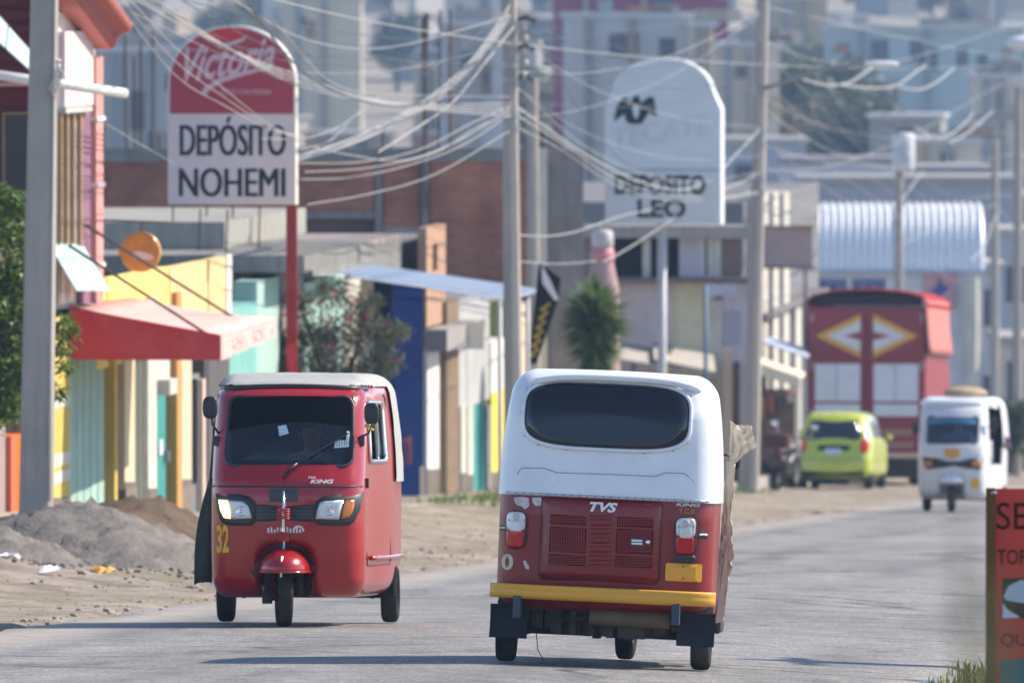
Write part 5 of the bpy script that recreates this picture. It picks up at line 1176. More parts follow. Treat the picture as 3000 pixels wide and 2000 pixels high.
strip(o, 'wall', plast('dark_wall', (.13, .12, .12)), 470, 526, 0, zt=ZT)
b = B(); fbox(b, FY(114), FY(526), SZ(FY(300)), ZT - .02, -6, -.32); b.part('shop_body', plast('dark_wall', (.13, .12, .12)), o)
for x_ in (304, 311, 318, 325): strip(o, 'shutter_rib', M('grey_green_rib', (.26, .28, .23), .7), x_, x_ + 1.5, 0, o0=-.06, o1=-.02, zt=ZT)
for x_ in (443, 449, 455): strip(gw, 'window_bar', M('bar_dark', (.05, .05, .05), .7), x_, x_ + 1.2, 870, 1110, -.06, -.02)
strip(o, 'door_handle', steel, 384, 386, 1035, 1060, -.05, .02)
strip(o, 'wall_base', plast('grimy_base', (.22, .19, .16)), 276, 300, 1120, o1=.065); strip(o, 'wall_base', plast('grimy_base', (.22, .19, .16)), 402, 440, 1120, o1=.012)
strip(o, 'wall_base', plast('grimy_base', (.22, .19, .16)), 114, 160, 1150, o1=.012)
# billboard parapet
pn = strip(o, 'parapet_panel', plast('banner_yellow', (.76, .60, .20), streak=.1, dirt=.1), 220, 385, 0, zb=-2.7, zt=-1.70, o0=-.12, o1=.012)
strip(o, 'parapet_panel', plast('banner_peach', (.78, .54, .26), streak=.1, dirt=.1), 388, 515, 0, zb=-2.7, zt=-1.72, o0=-.12, o1=.012)
strip(o, 'parapet_edge', plast('banner_edge', (.62, .60, .55)), 515, 527, 0, zb=-2.7, zt=-1.70, o0=-.14, o1=.03)
# red awning
aw = thing('awning', 'red fabric shop awning with pale lettering over the yellow shop front', 'awning', tuple(FP(138, .8, PZ(760, 138))))
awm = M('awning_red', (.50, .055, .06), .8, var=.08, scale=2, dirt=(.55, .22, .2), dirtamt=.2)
awf = M('awning_pale', (.64, .40, .37), .85, var=.08, scale=2, dirt=(.6, .45, .42), dirtamt=.3)  # paler pink for the top and the front valance
Ya, Yb = 135.2, 141.4; OA = 1.68
zA, zB = PZ(768, Ya), PZ(729, Yb); za, zb_ = PZ(826, Ya), PZ(770, Yb); ztA, ztB = PZ(700, Ya), PZ(682, Yb)
b = B(); vv = []; n_ = 10
for i in range(n_ + 1):
    t = i / n_; Yk = Ya + (Yb - Ya) * t
    for j in range(6):
        u = j / 5; q = FP(Yk, .0 + OA * u); vv.append((q.x, q.y, (ztA + (ztB - ztA) * t) * (1 - u) + (zA + (zB - zA) * t) * u - .05 * math.sin(math.pi * u) * (.6 + .4 * math.sin(i * 1.3))))
b.add(vv, [(i * 6 + j, i * 6 + j + 1, (i + 1) * 6 + j + 1, (i + 1) * 6 + j) for i in range(n_) for j in range(5)])
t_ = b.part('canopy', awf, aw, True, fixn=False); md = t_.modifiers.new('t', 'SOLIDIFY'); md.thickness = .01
b = B(); vv = []; 
for i in range(n_ + 1):
    t = i / n_; Yk = Ya + (Yb - Ya) * t; q = FP(Yk, OA + .012)
    for z_ in (zA + (zB - zA) * t, za + (zb_ - za) * t - .012 * math.sin(i * 2.2)): vv.append((q.x + .01 * math.sin(i * 1.7), q.y, z_))
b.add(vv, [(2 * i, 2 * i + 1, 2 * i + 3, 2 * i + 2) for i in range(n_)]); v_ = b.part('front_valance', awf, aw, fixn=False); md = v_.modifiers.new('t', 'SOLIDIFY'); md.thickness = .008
vs, fs = text_fit('DEPOSITO NOHEMI', .05, .95, .2, .8, .02); b = B(); pts = []
for u, v in vs:
    q = FP(Ya + (Yb - Ya) * u, OA + .020); pts.append((q.x, q.y, (za + (zb_ - za) * u) + (v) * ((zA - za) * (1 - u) + (zB - zb_) * u)))
b.add(pts, fs); b.part('lettering', M('awning_letters', (.74, .54, .51), .8), v_, fixn=False)
for Yk, nm in ((Ya, 'side_valance'),):
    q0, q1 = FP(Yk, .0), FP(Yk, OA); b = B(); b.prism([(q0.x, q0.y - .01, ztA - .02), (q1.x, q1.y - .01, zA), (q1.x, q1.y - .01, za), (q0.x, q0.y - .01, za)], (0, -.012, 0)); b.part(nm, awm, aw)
for (x0, y0, x1, y1, Y0_, Y1_) in ((118, 508, 551, 738, 136.5, 140.5), (112, 553, 475, 767, 134.8, Ya)):
    b = B(); b.tube([FP(Y0_, .05, PZ(y0 + 10, Y0_)), P(x1, y1, Y1_)], .018, 6); b.part('stay_rod', M('rod_dark', (.10, .08, .075), .7), aw, True)
# round orange fruit-shaped sign hanging from a bracket
Yo = 139.; c_ = P(323, 578, Yo); fs_ = thing('hanging_sign', 'round orange shop sign hanging from a thin bracket above the awning', 'sign', tuple(c_))
om = M('sign_orange', (.62, .25, .02), .45, var=.2, scale=9, dirt=(.28, .10, .02), dirtamt=.5, dscale=7)
b = B(); b.lathe([(0, -.07), (.12, -.068), (.19, -.06), (.218, -.045), (.225, 0), (.218, .045), (.12, .068), (0, .07)], c_, 'y', 36); b.part('drum', om, fs_, True)
b = B(); b.lathe([(.215, -.05), (.232, -.03), (.232, .03), (.215, .05)], c_, 'y', 36); b.part('rim', M('rim_orange', (.66, .32, .06), .35), fs_, True)
b = B(); b.prism([c_ + Vector(p) for p in ((-.18, -.045, .10), (-.26, -.045, .03), (-.245, -.045, -.03), (-.19, -.045, -.08))], (0, .09, 0)); b.part('spout', om, fs_)
b = B(); b.prism([c_ + Vector((x_, -.075, z_)) for x_, z_ in ((-.13, -.02), (-.02, .01), (.12, -.03), (.16, -.07), (.10, -.09), (-.06, -.08))], (0, .006, 0)); b.part('print', M('sign_highlight', (.62, .50, .45), .5), fs_)  # pale band is a painted highlight across the disc
b = B(); b.tube([P(222, 505, Yo), P(390, 511, Yo)], .012, 6); b.tube([c_ + Vector((0, 0, .22)), P(325, 508, Yo)], .008, 5); b.part('bracket', M('rod_dark', (.10, .08, .075), .7), fs_, True)

# concrete slab building
o = building('shop', 'grey concrete shop with overhanging slab roof left of the blue store', 700)
cg = plast('raw_concrete', (.27, .265, .25), streak=.5, dirt=.5); sea = plast('sea_green_plaster', (.36, .50, .44))
strip(o, 'wall', M('bright_teal', (.20, .42, .38), .8, var=.2, streak=.3), 527, 590, 700); strip(o, 'wall', sea, 590, 640, 640); strip(o, 'wall', cg, 640, 700, 620, o1=-.02); strip(o, 'wall', sea, 700, 790, 640); strip(o, 'wall', plast('buff_plaster', (.55, .50, .42)), 790, 858, 640)
strip(o, 'door', M('dark_blue_door', (.05, .07, .12), .6), 655, 690, 800, o1=.01); strip(o, 'window', M('dark_pane', (.02, .022, .03), .15, var=.1), 720, 770, 760, 900, 0, .02)
b = B(); fbox(b, 156.9, 166.6, -2.03, -1.81, -9, .5); sl_ = b.part('roof_slab', cg, o)
b = B(); fbox(b, 160.5, 171.5, -1.80, -1.45, -10, -.9); b.part('roof_parapet', plast('pale_parapet', (.34, .33, .30), streak=.5), o)
b = B(); fbox(b, 157.5, 172, SZ(165), -2.04, -9, -.32); b.part('shop_body', cg, o)
for k in range(6):
    b = B(); q = FP(157.8 + 1.4 * k, -.6 - .5 * (k % 3)); b.tube([(q.x, q.y, -1.8), (q.x + .02, q.y, -1.8 + random.uniform(.5, 1.1))], .012, 5); b.part('rebar', M('rust_bar', (.10, .06, .045), .9), o)
# blue store with sheet roof
o = building('shop', 'dark blue store front under a pale sheet metal canopy', 920)
bl = M('blue_paint', (.006, .013, .055), .6, var=.15, scale=2, streak=.2)
strip(o, 'wall', bl, 858, 972, 640, o1=.0); strip(o, 'poster', M('poster_red', (.32, .10, .08), .6, var=.3, scale=4), 888, 940, 1010, 1075, 0, .03)
strip(o, 'door', M('blue_door', (.006, .015, .06), .55, var=.1), 900, 960, 860, o1=.03)
b = B(); fbox(b, FY(858), FY(1050), SZ(176), PZ(560, 178), -6, -.32); b.part('shop_body', cg, o)
b = B(); fbox(b, FY(800), FY(972), PZ(620, 173), PZ(560, 173), -5, -.35); b.part('upper_wall', M('patchy_brick', (.22, .17, .15), .9, var=.4, scale=2, dirt=(.35, .33, .32), dirtamt=.6), o)
pi_ = strip(o, 'brick_pillar', M('peach_brick', (.42, .27, .19), .85, var=.3, scale=5), 972, 1016, 518, 745, -.08, .05); strip(pi_, 'slot', M('slot_dark', (.08, .05, .04), .9), 986, 996, 560, 620, .0, .06)
strip(o, 'pilaster', M('chalky_pilaster', (.62, .58, .54), .8, var=.2, scale=4), 972, 1000, 790, o1=.06); strip(o, 'shutter', M('sage_shutter', (.42, .48, .44), .7, var=.15), 1000, 1008, 790, o1=.0)
strip(o, 'post', M('brown_post', (.22, .16, .11), .85, var=.3, scale=3), 1008, 1036, 690, o1=.12)
strip(o, 'wall', M('grey_brown_wall', (.32, .29, .27), .85, var=.2), 1036, 1050, 690, o1=.0)
sb = strip(o, 'sign_box', M('sign_box_grey', (.30, .28, .27), .7, var=.1), 972, 1048, 745, 795, 0, .35); 
b = B(); fbox(b, FY(1048, .2), FY(1048, .2) + .06, PZ(790, 186), PZ(728, 186), 0, .62); b.part('sign_panel', M('sign_panel_cream', (.70, .68, .58), .6), o)
cn = thing('sheet_metal_canopy', 'pale blue corrugated sheet metal canopy sloping over the blue store front', 'canopy', tuple(P(980, 650, 172)))
sm_ = M('galvanised_sheet', (.60, .66, .74), .4, .25, var=.08, scale=2)
ns = 12; A0, A1 = P(735, 627, 170.), P(1168, 690, 170.); dep = FD * 4.9
for k in range(ns):
    p0 = A0 + dep * (k / ns); p1_ = A1 + dep * (k / ns); w_ = dep / ns
    b = B(); b.hexa([p0, p1_, p1_ + w_ * .98, p0 + w_ * .98, p0 + Vector((0, 0, .02)), p1_ + Vector((0, 0, .02)), p1_ + w_ * .98 + Vector((0, 0, .02)), p0 + w_ * .98 + Vector((0, 0, .02))]); b.part('sheet', sm_, cn)
    b = B(); b.tube([p0 + w_ + Vector((0, 0, .035)), p1_ + w_ + Vector((0, 0, .035))], .022, 6); b.part('ridge', sm_, cn)
for t in (0, .5, 1): b = B(); q = A1 + dep * t; b.tube([q - Vector((.12, 0, 0)), (q.x - .12, q.y, gh(q.x, q.y))], .03, 8); b.part('post', M('post_grey', (.5, .5, .53), .5), cn, True)
# white and yellow shop past the canopy
o = building('shop', 'white shop with yellow base panel between the canopy and the bundled-cable pole', 1110)
strip(o, 'wall', plast('grey_white', (.42, .42, .41)), 1050, 1124, 690, 930); strip(o, 'opening', M('dark_pane', (.02, .022, .03), .15, var=.1), 1078, 1112, 738, 768, 0, .02)
for x_ in (1052, 1068): strip(o, 'pilaster', whp, x_, x_ + 11, 930, o1=.05)
strip(o, 'shutter', M('pale_shutter', (.50, .52, .50), .7), 1063, 1068, 930, o1=-.02); strip(o, 'shutter', M('pale_shutter', (.50, .52, .50), .7), 1079, 1090, 930, o1=-.02)
strip(o, 'door', M('teal_door', (.07, .26, .24), .6, var=.12), 1090, 1114, 900, o1=-.02); strip(o, 'post', cg, 1114, 1124, 930, o1=.04)
strip(o, 'panel', plast('bright_white', (.62, .61, .57), streak=.15, dirt=.2), 1124, 1160, 780, 897, -.3, .03); strip(o, 'panel', plast('bright_yellow', (.74, .60, .10), streak=.1), 1124, 1160, 897, None, -.3, .04); strip(o, 'pilaster', plast('olive_edge', (.30, .32, .12)), 1160, 1166, 690, o1=.03);
strip(o, 'wall', plast('cream_plaster', (.58, .49, .35)), 1166, 1240, 700, o1=0)
b = B(); fbox(b, FY(1050), FY(1240), SZ(192), PZ(690, 192), -6, -.32); b.part('shop_body', cg, o)
# leaning dark banner with yellow script, bottle-shaped red and white pylon
Yb_ = 188.; bn = thing('banner', 'black leaning banner with yellow lettering right of the bundled-cable pole', 'banner', tuple(P(1240, 830, Yb_)))
flat_part(bn, 'cloth', M('banner_black', (.018, .017, .02), .7, var=.2), [(1212, 838), (1238, 600), (1288, 640), (1282, 690), (1232, 836)], Yb_, .03)
yb = M('banner_yellow_print', (.42, .30, .05), .7, var=.3, scale=12)
for k in range(6):
    y_ = 695 + 21 * k; x_ = 1254 - 5.2 * k; flat_part(bn, 'lettering', yb, [(x_ - 14, y_ + 14), (x_ + 8, y_ - 2), (x_ + 12, y_ + 4), (x_ - 2, y_ + 12), (x_ + 4, y_ + 17), (x_ - 10, y_ + 21)], Yb_ - .012, .01)
flat_part(bn, 'white_corner', M('banner_white', (.7, .7, .72), .6), [(1243, 606), (1262, 640), (1284, 688), (1274, 690), (1246, 650)], Yb_ - .014, .01)
Yp_ = 214.; bx = PX(1384, Yp_); q = P(1384, 640, Yp_); py_ = thing('bottle_pylon', 'red and white bottle-shaped pylon standing behind the spiky yucca', 'pylon', (bx, Yp_, gh(bx, Yp_)))
zt_ = PZ(535, Yp_); zb_ = gh(bx, Yp_)
b = B(); b.lathe([(0, -.1), (.30, -.1), (.31, 1.9), (.29, zt_ - zb_ - 1.0), (.19, zt_ - zb_ - .5), (.165, zt_ - zb_ - .05), (.12, zt_ - zb_), (0, zt_ - zb_)], (bx, Yp_, zb_), 'z', 24); b.part('bottle', M('pylon_pink', (.44, .30, .30), .6, var=.1), py_, True)
b = B(); b.lathe([(.17, zt_ - zb_ - .25), (.195, zt_ - zb_ - .22), (.185, zt_ - zb_ + .0), (.15, zt_ - zb_ + .05), (0, zt_ - zb_ + .06)], (bx, Yp_, zb_), 'z', 24); b.part('cap', M('pylon_white', (.55, .50, .50), .5), py_, True)
b = B(); b.lathe([(.20, zt_ - zb_ - .5), (.21, zt_ - zb_ - .48), (.20, zt_ - zb_ - .30), (.18, zt_ - zb_ - .28)], (bx, Yp_, zb_), 'z', 24); b.part('neck_band', M('pylon_red', (.6, .22, .24), .5), py_, True)

# tall unfinished brick building facing the camera
Yk_ = 201.; o = thing('brick_building', 'unfinished brick building with raw concrete frame filling the middle distance', 'building', (PX(900, Yk_), Yk_, SZ(Yk_)))
def brickmat():
    m = bpy.data.materials.new('far_brick'); m.use_nodes = True; n = m.node_tree; p = n.nodes['Principled BSDF']; p.inputs['Roughness'].default_value = .9
    t = n.nodes.new('ShaderNodeTexBrick'); tc = n.nodes.new('ShaderNodeTexCoord'); mp = n.nodes.new('ShaderNodeMapping'); mp.inputs['Rotation'].default_value = (R(90), 0, 0)
    n.links.new(tc.outputs['Object'], mp.inputs[0]); n.links.new(mp.outputs[0], t.inputs[0])
    t.inputs['Color1'].default_value = (.50, .165, .085, 1); t.inputs['Color2'].default_value = (.38, .125, .07, 1); t.inputs['Mortar'].default_value = (.24, .19, .16, 1)
    t.inputs['Scale'].default_value = 1; t.inputs['Brick Width'].default_value = .26; t.inputs['Row Height'].default_value = .085; t.inputs['Mortar Size'].default_value = .012
    nz_ = n.nodes.new('ShaderNodeTexNoise'); nz_.inputs['Scale'].default_value = 1.1; nz_.inputs['Detail'].default_value = 7
    mx = n.nodes.new('ShaderNodeMix'); mx.data_type = 'RGBA'; mx.blend_type = 'MULTIPLY'; mx.inputs[0].default_value = .75
    rp = n.nodes.new('ShaderNodeValToRGB'); rp.color_ramp.elements[0].position = .35; rp.color_ramp.elements[0].color = (.45, .42, .42, 1); rp.color_ramp.elements[1].position = .65; rp.color_ramp.elements[1].color = (1.1, 1.1, 1.1, 1)
    n.links.new(tc.outputs['Object'], nz_.inputs[0]); n.links.new(nz_.outputs[0], rp.inputs[0]); n.links.new(t.outputs[0], mx.inputs[6]); n.links.new(rp.outputs[0], mx.inputs[7]); n.links.new(mx.outputs[2], p.inputs['Base Color']); return m
bk = brickmat()
def kb(name, mat, x0, x1, y0, y1, dy=0., th=.25, par=None):
    b = B(); b.box(PX(x0, Yk_), PX(x1, Yk_), Yk_ - dy, Yk_ - dy + th, PZ(y1, Yk_), PZ(y0, Yk_)); return b.part(name, mat, par or o)
GB = 28224 * (EYE - GR * Yk_) / Yk_
kb('brick_infill', bk, 228, 860, 372, 492); kb('brick_infill', bk, 880, 965, 372, 520); kb('brick_infill', bk, 985, 1228, 372, GB); kb('block_wall', plast('grey_block', (.27, .25, .24), streak=.4, dirt=.4), 1246, 1340, 345, GB)
kb('brick_infill', M('dark_brick', (.13, .085, .08), .9, var=.3, scale=2), 228, 860, 500, GB, -.05)  # darker brick below the lower ring beam
kb('patched_wall', M('patchy_brick', (.22, .17, .15), .9, var=.4, scale=2, dirt=(.35, .33, .32), dirtamt=.6), 860, 970, 520, GB, -.03)
for x_ in (222, 540, 862, 968, 1230): kb('column', cg, x_, x_ + 16, 350, GB, .05, .3)
kb('ring_beam', cg, 222, 1246, 340, 372, .06, .35); kb('ring_beam', cg, 222, 862, 486, 502, .06, .35)
b = B(); fbox(b, 201.3, 204.5, SZ(203), PZ(345, 203), -8, -.15); b.part('building_body', cg, o)
b = B(); q = FP(201.2, .1); b.box(q.x - .08, q.x + .08, q.y - .3, q.y, SZ(201), PZ(340, 201)); b.part('corner_post', M('pale_post', (.60, .54, .46), .7), o)
rb = M('rust_bar', (.10, .06, .045), .9)
for x_, y_ in ((238, 290), (290, 80), (310, 130), (322, 95), (345, 300), (352, 70), (365, 310), (560, 330), (880, 300), (978, 40), (1008, 22), (1034, 22), (1238, 250), (1244, 300)):
    b = B(); r_ = .045 if x_ == 978 else .018; b.tube([P(x_, 345, Yk_ + .1), P(x_ + random.uniform(-4, 4), y_, Yk_ + .1)], r_, 5); b.part('rebar', rb, o)
b = B(); b.tube([P(978, 480, Yk_ - .25), P(976, 260, Yk_ - .25), P(980, 30, Yk_ - .25)], .05, 6); b.part('timber_post', M('timber_grey', (.14, .12, .11), .9), o)

# two-storey white and rose houses past the eagle sign
o = building('house', 'rose and white two-storey house with dark upper balcony behind the eagle sign post', 1500)
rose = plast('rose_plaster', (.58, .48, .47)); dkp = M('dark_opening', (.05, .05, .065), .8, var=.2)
Yh = 222.; 
def hb(o, Yh, name, mat, x0, x1, y0, y1, dy=0., th=.25, par=None):
    b = B(); b.box(PX(x0, Yh), PX(x1, Yh), Yh - dy, Yh - dy + th, PZ(y1, Yh), PZ(y0, Yh)); return b.part(name, mat, par or o)
GH = 28224 * (EYE - GR * Yh - .3) / Yh
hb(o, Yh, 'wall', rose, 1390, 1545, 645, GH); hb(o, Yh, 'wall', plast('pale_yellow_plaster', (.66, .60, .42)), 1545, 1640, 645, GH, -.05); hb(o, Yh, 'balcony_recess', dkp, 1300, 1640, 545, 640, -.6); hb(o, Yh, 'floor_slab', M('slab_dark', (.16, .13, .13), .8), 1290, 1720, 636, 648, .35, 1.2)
hb(o, Yh, 'roof_slab', plast('roof_grey', (.36, .33, .31)), 1300, 1715, 518, 546, .3, 1.4)
for x_, w_, m_ in ((1476, 18, whp), (1510, 22, M('mauve_col', (.52, .46, .52), .8)), (1560, 60, plast('lilac_plaster', (.52, .50, .54))), (1625, 30, whp), (1400, 10, cg)): hb(o, Yh, 'column', m_, x_, x_ + w_, 545, 638, .05, .3)
hb(o, Yh, 'door', M('brown_door', (.20, .15, .13), .7), 1660, 1700, 550, 636, .0); hb(o, Yh, 'wall', whp, 1628, 1660, 690, GH, .02); hb(o, Yh, 'wall', plast('lilac_plaster', (.52, .50, .54)), 1660, 1716, 648, GH, 0.); hb(o, Yh, 'window', M('lilac_pane', (.30, .29, .36), .4), 1664, 1700, 715, 790, .03)
hb(o, Yh, 'sign_band', M('sign_band_lilac', (.45, .44, .52), .6), 1620, 1690, 652, 678, .45, .08)
hb(o, Yh, 'upper_wall', plast('taupe_plaster', (.34, .29, .27)), 1300, 1400, 540, 640, -.3); hb(o, Yh, 'wall', plast('buff_plaster', (.55, .50, .42)), 1190, 1390, 700, GH, -.2)
for i_, (x0, y0, x1, y1) in enumerate(((1390, 785, 1560, 812), (1500, 790, 1640, 820))):
    b = B(); A = P(x0, y0, Yh - .2); C_ = P(x1, y1, Yh - .2); d_ = Vector((0, -1.8, -.25)); b.prism([A, C_, C_ + d_, A + d_], (0, 0, .04)); b.part('porch_roof', M('porch_sheet', (.42, .38, .33), .7, var=.2), o)
hb(o, Yh, 'post', yel, 1515, 1540, 800, GH, 1.2, .1); hb(o, Yh, 'post', cg, 1448, 1460, 810, GH, 1.2, .1); hb(o, Yh, 'post', plast('tan_post', (.5, .4, .3)), 1660, 1680, 800, GH, .6, .2); hb(o, Yh, 'door', M('dark_brown_door', (.10, .06, .05), .7), 1684, 1698, 830, GH, .3)
b = B(); b.tube([P(1621, 1090, 219), P(1621, 655, 219)], .035, 8); b.top('thin_pole', M('blue_pole', (.05, .13, .22), .5), 'thin blue steel pole in front of the rose house', 'pole', at=P(1621, 1090, 219), smooth=True)
# long white pilastered building
o = building('building', 'long white building with tall bright pilasters left of the red truck', 1800)
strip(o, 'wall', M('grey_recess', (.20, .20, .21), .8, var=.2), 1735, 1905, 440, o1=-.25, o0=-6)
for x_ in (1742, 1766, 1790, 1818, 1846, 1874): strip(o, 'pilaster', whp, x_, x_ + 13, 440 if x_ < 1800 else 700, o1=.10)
strip(o, 'ledge', plast('ledge_dark', (.22, .2, .2)), 1735, 1880, 690, 700, o1=.25)
cnp = thing('shop_canopy', 'pale blue metal canopy low beside the red truck', 'canopy', tuple(P(1800, 810, 255)))
b = B(); b.prism([P(1752, 788, 252), P(1852, 822, 252), P(1872, 812, 262), P(1772, 778, 262)], (0, 0, .05)); b.part('sheet', M('canopy_blue', (.50, .54, .66), .5), cnp)
b = B(); b.tube([P(1846, 822, 252.5), P(1846, 1085, 252.5)], .04, 6); b.part('post', steel, cnp)
cnp = thing('shop_canopy', 'cream fabric canopy left of the green car', 'canopy', tuple(P(1790, 850, 247)))
b = B(); b.prism([P(1738, 838, 244), P(1838, 872, 244), P(1850, 862, 252), P(1750, 828, 252)], (0, 0, .06)); b.part('sheet', M('canopy_cream', (.70, .60, .44), .8), cnp)
b = B(); b.prism([P(1738, 838, 243.97), P(1838, 872, 243.97), P(1838, 890, 243.97), P(1738, 858, 243.97)], (0, .02, 0)); b.part('valance', M('canopy_cream', (.70, .60, .44), .8), cnp)
b = B(); b.tube([P(1832, 880, 244.2), P(1830, 1085, 244.2)], .06, 6); b.part('post', M('post_cream', (.6, .52, .42), .8), cnp)
o = building('stall', 'brown market stall under the cream canopy', 1760, Y=248.)
b = B(); b.box(PX(1735, 247), PX(1835, 247), 247, 249, gh(PX(1780, 247), 247), PZ(900, 247)); b.part('stall_body', M('stall_brown', (.24, .15, .11), .8, var=.3, scale=3), o)
for k in range(4): b = B(); b.box(PX(1742 + 22 * k, 246.7), PX(1758 + 22 * k, 246.7), 246.75, 246.98, PZ(960 - 12 * k, 247), PZ(915 - 8 * (k % 2), 247)); b.part('goods', M('goods%d' % k, [(.45, .25, .08), (.35, .12, .07), (.10, .10, .09), (.5, .42, .36)][k], .8), o)
b = B(); bx_ = P(1790, 1010, 246.); b.box(bx_.x - .5, bx_.x + .45, 245.8, 246.2, gh(bx_.x, 246) + .0, gh(bx_.x, 246) + .25); b.top('kerb_block', conc, 'pale concrete block on the dirt left of the green car', 'block', at=(bx_.x, 246, gh(bx_.x, 246)))
# rusty billboard
Yr_ = 262.; rbn = thing('billboard', 'rust-streaked blank billboard right of the tall lamp pole', 'billboard', tuple(P(1805, 615, Yr_)))
flat_part(rbn, 'panel', M('rusty_panel', (.46, .42, .42), .7, var=.15, scale=1, dirt=(.45, .24, .10), dirtamt=.5, dscale=.8), [(1742, 616), (1742, 518), (1866, 518), (1866, 616)], Yr_, .12)
for y_ in (518, 612): flat_part(rbn, 'frame_rail', M('rust_rail', (.25, .15, .10), .8), [(1740, y_ + 5), (1740, y_), (1868, y_), (1868, y_ + 5)], Yr_ - .04, .05)
for x_ in (1770, 1850): b = B(); b.tube([P(x_, 616, Yr_ + .06), P(x_, 800, Yr_ + .06)], .05, 6); b.part('leg', steel, rbn)
# barrel-roofed hall
Ya_ = 352.; ka = Ya_ / F; o = thing('hall', 'hall with bright corrugated barrel roof and blue lettering behind the red truck', 'building', (PX(2050, Ya_), Ya_, base(Ya_) + .25))
xa, xb = PX(1836, Ya_), PX(2262, Ya_); z_e = PZ(618, Ya_); z_t = PZ(474, Ya_); dpt = 1.9
rm = M('barrel_sheet', (.84, .85, .86), .4, .15, var=.08, scale=1)
nrib = 24
for k in range(nrib):
    x0 = xa + (xb - xa) * k / nrib; x1 = xa + (xb - xa) * (k + .93) / nrib; b = B(); vv = []
    for i in range(13):
        a = math.pi * i / 24; y_ = Ya_ + dpt * (1 - math.cos(a)) ; z_ = z_e + (z_t - z_e) * math.sin(a)
        for x_, dz in ((x0, 0), ((x0 + x1) / 2, .12), (x1, 0)): vv.append((x_ , y_ - dz * math.cos(a), z_ + dz * math.sin(a)))
    b.add(vv, [(i * 3 + j, i * 3 + j + 1, (i + 1) * 3 + j + 1, (i + 1) * 3 + j) for i in range(12) for j in range(2)]); b.part('roof_sheet', rm, o, True, fixn=False)
b = B(); poly = [(Ya_ + dpt * (1 - math.cos(math.pi * i / 24)), z_e + (z_t - z_e) * math.sin(math.pi * i / 24) - .05) for i in range(13)] + [(Ya_ + dpt, base(Ya_)), (Ya_, base(Ya_))]
b.prism([(xa + .05, y_, z_) for y_, z_ in poly], (xb - xa - .1, 0, 0)); b.part('hall_body', plast('hall_white', (.62, .62, .66)), o)
b = B(); b.box(xa - .02, xb + .02, Ya_ - .25, Ya_ - .05, z_e - .10, z_e + .0); b.part('gutter', M('gutter_blue', (.36, .42, .52), .5), o)
bb = M('hall_blue', (.05, .09, .28), .6)
b = B()
for k in range(13):
    if k == 6: continue
    x0 = PX(1868 + 13 * k, Ya_); b.box(x0, x0 + .11, Ya_ - .03, Ya_ - .012, PZ(680, Ya_), PZ(640, Ya_)); 
    if k % 2: b.box(x0 + .02, x0 + .15, Ya_ - .03, Ya_ - .012, PZ(662, Ya_), PZ(655, Ya_))
b.part('blue_lettering', bb, o)
b = B(); b.box(PX(2122, Ya_), PX(2196, Ya_), Ya_ - .10, Ya_ - .06, PZ(708, Ya_), PZ(622, Ya_)); em = b.part('square_sign', M('sign_rose', (.55, .30, .32), .6, var=.3, scale=4), o)
b = B(); cc = P(2158, 662, Ya_); b.prism([cc + Vector((x_, -.12, z_)) for x_, z_ in ((-.30, -.05), (-.08, .06), (0, .30), (.10, .10), (.30, .02), (.12, -.12), (0, -.28), (-.14, -.12))], (0, .015, 0)); b.part('star_emblem', bb, em)
b = B(); b.tube([P(2232, 640, Ya_ - .4), P(2232, 1000, Ya_ - .4)], .22, 10); b.part('column', whp, o)

# houses past the hall at the right
def plain_house(label, x0, x1, y0, Yh, col, wins, name='house', dep=7., group=None, rot=0.):
    zb = base(Yh) - .5; xa, xb = PX(x0, Yh), PX(x1, Yh); zt = PZ(y0, Yh)
    o = thing(name, label, 'house', ((xa + xb) / 2, Yh, zb), group=group)
    m_ = M('wall_%.2f_%.2f_%.2f' % col, col, .85, var=.12, scale=.8, streak=.25, dirt=tuple(c * .6 for c in col), dirtamt=.25)
    b = B(); b.box(xa, xb, Yh, Yh + dep, zb, zt); b.part('wall', m_, o)
    b = B(); b.box(xa - .15, xb + .15, Yh - .2, Yh + dep + .1, zt, zt + .22); b.part('roof_slab', M('slab_%d' % (int(col[0] * 10) % 3), [(.34, .33, .33), (.42, .40, .38), (.28, .27, .28)][int(col[0] * 10) % 3], .9, var=.15), o)
    for (fx, fz, ww, hh) in wins:
        xx = xa + (xb - xa) * fx; zz = zt - fz
        b = B(); b.box(xx - ww / 2, xx + ww / 2, Yh - .03, Yh + .1, zz - hh, zz); wn = b.part('window', M('far_pane', (.06, .07, .09), .3, var=.2), o)
        b = B(); b.box(xx - ww / 2 - .08, xx + ww / 2 + .08, Yh - .10, Yh + .0, zz - hh - .1, zz - hh); b.part('sill', M('far_sill', (.5, .49, .47), .8), wn)
    return o
plain_house('pale grey house with dark window just right of the barrel-roofed hall', 2236, 2300, 620, 372., (.48, .48, .50), [(.6, .6, .5, 1.1), (.6, 3.2, .5, 1.2)])
plain_house('cream house with white columns at the right frame edge', 2300, 2420, 790, 352., (.62, .58, .50), [(.25, .5, .4, 1.4), (.6, .5, .4, 1.4)])
plain_house('two-storey grey-blue house behind the cream house at the right frame edge', 2295, 2500, 540, 400., (.42, .45, .50), [(.25, 1., 1., 1.2), (.6, 1., 1., 1.2), (.25, 3.6, 1., 1.2)])
plain_house('long dark-roofed house behind the barrel-roofed hall', 1840, 2330, 420, 430., (.36, .37, .42), [(.2, .7, .9, .9), (.45, .7, .9, .9), (.75, .7, .9, .9)])
plain_house('pale house with a dark doorway above the barrel roof', 2090, 2280, 395, 445., (.60, .57, .50), [(.4, .3, .9, 1.3)])
plain_house('long pale blue-grey house rising above the barrel roof on its left', 1800, 2095, 375, 470., (.50, .52, .58), [(.3, .6, 1., 1.), (.7, .6, 1., 1.)])
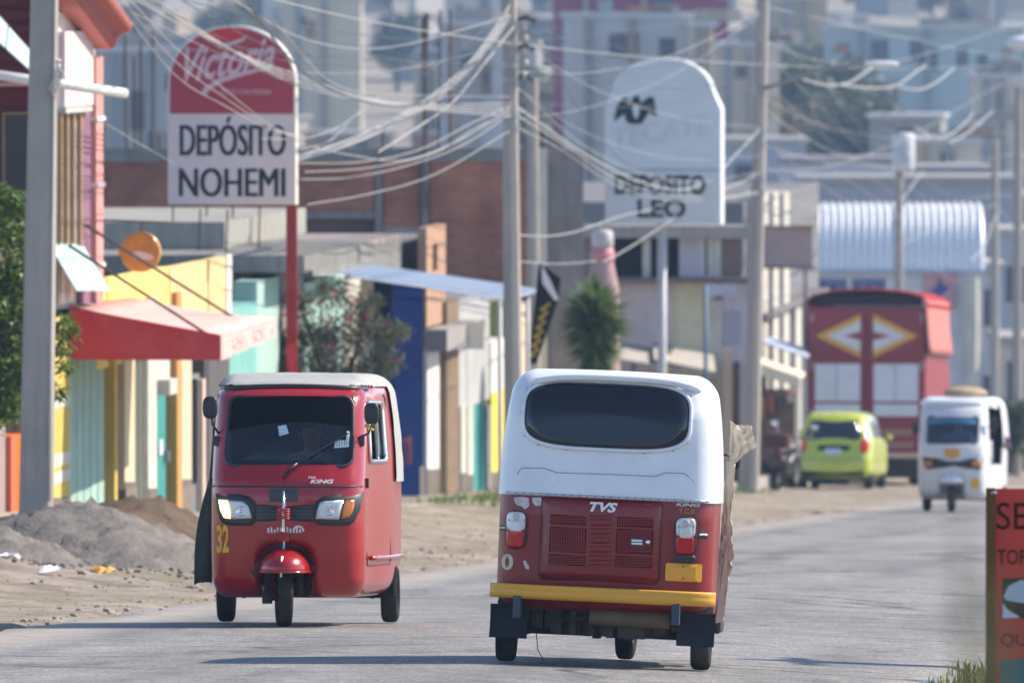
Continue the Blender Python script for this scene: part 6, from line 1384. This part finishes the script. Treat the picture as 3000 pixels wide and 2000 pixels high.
plain_house('low grey house far behind the eagle sign', 1660, 1850, 330, 480., (.40, .42, .47), [(.3, .8, 1., 1.)])
# ------------------------------------------------------------------ plants in the street
def leaf_cards(b, pts, ln, wd, rng, droop=.2, fold=True):
    for c in pts:
        a = rng.uniform(0, 6.283); e = rng.uniform(-.9, .9) - droop; L_ = ln * rng.uniform(.6, 1.25); W_ = wd * rng.uniform(.7, 1.2)
        d = Vector((math.cos(a) * math.cos(e), math.sin(a) * math.cos(e), math.sin(e))); s_ = d.cross(Vector((rng.uniform(-.4, .4), rng.uniform(-.4, .4), 1))).normalized(); n_ = s_.cross(d)
        p = Vector(c)
        b.add([p, p + d * L_ * .45 + s_ * W_ * .5 + n_ * W_ * .15, p + d * L_, p + d * L_ * .45 - s_ * W_ * .5 + n_ * W_ * .15, p + d * L_ * .5 - n_ * W_ * .05], [(0, 1, 4), (1, 2, 4), (2, 3, 4), (3, 0, 4)])
def tree(name, label, cat, base_, limbs, clumps, nleaf, ln, wd, lm, bark, seed, droop=.2, group=None):
    rng = random.Random(seed); o = thing(name, label, cat, base_, group=group)
    b = B()
    for pts, r in limbs: b.tube(pts, r, 7)
    b.part('trunk', bark, o, True)
    b = B(); pts = []
    tot = sum(r ** 2 for _, r in clumps)
    for c, r in clumps:
        for k in range(int(nleaf * r * r / tot)):
            v = Vector((rng.gauss(0, 1), rng.gauss(0, 1), rng.gauss(0, 1))).normalized() * (rng.random() ** .45) * r; v.z *= .85
            pts.append(Vector(c) + v)
    leaf_cards(b, pts, ln, wd, rng, droop); b.part('crown', lm, o, fixn=False); return o
bark = M('bark', (.11, .085, .065), .95, var=.3, scale=6, bump=.5, bscale=15)
Yq = 120.8; gq = gh(PX(20, Yq), Yq); rng = random.Random(11)
cl_ = []
for px, py, r in ((-5, 455, .2), (35, 470, .18), (30, 545, .26), (-40, 560, .3), (45, 620, .24), (0, 660, .34), (-60, 700, .4), (35, 730, .30), (20, 820, .34), (-50, 850, .4), (50, 850, .22), (5, 920, .26), (-40, 950, .3), (30, 940, .18), (146, 735, .10), (160, 760, .10), (140, 800, .12), (146, 845, .10), (130, 760, .14), (134, 900, .10)):
    cl_.append((P(px, py, Yq + rng.uniform(-.3, .35)), r))
b0 = Vector((PX(-30, Yq), Yq, gq))
tree('broadleaf_tree', 'leafy green tree behind the concrete pole at the left edge', 'tree', b0, [([b0, P(-20, 980, Yq), P(0, 800, Yq), P(15, 600, Yq)], [.09, .07, .05, .02]), ([P(-20, 980, Yq), P(60, 860, Yq), P(125, 780, Yq)], [.05, .03, .012]), ([P(0, 800, Yq), P(-50, 700, Yq), P(-40, 560, Yq)], [.05, .03, .012])], cl_, 6500, .095, .052, leafmat('citrus_leaf', (.13, .20, .035), .45, .6), bark, 4)
Yo_ = 159.; g0 = gh(PX(770, Yo_), Yo_); cl_ = []; rng = random.Random(5)
for px, py, r in ((690, 700, .30), (760, 680, .26), (830, 710, .30), (720, 770, .38), (800, 770, .42), (870, 770, .32), (905, 765, .22), (925, 760, .14), (660, 790, .30), (640, 830, .28), (610, 830, .20), (700, 840, .40), (780, 850, .45), (850, 850, .36), (890, 830, .26), (720, 920, .42), (800, 940, .4), (740, 660, .14), (860, 690, .14), (790, 655, .12), (600, 815, .12)):
    cl_.append((P(px, py, Yo_ + rng.uniform(-.4, .4)), r * .92))
b0 = Vector((PX(765, Yo_), Yo_, g0))
ol = tree('oleander', 'oleander bush with pink flowers behind the red rickshaw', 'bush', b0, [([b0, P(765, 1000, Yo_), P(740, 850, Yo_), P(700, 720, Yo_)], [.06, .05, .03, .01]), ([b0, P(775, 980, Yo_), P(810, 830, Yo_), P(850, 720, Yo_)], [.05, .04, .03, .01]), ([P(765, 1000, Yo_), P(840, 880, Yo_), P(910, 780, Yo_)], [.04, .02, .01]), ([P(765, 1000, Yo_), P(680, 890, Yo_), P(620, 830, Yo_)], [.04, .02, .01])], cl_, 9000, .12, .028, leafmat('oleander_leaf', (.10, .115, .062), .3, .6), bark, 9, -.1)
b = B(); rng = random.Random(2)
for px, py in ((760, 675), (712, 690), (678, 690), (770, 672), (808, 728), (800, 735), (845, 727), (760, 728), (755, 745), (885, 745), (905, 770), (930, 770), (700, 715), (655, 720), (640, 735), (760, 795), (915, 830), (690, 672), (820, 690), (735, 700)):
    for k in range(3):
        c_ = P(px + rng.uniform(-5, 5), py + rng.uniform(-5, 5), Yo_ - .42 + rng.uniform(-.1, .1))
        for j in range(5): a = 1.257 * j; v = Vector((math.cos(a), rng.uniform(-.3, .3), math.sin(a))) * .018; b.add([c_, c_ + v + Vector((-v.z, 0, v.x)) * .4, c_ + v * 1.1, c_ + v - Vector((-v.z, 0, v.x)) * .4], [(0, 1, 2, 3)])
b.part('flowers', leafmat('oleander_flower', (.55, .05, .13), .3, .3), ol, fixn=False)['kind'] = 'stuff'
# yucca
Yy = 191.; g0 = gh(PX(1366, Yy), Yy); b0 = Vector((PX(1366, Yy), Yy, g0)); yo = thing('yucca', 'spiky green yucca standing behind the white-hooded rickshaw', 'plant', b0)
b = B(); b.tube([b0, P(1368, 950, Yy), P(1364, 760, Yy)], [.11, .09, .07], 9); b.part('trunk', bark, yo, True)
b = B(); rng = random.Random(8)
for hc, ra, nn, el0, el1, ln in ((P(1366, 728, Yy), .05, 520, -.35, 1.5, .58), (P(1366, 745, Yy), .06, 420, -.7, .5, .60), (P(1366, 785, Yy), .07, 300, -1.1, -.1, .48), (P(1367, 825, Yy), .07, 260, -1.4, -.5, .42), (P(1368, 865, Yy), .07, 240, -1.5, -.9, .38)):
    for k in range(nn):
        a = rng.uniform(0, 6.283); e = rng.uniform(el0, el1); L_ = ln * rng.uniform(.75, 1.12); d = Vector((math.cos(a) * math.cos(e), math.sin(a) * math.cos(e), math.sin(e))); s_ = d.cross(Vector((0, 0, 1))); s_ = s_.normalized() if s_.length > .05 else Vector((1, 0, 0))
        p = hc + d * ra + Vector((0, 0, rng.uniform(-.15, .15))); W_ = .024; dr = Vector((0, 0, -.05 * rng.random()))
        b.add([p - s_ * W_ * .6, p + s_ * W_ * .6, p + d * L_ * .5 + s_ * W_, p + d * L_ + dr, p + d * L_ * .5 - s_ * W_], [(0, 1, 2, 3, 4)])
b.part('leaves', leafmat('yucca_leaf', (.12, .185, .055), .35, .6), yo, fixn=False)

# ------------------------------------------------------------------ overhead cables
def spline(pts, n=7):
    Q = [pts[0] + (pts[0] - pts[1])] + pts + [pts[-1] + (pts[-1] - pts[-2])]; out = []
    for i in range(1, len(Q) - 2):
        for k in range(n):
            t = k / n; p0, p1_, p2_, p3_ = Q[i - 1:i + 3]
            out.append(.5 * ((2 * p1_) + (p2_ - p0) * t + (2 * p0 - 5 * p1_ + 4 * p2_ - p3_) * t * t + (3 * p1_ - p0 - 3 * p2_ + p3_) * t ** 3))
    return out + [pts[-1]]
cab = {'p': M('sunlit_cable_line', (.42, .40, .37), .4), 'd': M('dark_cable', (.05, .05, .055), .5), 'g': M('grey_cable', (.38, .37, .36), .5)}  # the pale tone paints sun highlights onto black cables
def cable(pts, r, kind, label, group, jitter=0.):
    q = [P(*p) + Vector((0, 0, random.uniform(-jitter, jitter))) for p in pts]
    b = B(); b.tube(spline(q), r * .7, 6); return b.top('overhead_cable', cab[kind], label, 'cable', group, at=q[0], smooth=True, fixn=False)
LB = 'pale cable of the slack bundle crossing the round-topped sign to the grey pole'
for k, dx in enumerate((0, 9, 20, 30)):
    cable([(225 + dx * 2, -50, 126), (480 + dx, 92 + 3 * k, 138), (680 + dx * .4, 172 + 9 * k, 148), (900 + 8 * k, 236 + 3 * k, 157), (1175, 238 + 10 * k, 164.9)], .011, 'p', LB, 'slack bundle over the round-topped sign')
cable([(548, -30, 127), (600, 50, 132), (680, 150, 140), (770, 210, 147), (860, 238, 153), (950, 241, 158), (1040, 205, 161), (1110, 135, 163), (1180, 45, 164.9)], .017, 'd', 'dark twisted cable dipping in front of the hazy hill right of the round-topped sign', 'twisted service cables')
LB = 'thick pale cable climbing from behind the round-topped sign to the top of the grey pole'
for k in range(4):
    cable([(670 - 6 * k, 362 + 6 * k, 151), (800, 322 + 4 * k, 155), (900, 275 + 5 * k, 158), (1000, 213 + 7 * k, 161), (1090, 130 + 8 * k, 163), (1170, 14 + 10 * k, 164.9)], .012 if k % 2 else .016, 'p', LB, 'climbing cables right of the round-topped sign')
cable([(868, 350, 156), (960, 292, 159), (1040, 235, 161), (1110, 150, 163), (1180, 62, 164.9)], .016, 'p', 'short pale cable end hanging below the climbing bundle', 'climbing cables right of the round-topped sign')
LB = 'thin pale cable drooping in front of the brick building to the grey pole'
for a_ in (([(690, 345, 150), (760, 322, 153), (810, 270, 156), (870, 222, 158)]), ([(600, 318, 148), (700, 318, 151), (780, 290, 154), (865, 228, 158)]), ([(690, 375, 150), (830, 372, 155), (960, 345, 159), (1080, 285, 162), (1172, 243, 164.9)]), ([(690, 412, 150), (800, 408, 154), (930, 382, 158), (1060, 335, 162), (1172, 262, 164.9)]), ([(700, 395, 150), (850, 385, 155), (1000, 350, 160), (1100, 290, 163), (1172, 268, 164.9)]), ([(705, 470, 151), (850, 445, 155), (1000, 400, 160), (1172, 300, 164.9)]), ([(690, 330, 150), (800, 355, 154), (930, 368, 158), (1060, 320, 162), (1172, 250, 164.9)])):
    cable(a_, .009, 'p', LB, 'drooping cables before the brick building')
LB = 'thin pale wire slanting down across the front of the round-topped sign'
for k in range(3): cable([(248 + 16 * k, -20, 126), (400, 150 - 32 * k + 20, 134), (520, 245 - 18 * k, 141), (620, 298 - 6 * k, 147), (700, 312 + 8 * k, 151)], .0075, 'p', LB, 'thin wires across the round-topped sign')
cable([(245, 285, 139), (320, 330, 142), (400, 375, 147)], .006, 'p', 'short thin wire left of the round-topped sign', 'short wires')
cable([(560, -18, 128), (800, 40, 146), (1000, 75, 156), (1176, 100, 164.9), (1440, 128, 187), (1750, 149, 213.9), (2080, 158, 290), (2284, 152, 335)], .010, 'p', 'long pale wire running across the whole top of the picture', 'long wires')
cable([(400, -5, 128), (640, 50, 140), (850, 82, 152), (1000, 93, 158), (1176, 96, 164.9), (1400, 76, 185), (1600, 44, 200), (1800, 0, 222), (1950, -40, 240)], .008, 'd', 'long dark wire crossing the top of the picture over the grey pole', 'long wires')
cable([(500, 105, 132), (800, 135, 150), (1176, 150, 164.9), (1450, 154, 188), (1745, 152, 213.9)], .006, 'd', 'thin dark wire running level between the two middle poles', 'long wires')
LB = 'pale cable swagging from the grey pole past the eagle sign to the lamp pole'
cable([(1180, 240, 164.9), (1260, 298, 172), (1340, 352, 182), (1450, 410, 193), (1560, 437, 202), (1640, 405, 208), (1700, 345, 212), (1745, 298, 213.9)], .020, 'p', LB, 'swags past the eagle sign')
cable([(1182, 262, 164.9), (1300, 335, 176), (1420, 415, 190), (1540, 448, 201), (1660, 452, 209), (1742, 440, 213.9)], .013, 'p', LB, 'swags past the eagle sign')
cable([(1182, 290, 164.9), (1290, 345, 176), (1420, 428, 190), (1560, 462, 202), (1742, 446, 213.9)], .010, 'p', LB, 'swags past the eagle sign')
cable([(1215, 70, 165), (1270, 150, 171), (1320, 235, 178), (1390, 332, 187), (1490, 405, 197), (1640, 440, 208)], .012, 'd', 'dark cable dropping steeply from the grey pole in front of the eagle sign', 'swags past the eagle sign')
cable([(1190, 540, 165), (1260, 542, 170), (1330, 530, 178), (1420, 498, 190), (1500, 480, 198)], .013, 'p', 'low pale cable from the grey pole toward the foot of the eagle sign', 'low cables')
cable([(1385, 602, 192), (1440, 572, 197), (1520, 520, 203), (1600, 465, 209), (1742, 400, 213.9)], .016, 'p', 'low pale cable rising past the bottle pylon to the lamp pole', 'low cables')
cable([(1190, 600, 165), (1280, 606, 172), (1370, 600, 185)], .010, 'p', 'low pale cable above the leaning black banner', 'low cables')
LB = 'thin dark wire fanning from the grey pole top toward the lamp pole'
for k in range(5): cable([(1185, 20 + 16 * k, 164.9), (1300, 72 + 18 * k, 176), (1460, 118 + 18 * k, 192), (1600, 138 + 18 * k, 203), (1745, 150 + 12 * k, 213.9)], .005, 'd', LB, 'fan of thin wires')
cable([(1560, -20, 196), (1752, 18, 213.9), (1900, 42, 240), (2100, 62, 280), (2352, 64, 330), (2450, 60, 345)], .012, 'd', 'upper dark wire running to the top right corner', 'top right wires')
cable([(1752, 28, 213.9), (1900, 58, 240), (2060, 86, 270), (2200, 92, 300), (2352, 98, 330), (2450, 104, 345)], .013, 'd', 'lower dark wire running to the right frame edge', 'top right wires')
cable([(1752, 14, 213.9), (1900, 48, 240), (2060, 84, 270), (2250, 122, 310), (2340, 132, 330)], .010, 'p', 'pale sunlit wire running to the right frame edge', 'top right wires')
LB = 'thick pale highlight of a drooping cable high on the right against the hazy hill'
for a_ in ([(1840, 182, 236), (1900, 196, 242), (1950, 190, 248), (1990, 165, 252), (2012, 148, 256)], [(1930, 196, 245), (2010, 203, 254), (2060, 196, 260), (2100, 168, 264), (2125, 150, 268)], [(2060, 200, 262), (2110, 206, 268), (2150, 190, 274), (2190, 158, 280)], [(2100, 292, 270), (2150, 316, 276), (2190, 305, 282), (2235, 262, 290)], [(2180, 330, 284), (2230, 300, 292), (2280, 255, 300)], [(2070, 462, 300), (2100, 420, 304), (2120, 395, 306)], [(2230, 600, 320), (2262, 560, 328), (2290, 490, 335)]):
    cable(a_, .028, 'g', LB, 'drooping loops on the right')  # thick pale tubes paint the blurred highlights of drooping cables
LB = 'hair-thin pale wire slanting down to the right from the lamp pole'
for k in range(6): cable([(1755, 60 + 62 * k, 214), (1880, 180 + 60 * k, 240), (2010, 330 + 42 * k, 275), (2150, 430 + 38 * k, 310), (2300, 520 + 36 * k, 345)], .006, 'g', LB, 'hair-thin slanting wires')
cable([(2070, 560, 305), (2180, 510, 318), (2286, 470, 335)], .012, 'p', 'pale wire between the two far right poles', 'far right wires')
cable([(2286, 470, 335), (2330, 520, 300), (2400, 590, 290)], .010, 'p', 'pale wire dropping from the far right pole out of frame', 'far right wires')
cable([(2352, 560, 300), (2330, 540, 310), (2290, 500, 335)], .010, 'p', 'short pale wire beside the far right pole', 'far right wires')

rw = random.Random(77)
for k in range(9):
    a = rw.uniform(0, 170); c0 = rw.uniform(15, 280); sag = rw.uniform(10, 70)
    cable([(300 + 40 * k, -40 + a * .5, 128), (600 + 20 * k, 60 + a * .6 + sag * .5, 142), (900, 70 + a * .5 + sag, 155), (1174, c0, 164.9)], rw.choice((.006, .007, .009)), rw.choice('ddgg'), 'thin dark wire among the tangle left of the grey pole', 'tangle left of the grey pole')
for k in range(9):
    c0 = rw.uniform(20, 290); c1 = rw.uniform(20, 430); sag = rw.uniform(10, 90)
    cable([(1176, c0, 164.9), (1360, (2 * c0 + c1) / 3 + sag, 182), (1560, (c0 + 2 * c1) / 3 + sag, 200), (1746, c1, 213.9)], rw.choice((.006, .008)), rw.choice('ddggp'), 'thin wire among the tangle between the grey pole and lamp pole', 'tangle before the eagle sign')
for k in range(10):
    c0 = rw.uniform(20, 460); c1 = rw.uniform(60, 560); sag = rw.uniform(0, 60)
    cable([(1746, c0, 214), (1900, (2 * c0 + c1) / 3 + sag, 245), (2080, (c0 + 2 * c1) / 3 + sag, 290), (2286, c1, 335), (2420, c1 + rw.uniform(-60, 60), 345)], rw.choice((.008, .010)), rw.choice('ddggp'), 'thin wire among the tangle right of the lamp pole', 'tangle right of the lamp pole')
# ------------------------------------------------------------------ hazy hillside town
rng = random.Random(21)
PAL = [(.33, .31, .29), (.44, .40, .34), (.28, .26, .245), (.19, .18, .18), (.52, .48, .43), (.34, .28, .22), (.20, .14, .11), (.34, .19, .13), (.25, .28, .30), (.46, .38, .25)]
NM = {0: 'grey', 1: 'off-white', 2: 'mid grey', 3: 'dark grey', 4: 'white', 5: 'drab', 6: 'dark brown', 7: 'brick-toned', 8: 'blue-grey', 9: 'cream'}
UC = {}
def ucube(mat):
    if mat.name not in UC:
        b = B(); b.box(-.5, .5, -.5, .5, 0, 1); UC[mat.name] = b.mesh('block', mat)
    return UC[mat.name]
def ub(name, mat, par, lo, hi):
    o = bpy.data.objects.new(name, ucube(mat)); COL.objects.link(o); o.parent = par; w_ = origin(par)
    o.location = ((lo[0] + hi[0]) / 2 - w_.x, (lo[1] + hi[1]) / 2 - w_.y, lo[2] - w_.z); o.scale = (hi[0] - lo[0], hi[1] - lo[1], hi[2] - lo[2]); return o
pane = M('far_pane', (.06, .07, .09), .3, var=.2)
pm = [M('town_%d' % i, c, .9, var=.10, scale=.5, streak=.2) for i, c in enumerate(PAL)]
rm_ = [M('town_roof_%d' % i, c, .9, var=.15, scale=.5) for i, c in enumerate([(.33, .32, .32), (.42, .40, .38), (.26, .17, .14), (.5, .5, .5)])]
def town_house(X, Y, wd, ht, dp, ci, label, group, z0=None, wins=True, mat=None):
    z0 = base(Y) - .5 if z0 is None else z0
    o = thing('hillside_house', label, 'house', (X, Y, z0), (0, 0, rng.uniform(-.9, .5)), group=group); m_ = mat or pm[ci]
    ub('wall', m_, o, (X - wd / 2, Y, z0 - 3), (X + wd / 2, Y + dp, z0 + ht))
    ub('roof', rm_[rng.randrange(4)], o, (X - wd / 2 - .2, Y - .25, z0 + ht), (X + wd / 2 + .2, Y + dp + .2, z0 + ht + .22))
    if rng.random() < .45:
        a = rng.uniform(-.3, .2) * wd; ub('roof_room', m_, o, (X + a, Y + 1.5, z0 + ht + .22), (X + a + wd * .28, Y + 1.5 + dp * .4, z0 + ht + 2.4))
    if rng.random() < .5:
        a = rng.uniform(-.4, .35) * wd; b = B(); b.lathe([(0, 0), (.55, 0), (.57, .9), (.3, 1.15), (0, 1.2)], (X + a, Y + 1., z0 + ht + .22), 'z', 10); b.part('water_tank', M('tank_dark', (.06, .06, .07), .6), o, True)
    if wins:
        n_ = max(1, int(wd / 2.2)); fl = max(1, int(ht / 2.8))
        for f in range(fl):
            for k in range(n_):
                if rng.random() < .22: continue
                xx = X - wd / 2 + wd * (k + .5) / n_ + rng.uniform(-.3, .3); zz = z0 + ht - 2.3 - 2.8 * f; ww = rng.choice((.9, 1.2, 1.5)); hh = rng.choice((1.1, 1.3, 1.9))
                ub('window', pane, o, (xx - ww / 2, Y - .03, zz), (xx + ww / 2, Y + .1, zz + hh))
    return o
for row, (Y, step, hh) in enumerate(((520, 11, 5), (570, 12, 5), (640, 13, 6), (710, 14, 6), (790, 15, 6), (870, 16, 6), (960, 17, 6), (1060, 18, 6), (1170, 20, 6), (1290, 22, 6), (1420, 24, 7))):
    half_ = 1280 * Y / F; X = -half_ + rng.uniform(0, 5)
    while X < half_:
        wd = rng.uniform(2.6, 6.2); ci = rng.choices(range(10), (5, 4, 4, 3, 3, 4, 4, 4, 3, 4))[0]; ht = hh * rng.uniform(.45, 1.05)
        if rng.random() < .84:
            town_house(X + wd / 2, Y + rng.uniform(-14, 14), wd, ht, rng.uniform(6, 10), ci, 'blurred %s flat-roofed house on the hazy far hillside' % NM[ci], 'houses on the far hillside')
        X += wd + rng.uniform(.3, step * .34)
# houses that stand out on the hill
def fh(x0, x1, y0, y1, Y, col, label, wins=()):
    col = (col[0] * .92, col[1] * .88, col[2] * .82)
    xa, xb = PX(x0, Y), PX(x1, Y); zt, zb = PZ(y0, Y), PZ(y1, Y); m_ = M('feature_%.2f_%.2f_%.2f' % col, col, .9, var=.06, scale=.4, streak=.12)
    o = thing('hillside_house', label, 'house', ((xa + xb) / 2, Y, min(zb, base(Y))))
    ub('wall', m_, o, (xa, Y, min(zb, base(Y)) - 2), (xb, Y + 9, zt)); ub('roof', rm_[3], o, (xa - .2, Y - .2, zt), (xb + .2, Y + 9.2, zt + .25))
    rf = random.Random(int(x0)); W_ = xb - xa; H_ = zt - zb
    for k in range(int(W_ * .5)):
        xx = xa + W_ * rf.random() * .9; hh = rf.uniform(.6, 1.6); zz = zt - rf.uniform(.5, max(.8, H_ * .85)) - hh; ww = rf.uniform(.4, 1.1)
        ub('window' if k % 3 else 'wall_patch', pane if k % 3 else pm[rf.randrange(10)], o, (xx, Y - (.03 if k % 3 else .02), zz), (xx + ww, Y + .1, zz + hh))
    for k in range(3):
        xx = xa + W_ * rf.random() * .85; ub('roof_room', pm[rf.randrange(10)], o, (xx, Y + 1, zt + .25), (xx + rf.uniform(.6, 2.2), Y + 4, zt + rf.uniform(.4, .9)))
    for k in range(2): ub('pier', pm[rf.choice((0, 2, 5, 8))], o, (xa + W_ * (k + .5) / 3, Y - .35, min(zb, base(Y))), (xa + W_ * (k + .5) / 3 + .3, Y - .05, zt))
    for (wx0, wx1, wy0, wy1) in wins: ub('window', pane, o, (PX(wx0, Y), Y - .06, PZ(wy1, Y)), (PX(wx1, Y), Y + .1, PZ(wy0, Y)))
    return o
fh(1272, 1672, -60, 120, 655., (.26, .06, .12), 'large maroon house at the top of the picture behind the pale houses')
fh(1296, 1592, 42, 345, 560., (.58, .60, .66), 'broad pale blue-white house below the maroon house', [(1398, 1436, 78, 130)])
fh(1588, 1640, 62, 330, 552., (.66, .62, .52), 'narrow cream tower house right of the broad pale house')
fh(1640, 1790, 108, 345, 575., (.62, .60, .54), 'cream house left of the lamp pole on the hill', [(1690, 1720, 150, 180)])
fh(1010, 1168, 60, 360, 540., (.50, .53, .60), 'tall plain blue-grey house left of the bundled-cable pole', [(1060, 1090, 120, 170)])
fh(225, 440, 120, 400, 480., (.42, .46, .50), 'grey house with white balcony left of the round-topped sign', [(300, 330, 210, 300), (380, 410, 170, 210)])
fh(1900, 2352, 68, 160, 780., (.40, .52, .58), 'long pale teal house at the upper right', [(2000, 2040, 92, 140), (2090, 2120, 92, 140)])
fh(1780, 1900, 0, 130, 900., (.44, .38, .26), 'ochre house at the upper right beside the trees')
fh(2240, 2352, 180, 330, 640., (.64, .62, .56), 'bright cream house at the right edge of the hill', [(2290, 2310, 210, 250)])
fh(2090, 2250, 330, 460, 560., (.62, .60, .54), 'sunlit cream house on the lower hill above the barrel roof', [(2160, 2190, 350, 400)])
fh(650, 830, 0, 60, 820., (.62, .58, .46), 'bright cream house at the top of the hill above the bundled cables')
# trees among the houses, sharing two crowns
crowns = []
for sd_ in (1, 2, 3):
    b = B(); rr = random.Random(sd_); pts = []
    for k in range(9):
        c_ = Vector((rr.uniform(-1, 1), rr.uniform(-1, 1), rr.uniform(1.4, 3.4))); r_ = rr.uniform(.6, 1.1)
        for j in range(170):
            v = Vector((rr.gauss(0, 1), rr.gauss(0, 1), rr.gauss(0, 1))).normalized() * r_ * rr.random() ** .4; pts.append(c_ + v)
    leaf_cards(b, pts, .42, .26, rr); crowns.append(b.mesh('crown', leafmat('town_leaf_%d' % sd_, [(.06, .085, .03), (.10, .11, .045), (.16, .13, .07)][sd_ - 1], .25, .4)))
b = B(); b.tube([(0, 0, -1), (0, 0, 1), (.1, 0, 2.4)], [.16, .13, .06], 7); trunkm = b.mesh('trunk', bark, smooth=True)
def town_tree(X, Y, sc_, k, label, group):
    o = thing('hillside_tree', label, 'tree', (X, Y, base(Y)), group=group); o.scale = (sc_, sc_, sc_)
    for nm, me in (('trunk', trunkm), ('crown', crowns[k])): c_ = bpy.data.objects.new(nm, me); COL.objects.link(c_); c_.parent = o
for k in range(70):
    Y = rng.uniform(500, 1450); X = rng.uniform(-1300, 1300) * Y / F; town_tree(X, Y - 6, rng.uniform(.9, 2.0), k % 3, 'blurred dark tree standing among the houses on the far hillside', 'trees on the far hillside')
for k, (px, Y) in enumerate(((1700, 700), (1730, 690), (1765, 720), (1800, 705), (1840, 720), (1880, 735), (1920, 750), (1960, 770))):
    town_tree(PX(px, Y), Y, 1.5 + .25 * (k % 3), (k + 1) % 3, 'tree of the olive clump right of the maroon house at the top', 'olive clump at the top')
for k in range(10):
    px = 2310 + 9 * k; Y = 300 + 6 * k; town_tree(PX(px, Y), Y, .45, k % 2, 'low bush beyond the far white rickshaw at the right edge', 'bushes at the right edge')

# ------------------------------------------------------------------ haze
b = B(); b.box(-420, 420, -30, 2050, -20, 36)
hz = b.top('haze', None, kind='stuff') if False else None
me = b.mesh('haze', M('haze_holder', (.5, .5, .5))); me.materials.clear()
hm = bpy.data.materials.new('haze'); hm.use_nodes = True; n = hm.node_tree; n.nodes.remove(n.nodes['Principled BSDF'])
pv = n.nodes.new('ShaderNodeVolumePrincipled'); pv.inputs['Color'].default_value = (.48, .70, 1.0, 1); pv.inputs['Density'].default_value = .00025; pv.inputs['Anisotropy'].default_value = .25
n.links.new(pv.outputs[0], n.nodes['Material Output'].inputs['Volume']); me.materials.append(hm)
hz = bpy.data.objects.new('haze', me); COL.objects.link(hz); hz['kind'] = 'stuff'; hz['label'] = 'pale blue haze filling the air over the street'
